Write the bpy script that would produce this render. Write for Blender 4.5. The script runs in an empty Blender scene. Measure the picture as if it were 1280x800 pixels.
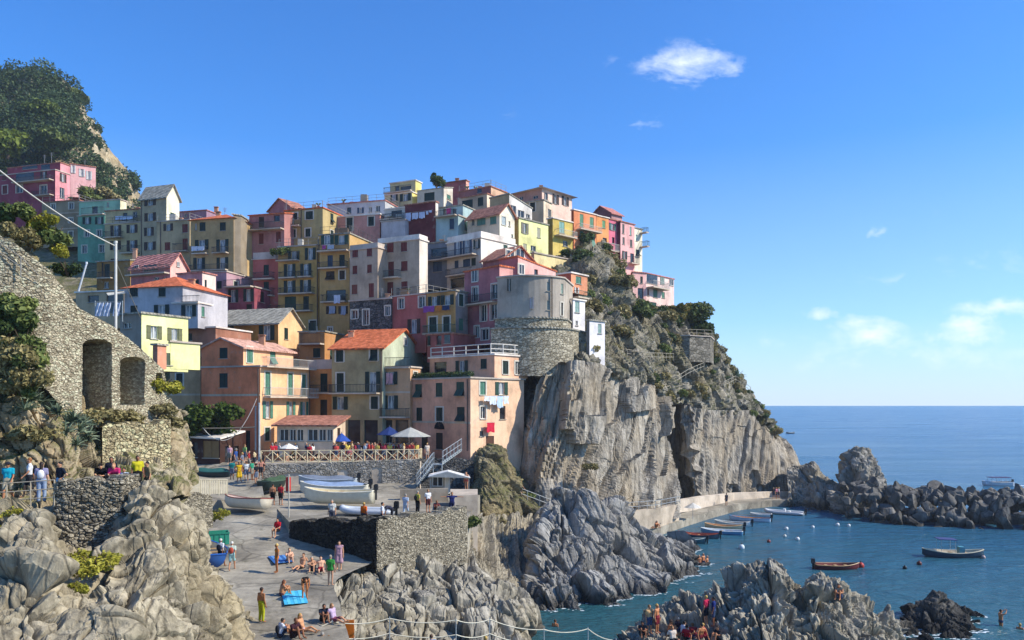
import bpy, bmesh, math, random
import numpy as np
from mathutils import Vector, Matrix

random.seed(7)
RS = np.random.RandomState(11)
SC = bpy.context.scene
COL = SC.collection
F, CX, HY, CZ = 1005.0, 640.0, 507.0, 15.0      # focal length, principal column, horizon row, eye height


def W(px, py, Y):
    "world point seen at photo pixel (px,py) when it stands Y metres away"
    return ((px - CX) / F * Y, Y, CZ + (HY - py) / F * Y)


def srgb(h):
    h = h.lstrip('#')
    c = [int(h[i:i + 2], 16) / 255 for i in (0, 2, 4)]
    return tuple(x / 12.92 if x < .04045 else ((x + .055) / 1.055) ** 2.4 for x in c)


# ------------------------------------------------------------------ objects
def tag(o, label=None, cat=None, group=None, kind=None):
    if label: o['label'] = label
    if cat: o['category'] = cat
    if group: o['group'] = group
    if kind: o['kind'] = kind
    return o


def empty(name, loc, label, cat, group=None, rz=0.0):
    o = bpy.data.objects.new(name, None)
    o.empty_display_size = .3
    COL.objects.link(o)
    o.location = loc
    o.rotation_euler = (0, 0, rz)
    return tag(o, label, cat, group)


def link(name, me, parent=None, loc=None, color=None):
    o = bpy.data.objects.new(name, me)
    COL.objects.link(o)
    if parent is not None: o.parent = parent
    if loc is not None: o.location = loc
    if color is not None: o.color = (*color[:3], 1)
    return o


def copy_tree(o, parent=None):
    c = o.copy()
    COL.objects.link(c)
    if parent is not None: c.parent = parent
    for ch in list(o.children):
        copy_tree(ch, c)
    return c


class MB:
    "collects faces, then links them as ONE mesh object"

    def __init__(self, off=(0, 0, 0)):
        self.v = []; self.f = []; self.m = []; self.off = off

    def add(self, vs, fs, mi=0):
        b = len(self.v)
        ox, oy, oz = self.off
        self.v += [(x - ox, y - oy, z - oz) for x, y, z in vs]
        self.f += [tuple(b + i for i in f) for f in fs]
        self.m += [mi] * len(fs)

    def hexa(self, p, mi=0):
        self.add(p, [(0, 3, 2, 1), (4, 5, 6, 7), (0, 1, 5, 4), (1, 2, 6, 5), (2, 3, 7, 6), (3, 0, 4, 7)], mi)

    def box(self, x0, y0, z0, x1, y1, z1, mi=0):
        self.hexa([(x0, y0, z0), (x1, y0, z0), (x1, y1, z0), (x0, y1, z0), (x0, y0, z1), (x1, y0, z1), (x1, y1, z1), (x0, y1, z1)], mi)

    def prism(self, poly, z0, z1, mi=0):
        n = len(poly)
        vs = [(x, y, z0) for x, y in poly] + [(x, y, z1) for x, y in poly]
        fs = [tuple(range(n - 1, -1, -1)), tuple(range(n, 2 * n))]
        fs += [(i, (i + 1) % n, n + (i + 1) % n, n + i) for i in range(n)]
        self.add(vs, fs, mi)

    def slab(self, q, t, mi=0):
        "thick sheet: polygon q (top, any orientation in 3D), thickness t downward"
        n = len(q)
        vs = [tuple(p) for p in q] + [(p[0], p[1], p[2] - t) for p in q]
        fs = [tuple(range(n)), tuple(range(2 * n - 1, n - 1, -1))]
        fs += [(i, n + i, n + (i + 1) % n, (i + 1) % n) for i in range(n)]
        self.add(vs, fs, mi)

    def tube(self, pts, r, n=6, mi=0, cap=True):
        pts = [Vector(p) for p in pts]
        rs = r if isinstance(r, (list, tuple)) else [r] * len(pts)
        vs = []; fs = []
        for i, p in enumerate(pts):
            t = (pts[min(i + 1, len(pts) - 1)] - pts[max(i - 1, 0)])
            t = t.normalized() if t.length > 1e-9 else Vector((0, 0, 1))
            a = t.cross(Vector((0, 0, 1)))
            if a.length < .05: a = t.cross(Vector((1, 0, 0)))
            a.normalize(); b = t.cross(a)
            for k in range(n):
                an = 2 * math.pi * k / n
                q = p + (a * math.cos(an) + b * math.sin(an)) * rs[i]
                vs.append(tuple(q))
        for i in range(len(pts) - 1):
            for k in range(n):
                k2 = (k + 1) % n
                fs.append((i * n + k, (i + 1) * n + k, (i + 1) * n + k2, i * n + k2))
        if cap:
            fs.append(tuple(range(n)))
            m = (len(pts) - 1) * n
            fs.append(tuple(range(m + n - 1, m - 1, -1)))
        self.add(vs, fs, mi)

    def ball(self, c, r, n=8, mi=0):
        rx, ry, rz = r if isinstance(r, (list, tuple)) else (r, r, r)
        vs = [(c[0], c[1], c[2] + rz)]; fs = []
        m = max(4, n // 2 + 1)
        for i in range(1, m):
            ph = math.pi * i / m
            for k in range(n):
                an = 2 * math.pi * k / n
                vs.append((c[0] + rx * math.sin(ph) * math.cos(an), c[1] + ry * math.sin(ph) * math.sin(an), c[2] + rz * math.cos(ph)))
        vs.append((c[0], c[1], c[2] - rz))
        for k in range(n):
            fs.append((0, 1 + k, 1 + (k + 1) % n))
            fs.append((len(vs) - 1, 1 + (m - 2) * n + (k + 1) % n, 1 + (m - 2) * n + k))
        for i in range(m - 2):
            for k in range(n):
                fs.append((1 + i * n + k, 1 + (i + 1) * n + k, 1 + (i + 1) * n + (k + 1) % n, 1 + i * n + (k + 1) % n))
        self.add(vs, fs, mi)

    def mesh(self, name, mats, smooth=False):
        me = bpy.data.meshes.new(name)
        me.from_pydata(self.v, [], self.f)
        for m in (mats if isinstance(mats, (list, tuple)) else [mats]): me.materials.append(m)
        if len(me.materials) > 1: me.polygons.foreach_set('material_index', self.m)
        if smooth: me.polygons.foreach_set('use_smooth', [True] * len(me.polygons))
        me.update()
        return me

    def build(self, name, mats, parent=None, smooth=False, loc=None, color=None):
        return link(name, self.mesh(name, mats, smooth), parent, loc, color)


def np_mesh(name, V, Q, mat, smooth=True):
    me = bpy.data.meshes.new(name)
    V = np.ascontiguousarray(V, dtype=np.float32); Q = np.ascontiguousarray(Q, dtype=np.int32)
    k = Q.shape[1]
    me.vertices.add(len(V)); me.vertices.foreach_set('co', V.ravel())
    me.loops.add(Q.size); me.loops.foreach_set('vertex_index', Q.ravel())
    me.polygons.add(len(Q))
    me.polygons.foreach_set('loop_start', np.arange(0, Q.size, k, dtype=np.int32))
    me.polygons.foreach_set('loop_total', np.full(len(Q), k, dtype=np.int32))
    me.polygons.foreach_set('use_smooth', np.full(len(Q), smooth, dtype=bool))
    for m in (mat if isinstance(mat, (list, tuple)) else [mat]): me.materials.append(m)
    me.update(calc_edges=True)
    me.validate()
    return me


# ------------------------------------------------------------------ noise
def _h(ix, iy, iz, s=0):
    h = (ix * 374761393 + iy * 668265263 + iz * 1274126177 + s * 974634777) & 0xffffffff
    h = ((h ^ (h >> 13)) * 1274126177) & 0xffffffff
    h = ((h ^ (h >> 16)) * 2246822519) & 0xffffffff
    return ((h ^ (h >> 15)) & 0xffffff) / float(0xffffff)


def vnoise(p, s=0):
    i = np.floor(p).astype(np.int64); f = p - i
    u = f * f * f * (f * (f * 6 - 15) + 10)
    r = 0
    for dx in (0, 1):
        for dy in (0, 1):
            for dz in (0, 1):
                w = (u[:, 0] if dx else 1 - u[:, 0]) * (u[:, 1] if dy else 1 - u[:, 1]) * (u[:, 2] if dz else 1 - u[:, 2])
                r = r + w * _h(i[:, 0] + dx, i[:, 1] + dy, i[:, 2] + dz, s)
    return r * 2 - 1


def fbm(p, o=5, g=.5, s=0):
    a, t, r = 1.0, 0.0, 0
    for k in range(o):
        r = r + a * vnoise(p * 2 ** k + 17.3 * k, s); t += a; a *= g
    return r / t


def ridged(p, o=4, g=.5, s=0):
    a, t, r = 1.0, 0.0, 0
    for k in range(o):
        r = r + a * (1 - np.abs(vnoise(p * 2 ** k + 9.1 * k, s)) * 2); t += a; a *= g
    return r / t


def worley(p, s=0):
    i = np.floor(p).astype(np.int64)
    f1 = np.full(len(p), 9.0); f2 = f1.copy(); cid = np.zeros(len(p)); tl = np.zeros(len(p))
    for dx in (-1, 0, 1):
        for dy in (-1, 0, 1):
            for dz in (-1, 0, 1):
                a, b, c = i[:, 0] + dx, i[:, 1] + dy, i[:, 2] + dz
                q = np.stack([a + _h(a, b, c, s + 1), b + _h(a, b, c, s + 2), c + _h(a, b, c, s + 3)], 1)
                d = np.linalg.norm(q - p, axis=1)
                nw = d < f1
                f2 = np.where(nw, f1, np.minimum(f2, d))
                cid = np.where(nw, _h(a, b, c, s + 4), cid)
                e = p - q
                tl = np.where(nw, e[:, 0] * (_h(a, b, c, s + 5) - .5) + e[:, 1] * (_h(a, b, c, s + 6) - .5) + e[:, 2] * (_h(a, b, c, s + 7) - .5), tl)
                f1 = np.where(nw, d, f1)
    return f1, f2, cid, tl


def sstep(a, b, x):
    t = np.clip((x - a) / (b - a), 0, 1)
    return t * t * (3 - 2 * t)


# ------------------------------------------------------------------ materials
MATS = {}


class NT:
    def __init__(self, name):
        self.m = bpy.data.materials.new(name); self.m.use_nodes = True
        self.t = self.m.node_tree; self.n = self.t.nodes; self.l = self.t.links
        self.b = self.n['Principled BSDF']

    def new(self, ty, **kw):
        n = self.n.new(ty)
        for k, v in kw.items():
            if k.startswith('i_'):
                n.inputs[k[2:].replace('_', ' ')].default_value = v
            else: setattr(n, k, v)
        return n

    def lk(self, a, b): self.l.new(a, b)

    def pos(self, scale=(1, 1, 1), rot=(0, 0, 0), obj=False):
        m = self.new('ShaderNodeMapping')
        m.inputs['Scale'].default_value = scale; m.inputs['Rotation'].default_value = rot
        if obj:
            g = self.new('ShaderNodeTexCoord'); self.lk(g.outputs['Object'], m.inputs['Vector'])
        else:
            g = self.new('ShaderNodeNewGeometry'); self.lk(g.outputs['Position'], m.inputs['Vector'])
        return m.outputs[0]

    def noise(self, vec, scale, detail=4, rough=.55, dist=0):
        n = self.new('ShaderNodeTexNoise')
        n.inputs['Scale'].default_value = scale; n.inputs['Detail'].default_value = detail
        n.inputs['Roughness'].default_value = rough; n.inputs['Distortion'].default_value = dist
        self.lk(vec, n.inputs['Vector'])
        return n.outputs['Fac']

    def ramp(self, fac, stops):
        r = self.new('ShaderNodeValToRGB')
        e = r.color_ramp.elements
        while len(e) < len(stops): e.new(.5)
        for k, (p, c) in enumerate(stops):
            e[k].position = p
            e[k].color = (*c, 1) if isinstance(c, (tuple, list)) else (c, c, c, 1)
        self.lk(fac, r.inputs[0])
        return r.outputs[0]

    def mix(self, fac, a, b, mode='MIX'):
        n = self.new('ShaderNodeMix', data_type='RGBA', blend_type=mode)
        for k, v in ((0, fac), (6, a), (7, b)):
            s = n.inputs[k]
            if hasattr(v, 'is_output'): self.lk(v, s)
            elif isinstance(v, (int, float)): s.default_value = v if k == 0 else (v, v, v, 1)
            else: s.default_value = (*v[:3], 1)
        return n.outputs[2]

    def math(self, op, a, b=0.0):
        n = self.new('ShaderNodeMath', operation=op)
        for s, v in ((n.inputs[0], a), (n.inputs[1], b)):
            if hasattr(v, 'is_output'): self.lk(v, s)
            else: s.default_value = v
        return n.outputs[0]

    def bump(self, h, strength=.5, dist=.1):
        n = self.new('ShaderNodeBump')
        n.inputs['Strength'].default_value = strength; n.inputs['Distance'].default_value = dist
        self.lk(h, n.inputs['Height']); self.lk(n.outputs[0], self.b.inputs['Normal'])

    def done(self, col=None, rough=.8, spec=.3):
        if col is not None:
            if hasattr(col, 'is_output'): self.lk(col, self.b.inputs['Base Color'])
            else: self.b.inputs['Base Color'].default_value = (*col[:3], 1)
        self.b.inputs['Roughness'].default_value = rough
        self.b.inputs['Specular IOR Level'].default_value = spec
        return self.m


def plain(hexc, rough=.6, spec=.3, metal=0):
    k = ('plain', hexc, rough, metal)
    if k not in MATS:
        t = NT('paint')
        v = t.noise(t.pos((1, 1, 1)), 3.0, 4)
        c = srgb(hexc)
        col = t.ramp(v, [(.3, tuple(x * .82 for x in c)), (.7, tuple(min(1, x * 1.1) for x in c))])
        t.b.inputs['Metallic'].default_value = metal
        MATS[k] = t.done(col, rough, spec)
    return MATS[k]


def tinted(key, rough=.8, var=.15, scale=4.0, spec=.25, sheen=0):
    "colour comes from the object, so that copies can share a mesh"
    k = ('tint', key)
    if k not in MATS:
        t = NT(key)
        oi = t.new('ShaderNodeObjectInfo')
        v = t.noise(t.pos((1, 1, 1), obj=True), scale, 4)
        f = t.ramp(v, [(.3, 1 - var), (.7, 1 + var * .4)])
        MATS[k] = t.done(t.mix(1.0, oi.outputs['Color'], f, 'MULTIPLY'), rough, spec)
    return MATS[k]


def stucco(hexc):
    k = ('stucco', hexc)
    if k not in MATS:
        t = NT('stucco')
        c = srgb(hexc)
        lum = .3 * c[0] + .59 * c[1] + .11 * c[2]
        c = tuple(min(.85, x) for x in ((c[0] * .88 + lum * .12) * 1.22, (c[1] * .88 + lum * .12) * 1.13, (c[2] * .88 + lum * .12) * 1.08))
        p = t.pos((1, 1, 1))
        big = t.noise(p, .35, 5, .6)
        fine = t.noise(p, 4.0, 5, .6)
        streak = t.noise(t.pos((1.1, 1.1, .22)), 1.0, 5, .65, .6)
        a = t.ramp(big, [(.30, tuple(x * .62 for x in c)), (.50, c), (.68, tuple(min(.9, x * 1.14 + .02) for x in c))])
        s = t.ramp(streak, [(.30, .66), (.58, 1.0)])
        a = t.mix(.55, a, s, 'MULTIPLY')
        peel = t.ramp(t.noise(p, .9, 6, .68), [(.60, 0.0), (.66, 1.0)])
        g = tuple(.5 * x + .5 * y for x, y in zip(c, (.36, .33, .28)))
        a = t.mix(t.math('MULTIPLY', peel, .55), a, g)
        a = t.mix(.6, a, t.ramp(fine, [(.25, .84), (.7, 1.06)]), 'MULTIPLY')
        t.bump(fine, .35, .03)
        MATS[k] = t.done(a, .9, .15)
    return MATS[k]


def stonework(key, c1, c2, mortar, scale=2.2, squash=1.5, dist=.12):
    k = ('stone', key)
    if k not in MATS:
        t = NT(key)
        p = t.pos((1, 1, squash))
        w = t.new('ShaderNodeTexNoise'); w.inputs['Scale'].default_value = 1.7; w.inputs['Detail'].default_value = 3
        t.lk(p, w.inputs['Vector'])
        pw = t.mix(.10, p, w.outputs['Color'], 'ADD')
        v1 = t.new('ShaderNodeTexVoronoi', feature='F1'); v1.inputs['Scale'].default_value = scale
        v2 = t.new('ShaderNodeTexVoronoi', feature='DISTANCE_TO_EDGE'); v2.inputs['Scale'].default_value = scale
        t.lk(pw, v1.inputs['Vector']); t.lk(pw, v2.inputs['Vector'])
        sep = t.new('ShaderNodeSeparateColor'); t.lk(v1.outputs['Color'], sep.inputs[0])
        a = t.ramp(sep.outputs[0], [(0, srgb(c1)), (.6, srgb(c2)), (1, tuple(min(.7, x * 1.3) for x in srgb(c2)))])
        n = t.noise(p, 5, 6, .65)
        a = t.mix(.7, a, t.ramp(n, [(.3, .6), (.7, 1.12)]), 'MULTIPLY')
        a = t.mix(.6, a, t.ramp(t.noise(p, .3, 4), [(.35, .7), (.65, 1.1)]), 'MULTIPLY')
        e = t.ramp(v2.outputs['Distance'], [(.0, 0.0), (.09, 1.0)])
        a = t.mix(t.math('ADD', t.math('MULTIPLY', e, .7), .3), srgb(mortar), a)
        h = t.math('ADD', e, t.math('MULTIPLY', n, .5))
        t.bump(h, .9, dist)
        MATS[k] = t.done(a, .9, .15)
    return MATS[k]


def rockmat(key, dark, mid, light, warm, strata=(0, 0, 0), sscale=(3, 3, .35), bump=.25, veg=None):
    k = ('rock', key)
    if k not in MATS:
        t = NT(key)
        p = t.pos((1, 1, 1))
        ps = t.pos(sscale, strata)
        st = t.noise(ps, 1.0, 6, .62, .5)
        big = t.noise(p, .16, 4, .55)
        med = t.noise(p, .9, 8, .68, .3)
        fine = t.noise(p, 5.0, 8, .72)
        a = t.ramp(st, [(.28, srgb(dark)), (.46, srgb(mid)), (.68, srgb(light))])
        a = t.mix(t.ramp(big, [(.42, 0.0), (.62, .65)]), a, srgb(warm))
        a = t.mix(.8, a, t.ramp(med, [(.3, .55), (.5, .95), (.72, 1.2)]), 'MULTIPLY')
        a = t.mix(.7, a, t.ramp(fine, [(.3, .62), (.65, 1.1)]), 'MULTIPLY')
        cr = t.new('ShaderNodeTexVoronoi', feature='DISTANCE_TO_EDGE'); cr.inputs['Scale'].default_value = .55
        t.lk(ps, cr.inputs['Vector'])
        c = t.ramp(cr.outputs['Distance'], [(0.0, .0), (.035, 1.0)])
        a = t.mix(.45, a, c, 'MULTIPLY')
        if veg:
            g = t.new('ShaderNodeNewGeometry'); sx = t.new('ShaderNodeSeparateXYZ'); t.lk(g.outputs['Normal'], sx.inputs[0])
            f = t.math('MULTIPLY', t.ramp(sx.outputs[2], [(.15, 0.0), (.55, 1.0)]), t.ramp(t.noise(p, .5, 6, .7), [(.42, 0.0), (.56, 1.0)]))
            a = t.mix(f, a, srgb(veg))
        g2 = t.new('ShaderNodeNewGeometry'); s2 = t.new('ShaderNodeSeparateXYZ'); t.lk(g2.outputs['Position'], s2.inputs[0])
        wet = t.math('ADD', s2.outputs[2], t.math('MULTIPLY', med, -1.3))
        wf = t.ramp(t.math('ADD', t.math('MULTIPLY', wet, .25), .5), [(.44, .30), (.62, 1.0)])
        a = t.mix(1.0, a, wf, 'MULTIPLY')
        h = t.math('ADD', t.math('MULTIPLY', st, .8), t.math('ADD', t.math('MULTIPLY', med, .8), t.math('ADD', t.math('MULTIPLY', fine, .35), t.math('MULTIPLY', c, .25))))
        t.bump(h, .85, bump)
        MATS[k] = t.done(a, .88, .2)
    return MATS[k]


def leafmat(key, dark, mid, light, var=.5):
    k = ('leaf', key)
    if k not in MATS:
        t = NT(key)
        oi = t.new('ShaderNodeObjectInfo')
        g = t.new('ShaderNodeNewGeometry')
        n = t.noise(t.pos((1, 1, 1)), .9, 3)
        f = t.math('ADD', t.math('MULTIPLY', g.outputs['Random Per Island'], .45), t.math('ADD', t.math('MULTIPLY', n, .55), t.math('MULTIPLY', oi.outputs['Random'], .25)))
        a = t.ramp(f, [(.25, srgb(dark)), (.55, srgb(mid)), (.95, srgb(light))])
        t.lk(a, t.b.inputs['Base Color'])
        t.b.inputs['Roughness'].default_value = .65; t.b.inputs['Specular IOR Level'].default_value = .2
        tr = t.new('ShaderNodeBsdfTranslucent'); t.lk(a, tr.inputs[0])
        mx = t.new('ShaderNodeMixShader'); mx.inputs[0].default_value = .22
        out = t.n['Material Output']
        t.lk(t.b.outputs[0], mx.inputs[1]); t.lk(tr.outputs[0], mx.inputs[2]); t.lk(mx.outputs[0], out.inputs[0])
        MATS[k] = t.m
    return MATS[k]


def glass():
    if 'glass' not in MATS:
        t = NT('window_glass')
        MATS['glass'] = t.done(t.ramp(t.noise(t.pos((1, 1, 1)), .8, 2), [(.35, (.012, .014, .018)), (.65, (.05, .055, .06))]), .12, .5)
    return MATS['glass']


# ------------------------------------------------------------------ sheets of rock and ground
def resample(P, n, smooth=True):
    P = np.asarray(P, float)
    d = np.r_[0, np.cumsum(np.linalg.norm(np.diff(P, axis=0), axis=1))]
    t = d / d[-1]
    x = np.linspace(0, 1, n)
    if not smooth or len(P) < 3:
        return np.stack([np.interp(x, t, P[:, k]) for k in range(3)], 1)
    m = np.zeros_like(P)                       # monotone-ish cubic Hermite
    dt = np.diff(t)[:, None]; s = np.diff(P, axis=0) / dt
    m[0], m[-1] = s[0], s[-1]
    m[1:-1] = np.where(s[:-1] * s[1:] > 0, 2 * s[:-1] * s[1:] / (s[:-1] + s[1:] + 1e-12 * np.sign(s[:-1] + s[1:] + 1e-30)), 0)
    i = np.clip(np.searchsorted(t, x, side='right') - 1, 0, len(t) - 2)
    h = (t[i + 1] - t[i])[:, None]; u = ((x - t[i])[:, None]) / h
    return ((2 * u ** 3 - 3 * u ** 2 + 1) * P[i] + (u ** 3 - 2 * u ** 2 + u) * h * m[i] + (-2 * u ** 3 + 3 * u ** 2) * P[i + 1] + (u ** 3 - u ** 2) * h * m[i + 1])


def grid_from(cols, nu, nv):
    "columns of world points -> (nu,nv,3) grid"
    C = np.stack([resample(c, nv) for c in cols])           # (k,nv,3)
    mid = C[:, nv // 2]
    d = np.r_[0, np.cumsum(np.linalg.norm(np.diff(mid, axis=0), axis=1))]
    G = np.zeros((nu, nv, 3))
    t = d / d[-1]; x = np.linspace(0, 1, nu)
    for j in range(nv):
        P = C[:, j]
        m = np.zeros_like(P); dt = np.diff(t)[:, None]; s = np.diff(P, axis=0) / dt
        m[0], m[-1] = s[0], s[-1]
        m[1:-1] = np.where(s[:-1] * s[1:] > 0, .5 * (s[:-1] + s[1:]), 0)
        m[1:-1] = np.clip(m[1:-1], -2.5 * np.minimum(abs(s[:-1]), abs(s[1:])), 2.5 * np.minimum(abs(s[:-1]), abs(s[1:])))
        i = np.clip(np.searchsorted(t, x, side='right') - 1, 0, len(t) - 2)
        h = (t[i + 1] - t[i])[:, None]; u = ((x - t[i])[:, None]) / h
        G[:, j] = ((2 * u ** 3 - 3 * u ** 2 + 1) * P[i] + (u ** 3 - 2 * u ** 2 + u) * h * m[i] + (-2 * u ** 3 + 3 * u ** 2) * P[i + 1] + (u ** 3 - u ** 2) * h * m[i + 1])
    return G


def normals(G):
    du = np.gradient(G, axis=0); dv = np.gradient(G, axis=1)
    n = np.cross(du, dv)
    return n / (np.linalg.norm(n, axis=2, keepdims=True) + 1e-9)


def sheet(name, cols, nu, nv, disp, mat, world=False, smooth=False, flip=False, label=None, cat=None, kind='structure', group=None):
    C = [[W(*p) for p in c] for c in cols] if not world else cols
    G = grid_from(C, nu, nv)
    N = normals(G) * (-1 if flip else 1)
    # face the viewer / up
    toc = np.array([0, 0, CZ + 30]) - G
    if (N * toc).sum() < 0: N = -N
    P = G.reshape(-1, 3)
    if disp is not None:
        D = disp(P)
        P = P + N.reshape(-1, 3) * (D[:, None] if D.ndim == 1 else D)
    idx = np.arange(nu * nv).reshape(nu, nv)
    Q = np.stack([idx[:-1, :-1], idx[1:, :-1], idx[1:, 1:], idx[:-1, 1:]], -1).reshape(-1, 4)
    me = np_mesh(name, P, Q, mat, smooth)
    o = link(name, me)
    if kind: o['kind'] = kind
    if label: tag(o, label, cat, group)
    o_grids[name] = P.reshape(nu, nv, 3)
    return o


o_grids = {}


def rot2(P, ax, ang):
    M = np.array(Matrix.Rotation(ang, 3, ax))
    return P @ M.T


def bands(s, w, seed):
    "piecewise-constant offset per irregular band, with soft cracks at the joints"
    q = s / w
    i = np.floor(q).astype(np.int64); f = q - i
    z = np.zeros_like(i)
    j = .25 + .5 * _h(i, z, z, seed)             # split point inside each unit
    k = i * 2 + (f > j)
    off = _h(k, z, z, seed + 5) * 2 - 1
    e = np.minimum(np.abs(f - j), np.minimum(f, 1 - f)) * w
    return off, e


def slabs(P, seed=1, big=.9, tilt=.22, w=3.0, jag=1.0, joints=1.0, warp=1.0):
    "steep bedded slabs, leaning, with cracks and a few cross joints"
    wv = np.stack([fbm(P * .10, 3, s=seed), fbm(P * .10 + 40, 3, s=seed), fbm(P * .10 + 80, 3, s=seed)], 1)
    s = P[:, 0] * .86 + P[:, 1] * .25 - P[:, 2] * tilt + warp * (wv[:, 0] * 2.0 + .3 * fbm(P * np.array([.5, .5, .2]), 3, s=seed + 2))
    v = P[:, 2] + wv[:, 1] * 3
    ks = np.linspace(-.5, .5, 13)
    o1 = sum(bands(s + q, w, seed)[0] for q in ks) / 13; o2 = sum(bands(s + .5 * wv[:, 2] + q, w * .34, seed + 11)[0] for q in ks) / 13
    _, e1 = bands(s, w, seed); _, e2 = bands(s + .5 * wv[:, 2], w * .34, seed + 11); o3, e3 = bands(s, w * .09, seed + 23)
    g = sstep(-.15, .3, fbm(P * .13 + 7, 3, s=seed + 4))            # some faces finely bedded, others smooth
    j1, g1 = bands(v + o1 * 7, 8.5, seed + 31); j2, g2 = bands(v + o2 * 4, 2.6, seed + 37)
    d = big * (o1 * .75 + (.10 + .40 * g) * o2 + .05 * g * o3 + joints * .5 * j1 * (.3 + np.abs(o1)) + joints * .05 * g * j2)
    d -= big * 1.0 * np.exp(-(e1 / .22) ** 2) * sstep(-.3, .2, fbm(P * .22, 2, s=seed + 8)) + big * (.08 + .26 * g) * np.exp(-(e2 / .14) ** 2)
    d += jag * (.26 * fbm(P * .45, 3, .5, seed) + .09 * ridged(P * np.array([1.1, 1.1, .5]), 3, .5, seed) + .018 * vnoise(P * 5, seed + 3))
    return d


def blocks(P, seed=1, amp=.8, sc=(.5, .5, .16), ang=.35, axis='Y', crack=.8, fine=1.0):
    "jointed rock: leaning angular blocks parted by long cracks, ribbed by thin beds"
    Q = rot2(P, axis, ang) + .45 * np.stack([fbm(P * .35, 4, s=seed), fbm(P * .35 + 30, 4, s=seed), fbm(P * .35 + 60, 4, s=seed)], 1)
    sc = np.array(sc)
    f1, f2, c, t1 = worley(Q * sc, seed)
    g1, g2, c2, t2 = worley(Q * sc * np.array([2.3, 2.3, 2.9]) + 5, seed + 7)
    h1, h2, c3, t3 = worley(Q * sc * np.array([6.5, 6.5, 8.0]) + 9, seed + 17)
    d = amp * ((c - .5) * 1.3 + t1 * 3.2) - amp * crack * np.exp(-((f2 - f1) / .05) ** 2)
    d += amp * .36 * ((c2 - .5) * .9 + t2 * 2.6) - amp * crack * .30 * np.exp(-((g2 - g1) / .06) ** 2)
    d += amp * .07 * ((c3 - .5) + t3 * 2.6)
    o3, e3 = bands(Q[:, 0] + .35 * Q[:, 1], .36, seed + 3); o4, e4 = bands(Q[:, 0] + .3 * Q[:, 1] + .2, 1.3, seed + 13)
    d += fine * (.035 * o3 + .20 * amp * o4 - .16 * amp * np.exp(-(e4 / .05) ** 2) + .22 * amp * fbm(P * .8, 3, .5, seed) + .05 * amp * ridged(P * 1.5, 3, .5, seed) + .010 * vnoise(P * 6, seed))
    return d


# ------------------------------------------------------------------ foliage
def leaf_cloud(blobs, per, size, seed, flat=.5):
    """blobs: (cx,cy,cz,rx,ry,rz); returns vertices and quads of many small leaf sprays filling uneven ellipsoids"""
    r = np.random.RandomState(seed)
    B = np.array(blobs, float)
    k = np.repeat(np.arange(len(B)), per)
    n = len(k)
    d = r.normal(size=(n, 3)); d /= np.linalg.norm(d, axis=1, keepdims=True)
    rad = r.uniform(.35, 1.0, n) ** .45
    lump = 1 + .28 * vnoise(d * 2.6 + k[:, None] * 3.7, seed)
    c = B[k, :3] + d * B[k, 3:] * (rad * lump)[:, None]
    nr = d * .8 + r.normal(size=(n, 3)) * .75 + np.array([0, 0, .35]); nr /= np.linalg.norm(nr, axis=1, keepdims=True)
    a = np.cross(nr, r.normal(size=(n, 3))); a /= np.linalg.norm(a, axis=1, keepdims=True)
    b = np.cross(nr, a)
    sz = size * r.uniform(.5, 1.25, n)[:, None]
    V = np.stack([c - a * sz, c - b * sz * flat, c + a * sz, c + b * sz * flat], 1).reshape(-1, 3)
    Q = np.arange(4 * n).reshape(n, 4)
    return V, Q
# ------------------------------------------------------------------ camera, sun, sky
cam_d = bpy.data.cameras.new('camera'); cam = bpy.data.objects.new('camera', cam_d); COL.objects.link(cam)
cam.location = (0, 0, CZ); cam.rotation_euler = (math.radians(90), 0, 0)
cam_d.sensor_width = 36; cam_d.lens = 36 * F / 1280; cam_d.shift_y = (HY - 400) / 1280
cam_d.clip_end = 100000; cam_d.clip_start = .1
SC.camera = cam

SUN_AZ = Vector((1, -.14, 0)).normalized(); SUN_EL = math.radians(39)
sd = Vector((SUN_AZ.x * math.cos(SUN_EL), SUN_AZ.y * math.cos(SUN_EL), math.sin(SUN_EL)))
sl = bpy.data.lights.new('sun', 'SUN'); so = bpy.data.objects.new('sun', sl); COL.objects.link(so)
sl.energy = 4.4; sl.angle = math.radians(.53); sl.color = (1, .94, .83)
so.rotation_euler = sd.to_track_quat('Z', 'Y').to_euler(); so.location = (60, -20, 80)

wd = bpy.data.worlds.new('World'); SC.world = wd; wd.use_nodes = True
wt = wd.node_tree
bg = wt.nodes['Background']


def wnode(ty, **kw):
    n = wt.nodes.new(ty)
    for k, v in kw.items(): setattr(n, k, v)
    return n


def wmath(op, a, b=0.0, clamp=False):
    n = wnode('ShaderNodeMath', operation=op, use_clamp=clamp)
    for s, v in ((n.inputs[0], a), (n.inputs[1], b)):
        if hasattr(v, 'is_output'): wt.links.new(v, s)
        else: s.default_value = v
    return n.outputs[0]


sky = wnode('ShaderNodeTexSky', sky_type='NISHITA'); sky.sun_disc = False
sky.sun_elevation = SUN_EL; sky.sun_rotation = math.atan2(SUN_AZ.x, SUN_AZ.y)
sky.altitude = 20; sky.air_density = 1.0; sky.dust_density = .35; sky.ozone_density = 2.4
hs = wnode('ShaderNodeHueSaturation'); hs.inputs['Saturation'].default_value = 1.25; hs.inputs['Value'].default_value = 1.0
wt.links.new(sky.outputs[0], hs.inputs['Color'])
tint = wnode('ShaderNodeMix', data_type='RGBA', blend_type='MULTIPLY'); tint.inputs[0].default_value = 1; tint.inputs[7].default_value = (.52, .98, 1.42, 1)
wt.links.new(hs.outputs[0], tint.inputs[6])
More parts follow.
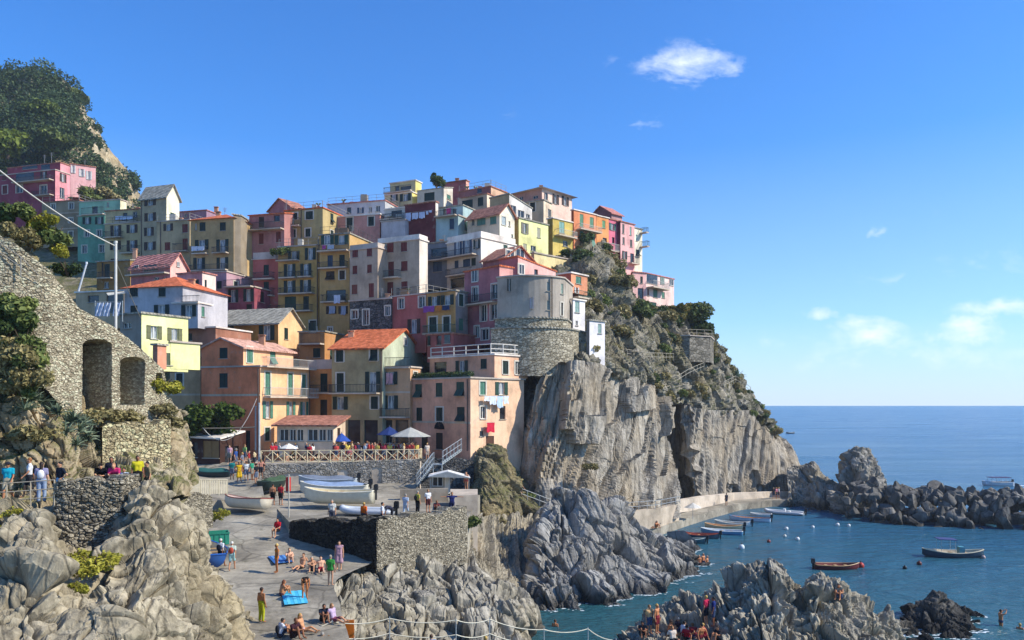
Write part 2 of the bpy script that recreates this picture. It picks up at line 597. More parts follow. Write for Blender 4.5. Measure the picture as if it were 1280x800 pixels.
# clouds: a few small wisps, laid by direction
tc = wnode('ShaderNodeTexCoord'); sp = wnode('ShaderNodeSeparateXYZ'); wt.links.new(tc.outputs['Generated'], sp.inputs[0])
haz = wnode('ShaderNodeMix', data_type='RGBA'); haz.inputs[7].default_value = (5.0, 5.7, 7.4, 1)
hr = wnode('ShaderNodeValToRGB'); wt.links.new(sp.outputs[2], hr.inputs[0])
hr.color_ramp.elements[0].position = 0.0; hr.color_ramp.elements[0].color = (.80, .80, .80, 1)
hr.color_ramp.elements[1].position = .30; hr.color_ramp.elements[1].color = (0, 0, 0, 1)
he = hr.color_ramp.elements.new(.10); he.color = (.30, .30, .30, 1)
wt.links.new(hr.outputs[0], haz.inputs[0]); wt.links.new(tint.outputs[2], haz.inputs[6])
ysafe = wmath('MAXIMUM', sp.outputs[1], .02)
ax_ = wmath('DIVIDE', sp.outputs[0], ysafe); az_ = wmath('DIVIDE', sp.outputs[2], ysafe)
cv = wnode('ShaderNodeCombineXYZ'); wt.links.new(ax_, cv.inputs[0]); wt.links.new(az_, cv.inputs[1])


def wn(scale, det, rough, dist, off=0):
    mp = wnode('ShaderNodeMapping'); mp.inputs['Scale'].default_value = (1, 1.9, 1); mp.inputs['Location'].default_value = (off, off * .7, off)
    wt.links.new(cv.outputs[0], mp.inputs[0])
    n = wnode('ShaderNodeTexNoise'); n.inputs['Scale'].default_value = scale; n.inputs['Detail'].default_value = det
    n.inputs['Roughness'].default_value = rough; n.inputs['Distortion'].default_value = dist
    wt.links.new(mp.outputs[0], n.inputs['Vector'])
    return n.outputs['Fac']


wpn = wnode('ShaderNodeTexNoise'); wpn.inputs['Scale'].default_value = 17; wpn.inputs['Detail'].default_value = 5; wpn.inputs['Roughness'].default_value = .6
wt.links.new(cv.outputs[0], wpn.inputs['Vector'])
wv1 = wnode('ShaderNodeVectorMath', operation='SUBTRACT'); wv1.inputs[1].default_value = (.5, .5, .5); wt.links.new(wpn.outputs['Color'], wv1.inputs[0])
wv2 = wnode('ShaderNodeVectorMath', operation='MULTIPLY'); wv2.inputs[1].default_value = (.10, .050, 0); wt.links.new(wv1.outputs[0], wv2.inputs[0])
cvw = wnode('ShaderNodeVectorMath', operation='ADD'); wt.links.new(cv.outputs[0], cvw.inputs[0]); wt.links.new(wv2.outputs[0], cvw.inputs[1])
cn = wn(15, 9, .62, .5); cn2 = wn(46, 6, .6, .2, 3.0)
total = None
for px, py, rx, ry, st in [(862, 82, 62, 34, 1.0), (895, 92, 70, 22, .75), (790, 150, 75, 20, .42), (765, 75, 50, 30, .22), (1092, 294, 24, 11, .8), (1022, 388, 36, 13, .8), (1085, 412, 62, 22, .95),
                           (1050, 408, 40, 14, .6), (1216, 416, 66, 22, 1.0), (1245, 388, 70, 15, .85), (1215, 275, 60, 20, .30), (640, 145, 40, 14, .25), (1150, 440, 260, 30, .50), (960, 430, 140, 18, .40), (1230, 330, 90, 22, .40), (1110, 350, 70, 16, .36)]:
    mp = wnode('ShaderNodeMapping')
    cx, cy = (px - CX) / F, (HY - py) / F
    sx, sy = F / rx / 1.25, F / ry / 1.25
    mp.inputs['Scale'].default_value = (sx, sy, 0); mp.inputs['Location'].default_value = (-cx * sx, -cy * sy, 0)
    wt.links.new(cvw.outputs[0], mp.inputs[0])
    g = wnode('ShaderNodeTexGradient', gradient_type='SPHERICAL'); wt.links.new(mp.outputs[0], g.inputs[0])
    v = wmath('MULTIPLY', g.outputs['Fac'], st * 1.7)
    total = v if total is None else wmath('MAXIMUM', total, v)
nz = wmath('ADD', wmath('MULTIPLY', wmath('SUBTRACT', cn, .5), 2.2), wmath('MULTIPLY', wmath('SUBTRACT', cn2, .5), .9))
cl = wmath('MULTIPLY', wmath('ADD', wmath('ADD', total, wmath('MULTIPLY', nz, 1.5)), -.46), .55, True)
front = wmath('GREATER_THAN', sp.outputs[1], .05)
cl = wmath('MULTIPLY', wmath('MULTIPLY', cl, front), wmath('MULTIPLY', total, 1.2, True), True)
mxc = wnode('ShaderNodeMix', data_type='RGBA'); mxc.inputs[7].default_value = (6.9, 7.5, 8.4, 1)
wt.links.new(cl, mxc.inputs[0]); wt.links.new(haz.outputs[2], mxc.inputs[6])
wt.links.new(mxc.outputs[2], bg.inputs[0])
bg.inputs[1].default_value = .112

vs = SC.view_settings
vs.view_transform = 'Standard'; vs.look = 'None'; vs.exposure = .55; vs.gamma = 1; vs.use_curve_mapping = False
SC.cycles.max_bounces = 5; SC.cycles.diffuse_bounces = 3; SC.cycles.glossy_bounces = 2; SC.cycles.transmission_bounces = 3
SC.cycles.use_adaptive_sampling = True
SC.cycles.use_denoising = True

# ------------------------------------------------------------------ sea
def sea_material():
    t = NT('sea_water')
    p = t.pos((1, 1, 1))
    dist = t.new('ShaderNodeVectorMath', operation='LENGTH'); t.lk(p, dist.inputs[0])
    far = t.ramp(t.math('DIVIDE', dist.outputs['Value'], 900.0), [(.05, 0.0), (.5, 1.0)])
    near = t.ramp(t.math('DIVIDE', dist.outputs['Value'], 130.0), [(.48, 0.0), (.95, 1.0)])
    streak = t.noise(t.pos((.012, .05, 1)), 1.0, 5, .6, .6)
    patch = t.noise(t.pos((.06, .10, 1)), 1.0, 4, .6, .5)
    c = t.mix(near, (.022, .085, .098), (.022, .095, .165))
    c = t.mix(far, c, (.028, .115, .225))
    c = t.mix(t.math('MULTIPLY', t.ramp(patch, [(.4, 0.0), (.65, 1.0)]), .35), c, (.024, .10, .115))
    w1 = t.noise(t.pos((.55, .9, 1), (0, 0, .35)), 1.0, 4, .6, .3)
    w2 = t.noise(t.pos((2.2, 3.4, 1), (0, 0, -.3)), 1.0, 4, .62, .3)
    w3 = t.noise(t.pos((.05, .12, 1), (0, 0, .2)), 1.0, 6, .68, .2)
    w0 = t.noise(t.pos((.16, .42, 1), (0, 0, .15)), 1.0, 5, .62, .4)
    h = t.math('ADD', t.math('ADD', t.math('MULTIPLY', w0, 1.0), t.math('MULTIPLY', w1, .40)), t.math('ADD', t.math('MULTIPLY', w2, .13), t.math('MULTIPLY', w3, 1.2)))
    t.bump(h, .85, 1.0)
    r = t.math('ADD', .10, t.math('MULTIPLY', streak, .28))
    t.lk(r, t.b.inputs['Roughness'])
    t.b.inputs['Base Color'].default_value = (0, 0, 0, 1)
    t.lk(c, t.b.inputs['Base Color'])
    t.b.inputs['IOR'].default_value = 1.33
    t.b.inputs['Specular IOR Level'].default_value = .42
    return t.m


m = MB()
xs = [-60000, -2000, 10, 1500, 60000]; ys = [20, 300, 2000, 60000]
for i in range(4):
    for j in range(3):
        m.add([(xs[i], ys[j], 0), (xs[i + 1], ys[j], 0), (xs[i + 1], ys[j + 1], 0), (xs[i], ys[j + 1], 0)], [(0, 1, 2, 3)])
tag(m.build('sea', sea_material()), kind='structure')
m = MB(); m.add([(-60000, -2000, -2), (60000, -2000, -2), (60000, 60000, -2), (-60000, 60000, -2)], [(0, 1, 2, 3)])
tag(m.build('seabed', plain('#6b6f62', .9)), kind='structure')

# ------------------------------------------------------------------ rock
ROCK_CLIFF = rockmat('cliff_rock', '#59544b', '#958c7d', '#c6bcaa', '#a8967a', (0, .34, 0), (1.6, .7, .13), .22)
ROCK_HEAD = rockmat('headland_rock', '#5a5750', '#8f897d', '#bab2a3', '#9a8f77', (0, .3, 0), (1.0, .6, .2), .25)
ROCK_GREY = rockmat('harbour_rock', '#52504d', '#8b8882', '#b4b0a7', '#938b7d', (0, .5, 0), (1.2, .8, .35), .16)
ROCK_LEFT = rockmat('near_rock', '#554d3f', '#958a73', '#bfb296', '#a3916d', (.3, .75, 0), (1.6, 1.2, .45), .10)
ROCK_FRONT = rockmat('shore_rock', '#555046', '#938c7d', '#bdb4a1', '#a09479', (0, .12, 0), (1.8, 1.0, .2), .12)
EARTH = rockmat('scrub_earth', '#4d4637', '#7d735c', '#a09474', '#86754f', (0, 0, 0), (.8, .8, .8), .2, veg='#5c5a34')
HEADSLOPE = rockmat('scrub_slope', '#5a5547', '#8d8471', '#b9af9c', '#7d7152', (0, .3, 0), (.8, .7, .4), .3, veg='#4c4c30')


def Bk(px, Y, z): return (px, HY - (z - CZ) * F / Y, Y)


# main cliff with the gully
sheet('cliff', [
    [(672, 462, 106), (664, 530, 105), (660, 580, 104), (664, 660, 102)],
    [(652, 466, 92), (643, 530, 90), (640, 585, 88), (650, 655, 86)],
    [(668, 460, 84.6), (655, 525, 83.2), (655, 580, 82.5), (668, 655, 81)],
    [(695, 452, 83.6), (685, 522, 82.4), (682, 580, 81.5), (692, 662, 79.5)],
    [(722, 450, 84.0), (714, 520, 83), (710, 580, 82.5), (715, 662, 81)],
    [(770, 464, 91), (766, 530, 90), (764, 590, 89.2), (772, 660, 88.2)],
    [(806, 476, 97), (806, 540, 96), (808, 600, 95), (820, 655, 94)],
    [(829, 496, 102), (832, 545, 101), (838, 595, 100), (850, 645, 99.5)],
    [(832, 500, 120), (834, 550, 119), (838, 600, 118), (846, 640, 117)],
    [(842, 503, 122), (848, 552, 121), (854, 598, 120), (864, 640, 119)],
    [(858, 506, 114.5), (860, 553, 114), (866, 592, 113.7), (876, 640, 113.4)],
    [(900, 512, 121), (905, 555, 120.6), (910, 595, 120.4), (916, 636, 120.2)],
    [(938, 512, 126), (946, 555, 125.6), (955, 590, 125.4), (962, 630, 125.2)],
    [(962, 532, 130), (976, 562, 129.5), (987, 592, 129), (998, 626, 128.7)],
    [(974, 545, 136), (990, 572, 135), (1003, 600, 134), (1016, 628, 133)],
    [(970, 552, 152), (985, 575, 152), (997, 600, 152), (1010, 625, 152)]],
      640, 260, lambda P: slabs(P, 3, 1.3, .36, 4.4, warp=.7) - .3, ROCK_CLIFF)

# slope above the cliff up to the houses (headland)
sheet('headland', [
    [(640, 484, 97), (640, 470, 92), (640, 440, 97), (640, 380, 108), (640, 330, 120), (640, 300, 140)],
    [(720, 470, 91), (720, 452, 86), (722, 420, 93), (728, 360, 103), (736, 318, 112), (745, 300, 135)],
    [(770, 480, 98), (770, 464, 92), (768, 420, 98), (765, 370, 107), (768, 336, 117), (770, 320, 140)],
    [(812, 494, 105), (812, 479, 98.5), (810, 430, 106), (806, 396, 115), (804, 389, 122), (802, 387, 142)],
    [(838, 514, 121), (838, 500, 114.5), (850, 440, 118), (850, 410, 122), (848, 394, 128), (846, 390, 145)],
    [(900, 528, 127), (900, 514, 122), (885, 452, 125), (882, 432, 128), (880, 412, 131), (876, 408, 146)],
    [(938, 528, 132), (938, 514, 127), (908, 470, 130), (895, 442, 131), (888, 414, 136), (884, 412, 150)],
    [(962, 548, 136), (962, 534, 131), (928, 490, 136), (906, 456, 140), (892, 428, 146), (884, 422, 158)],
    [(974, 567, 139), (974, 547, 137), (940, 505, 146), (914, 472, 152), (896, 440, 158), (884, 430, 168)],
    [(970, 577, 155), (970, 555, 153), (940, 525, 160), (912, 490, 168), (896, 460, 174), (884, 450, 182)]],
      360, 260, lambda P: .9 * fbm(P * .16, 5, .55, 4) + blocks(P, 61, .9, (.3, .3, .16), .4, 'Y', .7) - .4, HEADSLOPE)

# ground under the town
TZ = ([84, 90, 100, 112, 125, 136, 150, 175, 200], [8.5, 13.5, 20, 28, 34, 39, 46, 56, 62])
tcols = []
for x in (-170, -120, -90, -60, -30, -12, -2, 4, 7):
    y0 = 84.6 if x < -5 else 87 + (x + 5) * .8
    k = 1.0 if x < -20 else 1 - .10 * (x + 20) / 34
    tcols.append([(x, y, (8.5 + (float(np.interp(y, *TZ)) - 8.5) * k) * (1 if y < 178 else .92)) for y in (y0, max(90, y0 + 2), 100, 106, 116, 126, 138, 152, 172, 205)])
sheet('town_slope', tcols, 70, 90, lambda P: .4 * fbm(P * .3, 3), EARTH, world=True)

# wooded hill far behind
HILLP = sheet('hill', [
    [(-160, 60, 290), (-160, 130, 240), (-160, 260, 200)],
    [(0, 95, 262), (0, 150, 230), (0, 240, 200)],
    [(36, 88, 260), (36, 150, 228), (40, 250, 200)],
    [(68, 104, 258), (72, 160, 226), (80, 260, 202)],
    [(92, 122, 256), (98, 175, 226), (108, 265, 204)],
    [(108, 142, 258), (118, 190, 230), (128, 270, 206)],
    [(124, 168, 264), (138, 215, 240), (150, 280, 212)],
    [(142, 195, 275), (155, 235, 252), (172, 290, 226)],
    [(150, 212, 300), (163, 250, 280), (180, 300, 250)],
    [(140, 230, 330), (150, 265, 320), (165, 310, 300)]],
      130, 110, lambda P: 4.5 * fbm(P * .05, 5, .55, 5) + 2.0 * ridged(P * .11, 4, .5, 9), rockmat('hill_rock', '#6d6250', '#a8987a', '#cfc0a0', '#b39a6c', (0, .5, 0), (.4, .3, .15), .6))

# big harbour rock
sheet('harbour_rock', [
    [Bk(655, 74, -1), (690, 650, 75), (668, 700, 72), (650, 745, 67), Bk(645, 65, -1)],
    [Bk(700, 76, -1), (690, 622, 71), (672, 665, 67), (662, 715, 63.5), Bk(662, 59.5, -.6)],
    [Bk(740, 78, -1), (706, 617, 69.5), (690, 660, 65.5), (684, 712, 62), Bk(686, 58, -.6)],
    [Bk(770, 80, -1), (726, 620, 69), (720, 665, 65.5), (716, 715, 61.8), Bk(716, 58.4, -.6)],
    [Bk(800, 82, -1), (758, 634, 71), (758, 675, 67), (760, 718, 63.5), Bk(764, 60, -.6)],
    [Bk(830, 85, -1), (790, 655, 74), (796, 688, 70), (806, 715, 67), Bk(816, 63, -.6)],
    [Bk(855, 88, -1), (822, 668, 77.5), (834, 692, 74), (846, 712, 71), Bk(858, 66, -.6)],
    [Bk(868, 90, -1), (842, 674, 81), (858, 692, 78), (870, 708, 75), Bk(884, 71.5, -.6)],
    [Bk(876, 92, -1), (856, 684, 86), (868, 694, 84), (880, 704, 82), Bk(890, 78, -.8)]],
      420, 320, lambda P: blocks(P, 5, .85, (.38, .38, .13), .42, 'Y', .9), ROCK_GREY)

# gully between the wall and the big rock
sheet('gully_rock', [
    [(560, 655, 60), (560, 690, 57), (566, 720, 54)],
    [(592, 642, 66), (590, 690, 60), (596, 725, 55)],
    [(640, 636, 74), (640, 690, 67), (640, 745, 59)],
    [(690, 632, 78), (684, 700, 70), (676, 772, 60)],
    [(720, 640, 80), (716, 700, 74), (710, 775, 62)]],
      240, 220, lambda P: slabs(P, 9, .8, .55, 1.3, warp=.4), ROCK_FRONT)

# mound below the salmon house, earth and scrub
sheet('mound', [
    [(582, 628, 82), (584, 636, 78), (586, 665, 72)],
    [(592, 580, 80), (592, 604, 76.5), (594, 655, 72)],
    [(606, 556, 79.5), (606, 592, 76), (606, 652, 71.5)],
    [(622, 556, 80), (624, 596, 76.5), (628, 655, 72.5)],
    [(640, 585, 82.5), (648, 615, 78.5), (655, 660, 75)],
    [(668, 610, 84), (676, 632, 80), (690, 668, 76)],
    [(720, 625, 86), (735, 640, 83), (760, 668, 78)]],
      190, 170, lambda P: blocks(P, 71, .35, (.6, .6, .35), .3, 'Y', .6) + .45 * fbm(P * .5, 5, .6, 2), EARTH)

# shore rocks in front of the wall, lower middle
sheet('shore_rock', [
    [(396, 737, 46.6), (398, 765, 43), (402, 810, 39.5), (404, 880, 36)],
    [(424, 722, 48.2), (428, 756, 44.5), (430, 800, 41), (430, 880, 37)],
    [(448, 706, 51), (452, 735, 48), (458, 780, 44), (458, 880, 38)],
    [(478, 694, 51.5), (480, 730, 48.5), (484, 780, 44.5), (486, 880, 38)],
    [(520, 694, 52.5), (523, 732, 49), (528, 780, 45), (530, 880, 39)],
    [(560, 702, 53), (566, 738, 49.5), (572, 780, 46), (574, 880, 40)],
    [(596, 720, 53), (606, 740, 49.5), (612, 780, 46.5), (614, 880, 41)],
    [(628, 730, 53.5), (640, 748, 50), (646, 785, 47.5), (648, 880, 43)],
    [(652, 742, 55), (660, 758, 52), (664, 790, 50), (666, 880, 46)],
    [(664, 765, 60), (668, 775, 58), (672, 800, 56), (676, 880, 54)]],
      420, 320, lambda P: blocks(P, 6, .50, (.5, .38, .12), -.2, 'Y', 1.1, .7), ROCK_FRONT)

# crags at the lower right
sheet('crag', [
    [Bk(770, 54, -1), (778, 800, 48), (776, 830, 45), (776, 900, 40)],
    [Bk(810, 56, -1), (808, 776, 48), (808, 806, 45), (808, 900, 40)],
    [Bk(850, 57, -1), (846, 752, 49.5), (845, 790, 46), (845, 900, 40)],
    [Bk(885, 58, -1), (880, 742, 49.5), (880, 780, 46), (880, 900, 40)],
    [Bk(912, 58, -1), (908, 728, 49), (910, 770, 46), (910, 900, 40)],
    [Bk(940, 58, -1), (940, 712, 48.5), (938, 760, 45.5), (938, 900, 40)],
    [Bk(975, 58, -1), (972, 712, 48), (968, 760, 45), (968, 900, 40)],
    [Bk(1005, 58, -1), (998, 745, 47.5), (998, 775, 45), (998, 900, 40)],
    [Bk(1030, 58, -1), (1020, 722, 48), (1020, 765, 45), (1020, 900, 40)],
    [Bk(1060, 58, -1), (1048, 728, 48), (1046, 768, 45), (1046, 900, 40)],
    [Bk(1090, 58, -1), (1076, 756, 48), (1076, 785, 45.5), (1076, 900, 40)],
    [Bk(1120, 58, -1), (1106, 768, 48.5), (1106, 795, 46), (1106, 900, 40)],
    [Bk(1150, 57, -1), (1134, 794, 49), (1136, 815, 47), (1136, 900, 42)]],
      520, 280, lambda P: blocks(P, 12, .52, (.62, .62, .18), .12, 'Y', 1.0) + .65 * ridged(P * np.array([.75, .75, .3]), 4, .6, 6) - .4, ROCK_FRONT)
sheet('skerry', [
    [Bk(1120, 57, -.5), (1126, 782, 55), (1124, 800, 53), Bk(1120, 52, -.6)],
    [Bk(1150, 60, -.5), (1144, 760, 56), (1142, 785, 53.5), Bk(1140, 51, -.6)],
    [Bk(1180, 60, -.5), (1172, 742, 56), (1170, 775, 53.5), Bk(1168, 50.5, -.6)],
    [Bk(1205, 60, -.5), (1196, 756, 56), (1198, 782, 53.5), Bk(1198, 51, -.6)],
    [Bk(1235, 60, -.5), (1226, 780, 56), (1232, 792, 54), Bk(1236, 52, -.6)]],
      110, 90, lambda P: blocks(P, 21, .45, (.6, .6, .4), .5, 'Y', .8), rockmat('wet_rock', '#33312f', '#4d4a45', '#6f6a60', '#4a463e', (0, .5, 0), (1, .8, .5), .14))

# sea stack and ridge beyond the quay
sheet('sea_stack', [
    [Bk(1044, 124, -1), (1046, 600, 118), (1044, 618, 115), Bk(1042, 112, -.5)],
    [Bk(1064, 128, -1), (1055, 576, 119), (1053, 605, 114), Bk(1052, 110, -.5)],
    [Bk(1080, 128, -1), (1070, 562, 119), (1070, 600, 113), Bk(1068, 109, -.5)],
    [Bk(1098, 128, -1), (1086, 574, 119), (1088, 605, 113), Bk(1088, 109, -.5)],
    [Bk(1114, 126, -1), (1098, 602, 119), (1104, 618, 114), Bk(1108, 110, -.5)]],
      110, 110, lambda P: blocks(P, 31, 1.0, (.28, .28, .17), .45, 'Y', .7), ROCK_HEAD)
sheet('ridge_rock', [
    [Bk(980, 138, -1), (985, 585, 128), (985, 612, 122), Bk(985, 118, -.5)],
    [Bk(1010, 138, -1), (1003, 582, 127), (1003, 612, 121), Bk(1003, 117, -.5)],
    [Bk(1025, 136, -1), (1017, 578, 125), (1018, 608, 119), Bk(1018, 114, -.5)],
    [Bk(1040, 134, -1), (1033, 598, 123), (1036, 615, 118), Bk(1038, 113, -.5)],
    [Bk(1064, 130, -1), (1054, 606, 120), (1058, 620, 116), Bk(1060, 111, -.5)]],
      120, 90, lambda P: blocks(P, 35, .9, (.3, .3, .2), .3, 'Y', .7), ROCK_HEAD)

# near rocks at the left
sheet('near_rock', [
    [(-60, 640, 33.5), (-60, 700, 28), (-60, 800, 23), (-60, 960, 19)],
    [(-8, 646, 33), (0, 690, 28), (0, 800, 23), (0, 960, 19)],
    [(22, 632, 32.4), (30, 672, 28.5), (30, 800, 23), (30, 960, 19)],
    [(40, 622, 32.4), (52, 664, 29), (50, 800, 23.5), (50, 960, 19)],
    [(56, 640, 32.6), (68, 690, 30), (72, 800, 24), (72, 960, 20)],
    [(75, 680, 33), (85, 715, 30), (95, 800, 24.5), (95, 960, 20)],
    [(115, 690, 33), (118, 728, 29.5), (122, 800, 25), (122, 960, 20)],
    [(142, 650, 34), (142, 700, 30), (146, 800, 25), (146, 960, 21)],
    [(168, 604, 35), (158, 660, 32), (160, 740, 28), (166, 850, 24)],
    [(188, 588, 35.5), (184, 650, 32), (188, 740, 28.5), (194, 850, 25)],
    [(210, 604, 36), (212, 655, 33), (216, 740, 29.5), (222, 850, 26)],
    [(234, 640, 37.5), (240, 682, 34), (244, 750, 31), (250, 850, 27)],
    [(250, 676, 39), (258, 714, 35.5), (264, 772, 32), (270, 850, 28)],
    [(272, 716, 40), (282, 748, 36.5), (288, 782, 34), (296, 860, 30)],
    [(288, 740, 41), (302, 770, 38), (310, 800, 35.5), (318, 870, 31)],
    [(304, 760, 42.5), (320, 784, 39.5), (328, 810, 37), (334, 880, 33)]],
      620, 380, lambda P: blocks(P, 44, .46, (.5, .5, .15), -.5, 'Y', 1.2, .45) + .22 * ridged(P * np.array([.9, .9, .45]), 4, .6, 5) - .1, ROCK_LEFT)

# path level and the hillside above it
sheet('path_bank', [
    [(-90, 640, 33), (-90, 612, 35.6), (-90, 560, 35.7), (-90, 470, 36), (-90, 425, 36.4), (-90, 290, 43)],
    [(0, 632, 33), (0, 609, 35.8), (0, 545, 36.0), (0, 470, 36.3), (0, 432, 36.9), (0, 300, 43)],
    [(45, 630, 33), (45, 607, 36), (45, 560, 36.3), (45, 510, 36.8), (45, 460, 37.6), (40, 320, 43)],
    [(80, 630, 33), (82, 606, 36.2), (85, 560, 37), (92, 528, 38), (95, 505, 39.6), (92, 385, 46)],
    [(120, 628, 33.5), (122, 604, 38), (124, 575, 39.3), (132, 542, 41), (142, 505, 48.5), (145, 425, 51)],
    [(165, 625, 35), (168, 602, 38.5), (172, 582, 40), (180, 547, 42.6), (190, 512, 50), (195, 475, 53)],
    [(215, 618, 37), (222, 600, 40), (222, 578, 42.5), (225, 548, 45), (222, 518, 49), (222, 505, 54)],
    [(236, 625, 40), (242, 605, 45), (244, 585, 47), (240, 560, 51), (232, 530, 55), (230, 515, 57)]],
      320, 260, lambda P: blocks(P, 51, .30, (.8, .8, .5), .5, 'Y', .9) - .15, rockmat('bank', '#6a5d48', '#a89a7e', '#cfc2a5', '#a9916b', (0, .4, 0), (1, 1, .5), .15, veg='#5a5a30'))

# harbour floor: concrete slip, running down to the beach
CONC = None
def concrete():
    t = NT('slipway_concrete')
    p = t.pos((1, 1, 1))
    a = t.ramp(t.noise(p, .35, 7, .65), [(.3, srgb('#7c7465')), (.55, srgb('#a39a88')), (.75, srgb('#b9b09c'))])
    a = t.mix(.6, a, t.ramp(t.noise(p, 3, 6, .7), [(.3, .7), (.7, 1.1)]), 'MULTIPLY')
    s = t.ramp(t.noise(t.pos((.25, 1.6, 1)), 1.0, 5, .6, .6), [(.36, .7), (.5, 1.0)])
    a = t.mix(.5, a, s, 'MULTIPLY')
    ck = t.new('ShaderNodeTexVoronoi', feature='DISTANCE_TO_EDGE'); ck.inputs['Scale'].default_value = .22; t.lk(t.mix(.5, p, t.noise(p, .8, 4), 'ADD'), ck.inputs['Vector'])
    a = t.mix(.65, a, t.ramp(ck.outputs['Distance'], [(0, .35), (.018, 1.0)]), 'MULTIPLY')
    a = t.mix(.8, a, t.ramp(t.noise(p, .22, 6, .7, .8), [(.40, .55), (.52, 1.0)]), 'MULTIPLY')
    a = t.mix(t.math('MULTIPLY', t.ramp(t.noise(p, .6, 6, .72), [(.60, 0.0), (.66, 1.0)]), .6), a, srgb('#5e5a44'))
    t.bump(t.noise(p, 2.2, 7, .7), .5, .08)
    return t.done(a, .85, .25)
CONC = concrete()


def floor_z(Y): return float(np.interp(Y, [30, 40, 46, 52, 60, 72, 76], [3.2, 4.35, 4.95, 5.6, 6.75, 7.65, 7.8]))


def fl(px, Y, dz=0): return ((px - CX) / F * Y, Y, floor_z(Y) + dz)


def FP(px, py, lo=30, hi=78):
    "point of the slip seen at pixel"
    for _ in range(40):
        mid = (lo + hi) / 2
        if HY - (floor_z(mid) - CZ) * F / mid > py: lo = mid
        else: hi = mid
    return fl(px, lo)


SR = lambda Y: float(np.interp(Y, [30, 36, 42, 46, 50, 54, 60, 78], [445, 440, 425, 420, 470, 500, 520, 520]))
sheet('slipway', [[fl(150 + (SR(Y) - 150) * t, Y) for Y in (30, 36, 42, 46, 50, 54, 60, 68, 78)] for t in (0, .2, .4, .55, .7, .8, .9, 1.0)],
      150, 200, lambda P: .10 * fbm(P * .5, 5, .6, 3) + .16 * np.clip(fbm(P * .8, 5, .6, 6), 0, 1) * sstep(-14, -8, P[:, 0]) * sstep(52, 46, P[:, 1]), CONC, world=True, smooth=True)
# upper stand where the boats lie
m = MB(); m.prism([((px - CX) / F * Y, Y) for px, Y in ((361, 55.5), (400, 53.8), (440, 51.9), (471, 50.2), (500, 51.4), (545, 54.4), (584, 57.3), (600, 72), (380, 72), (340, 66))], 3.0, 7.0); tag(m.build('boat_stand', CONC), kind='structure')
BST = 7.0

fr_ = np.random.RandomState(9); fm_ = MB()
for nm in ('harbour_rock', 'crag', 'skerry', 'sea_stack', 'ridge_rock'):
    P = o_grids[nm].reshape(-1, 3); P = P[np.abs(P[:, 2]) < .10]
    P = P[fr_.uniform(size=len(P)) < .22]
    for p in P:
        s_ = fr_.uniform(.04, .15); n_ = 6; z_ = fr_.uniform(.008, .03); a0 = fr_.uniform(0, 6)
        dx, dy = fr_.uniform(-.15, .15), fr_.uniform(-.4, .05)
        fm_.add([(p[0] + dx + s_ * fr_.uniform(.6, 1.5) * math.cos(a0 + k * 6.283 / n_), p[1] + dy + s_ * fr_.uniform(.4, 1) * math.sin(a0 + k * 6.283 / n_), z_) for k in range(n_)], [tuple(range(n_))])
tag(fm_.build('foam', plain('#c9d4d6', .7)), 'thin white foam washing along the foot of the rocks', 'foam', kind='stuff')
# ------------------------------------------------------------------ houses
def tiles(key, c):
    k = ('tiles', key)
    if k not in MATS:
        t = NT(key)
        p = t.pos((1, 1, 1))
        n = t.noise(p, 2.5, 6, .7)
        v = t.new('ShaderNodeTexVoronoi'); v.inputs['Scale'].default_value = 3.2; t.lk(p, v.inputs['Vector'])
        s = t.new('ShaderNodeSeparateColor'); t.lk(v.outputs['Color'], s.inputs[0])
        c = srgb(c)
        a = t.ramp(s.outputs[0], [(0, tuple(x * .68 for x in c)), (.5, c), (1, tuple(min(.8, x * 1.25 + .02) for x in c))])
        a = t.mix(.6, a, t.ramp(n, [(.3, .62), (.6, 1.08)]), 'MULTIPLY')
        w = t.new('ShaderNodeTexWave', bands_direction='DIAGONAL'); w.inputs['Scale'].default_value = 1.3; w.inputs['Distortion'].default_value = .6
        t.lk(p, w.inputs['Vector'])
        t.bump(t.math('ADD', w.outputs['Fac'], n), .7, .06)
        MATS[k] = t.done(a, .85, .2)
    return MATS[k]


TERRA = lambda: tiles('terracotta_tiles', '#c4683f')
ROOFS = {'t': TERRA, 'd': lambda: tiles('faded_tiles', '#a8705a'), 'g': lambda: tiles('grey_slates', '#9a9484'), 'f': lambda: stucco('#b0a698'), 'w': lambda: stucco('#d8d2c6'), 's': lambda: tiles('salmon_tiles', '#c99a84'), 'p': lambda: tiles('pink_tiles', '#b5766a')}
GREEN, DGREEN, LGREEN, RED, GREY, BROWN, WHITE, BLUE = '#27463a', '#1a2e28', '#4f7a66', '#6e2f28', '#5c5f58', '#3a2a20', '#cfccc4', '#33465c'
SURR = '#cdc4b2'


def hash_key(*a): return sum((k + 1) * int(abs(float(v if not isinstance(v, tuple) else 1)) * 10) for k, v in enumerate(a) if v is not None)


LEAFY = lambda: leafmat('shrub_leaf', '#38431f', '#5d6a36', '#8a9150')


class Blk:
    pass


class House:
    def __init__(s, label, cat='house', name='house', group=None):
        s.label, s.cat, s.name, s.group = label, cat, name, group
        s.root = None

    def getroot(s, loc):
        if s.root is None: s.root = empty(s.name, loc, s.label, s.cat, s.group)
        return s.root


def cross_line(P, d, k):
    t = (k * P[1] - P[0]) / (d[0] - k * d[1])
    return P[0] + d[0] * t, P[1] + d[1] * t, t


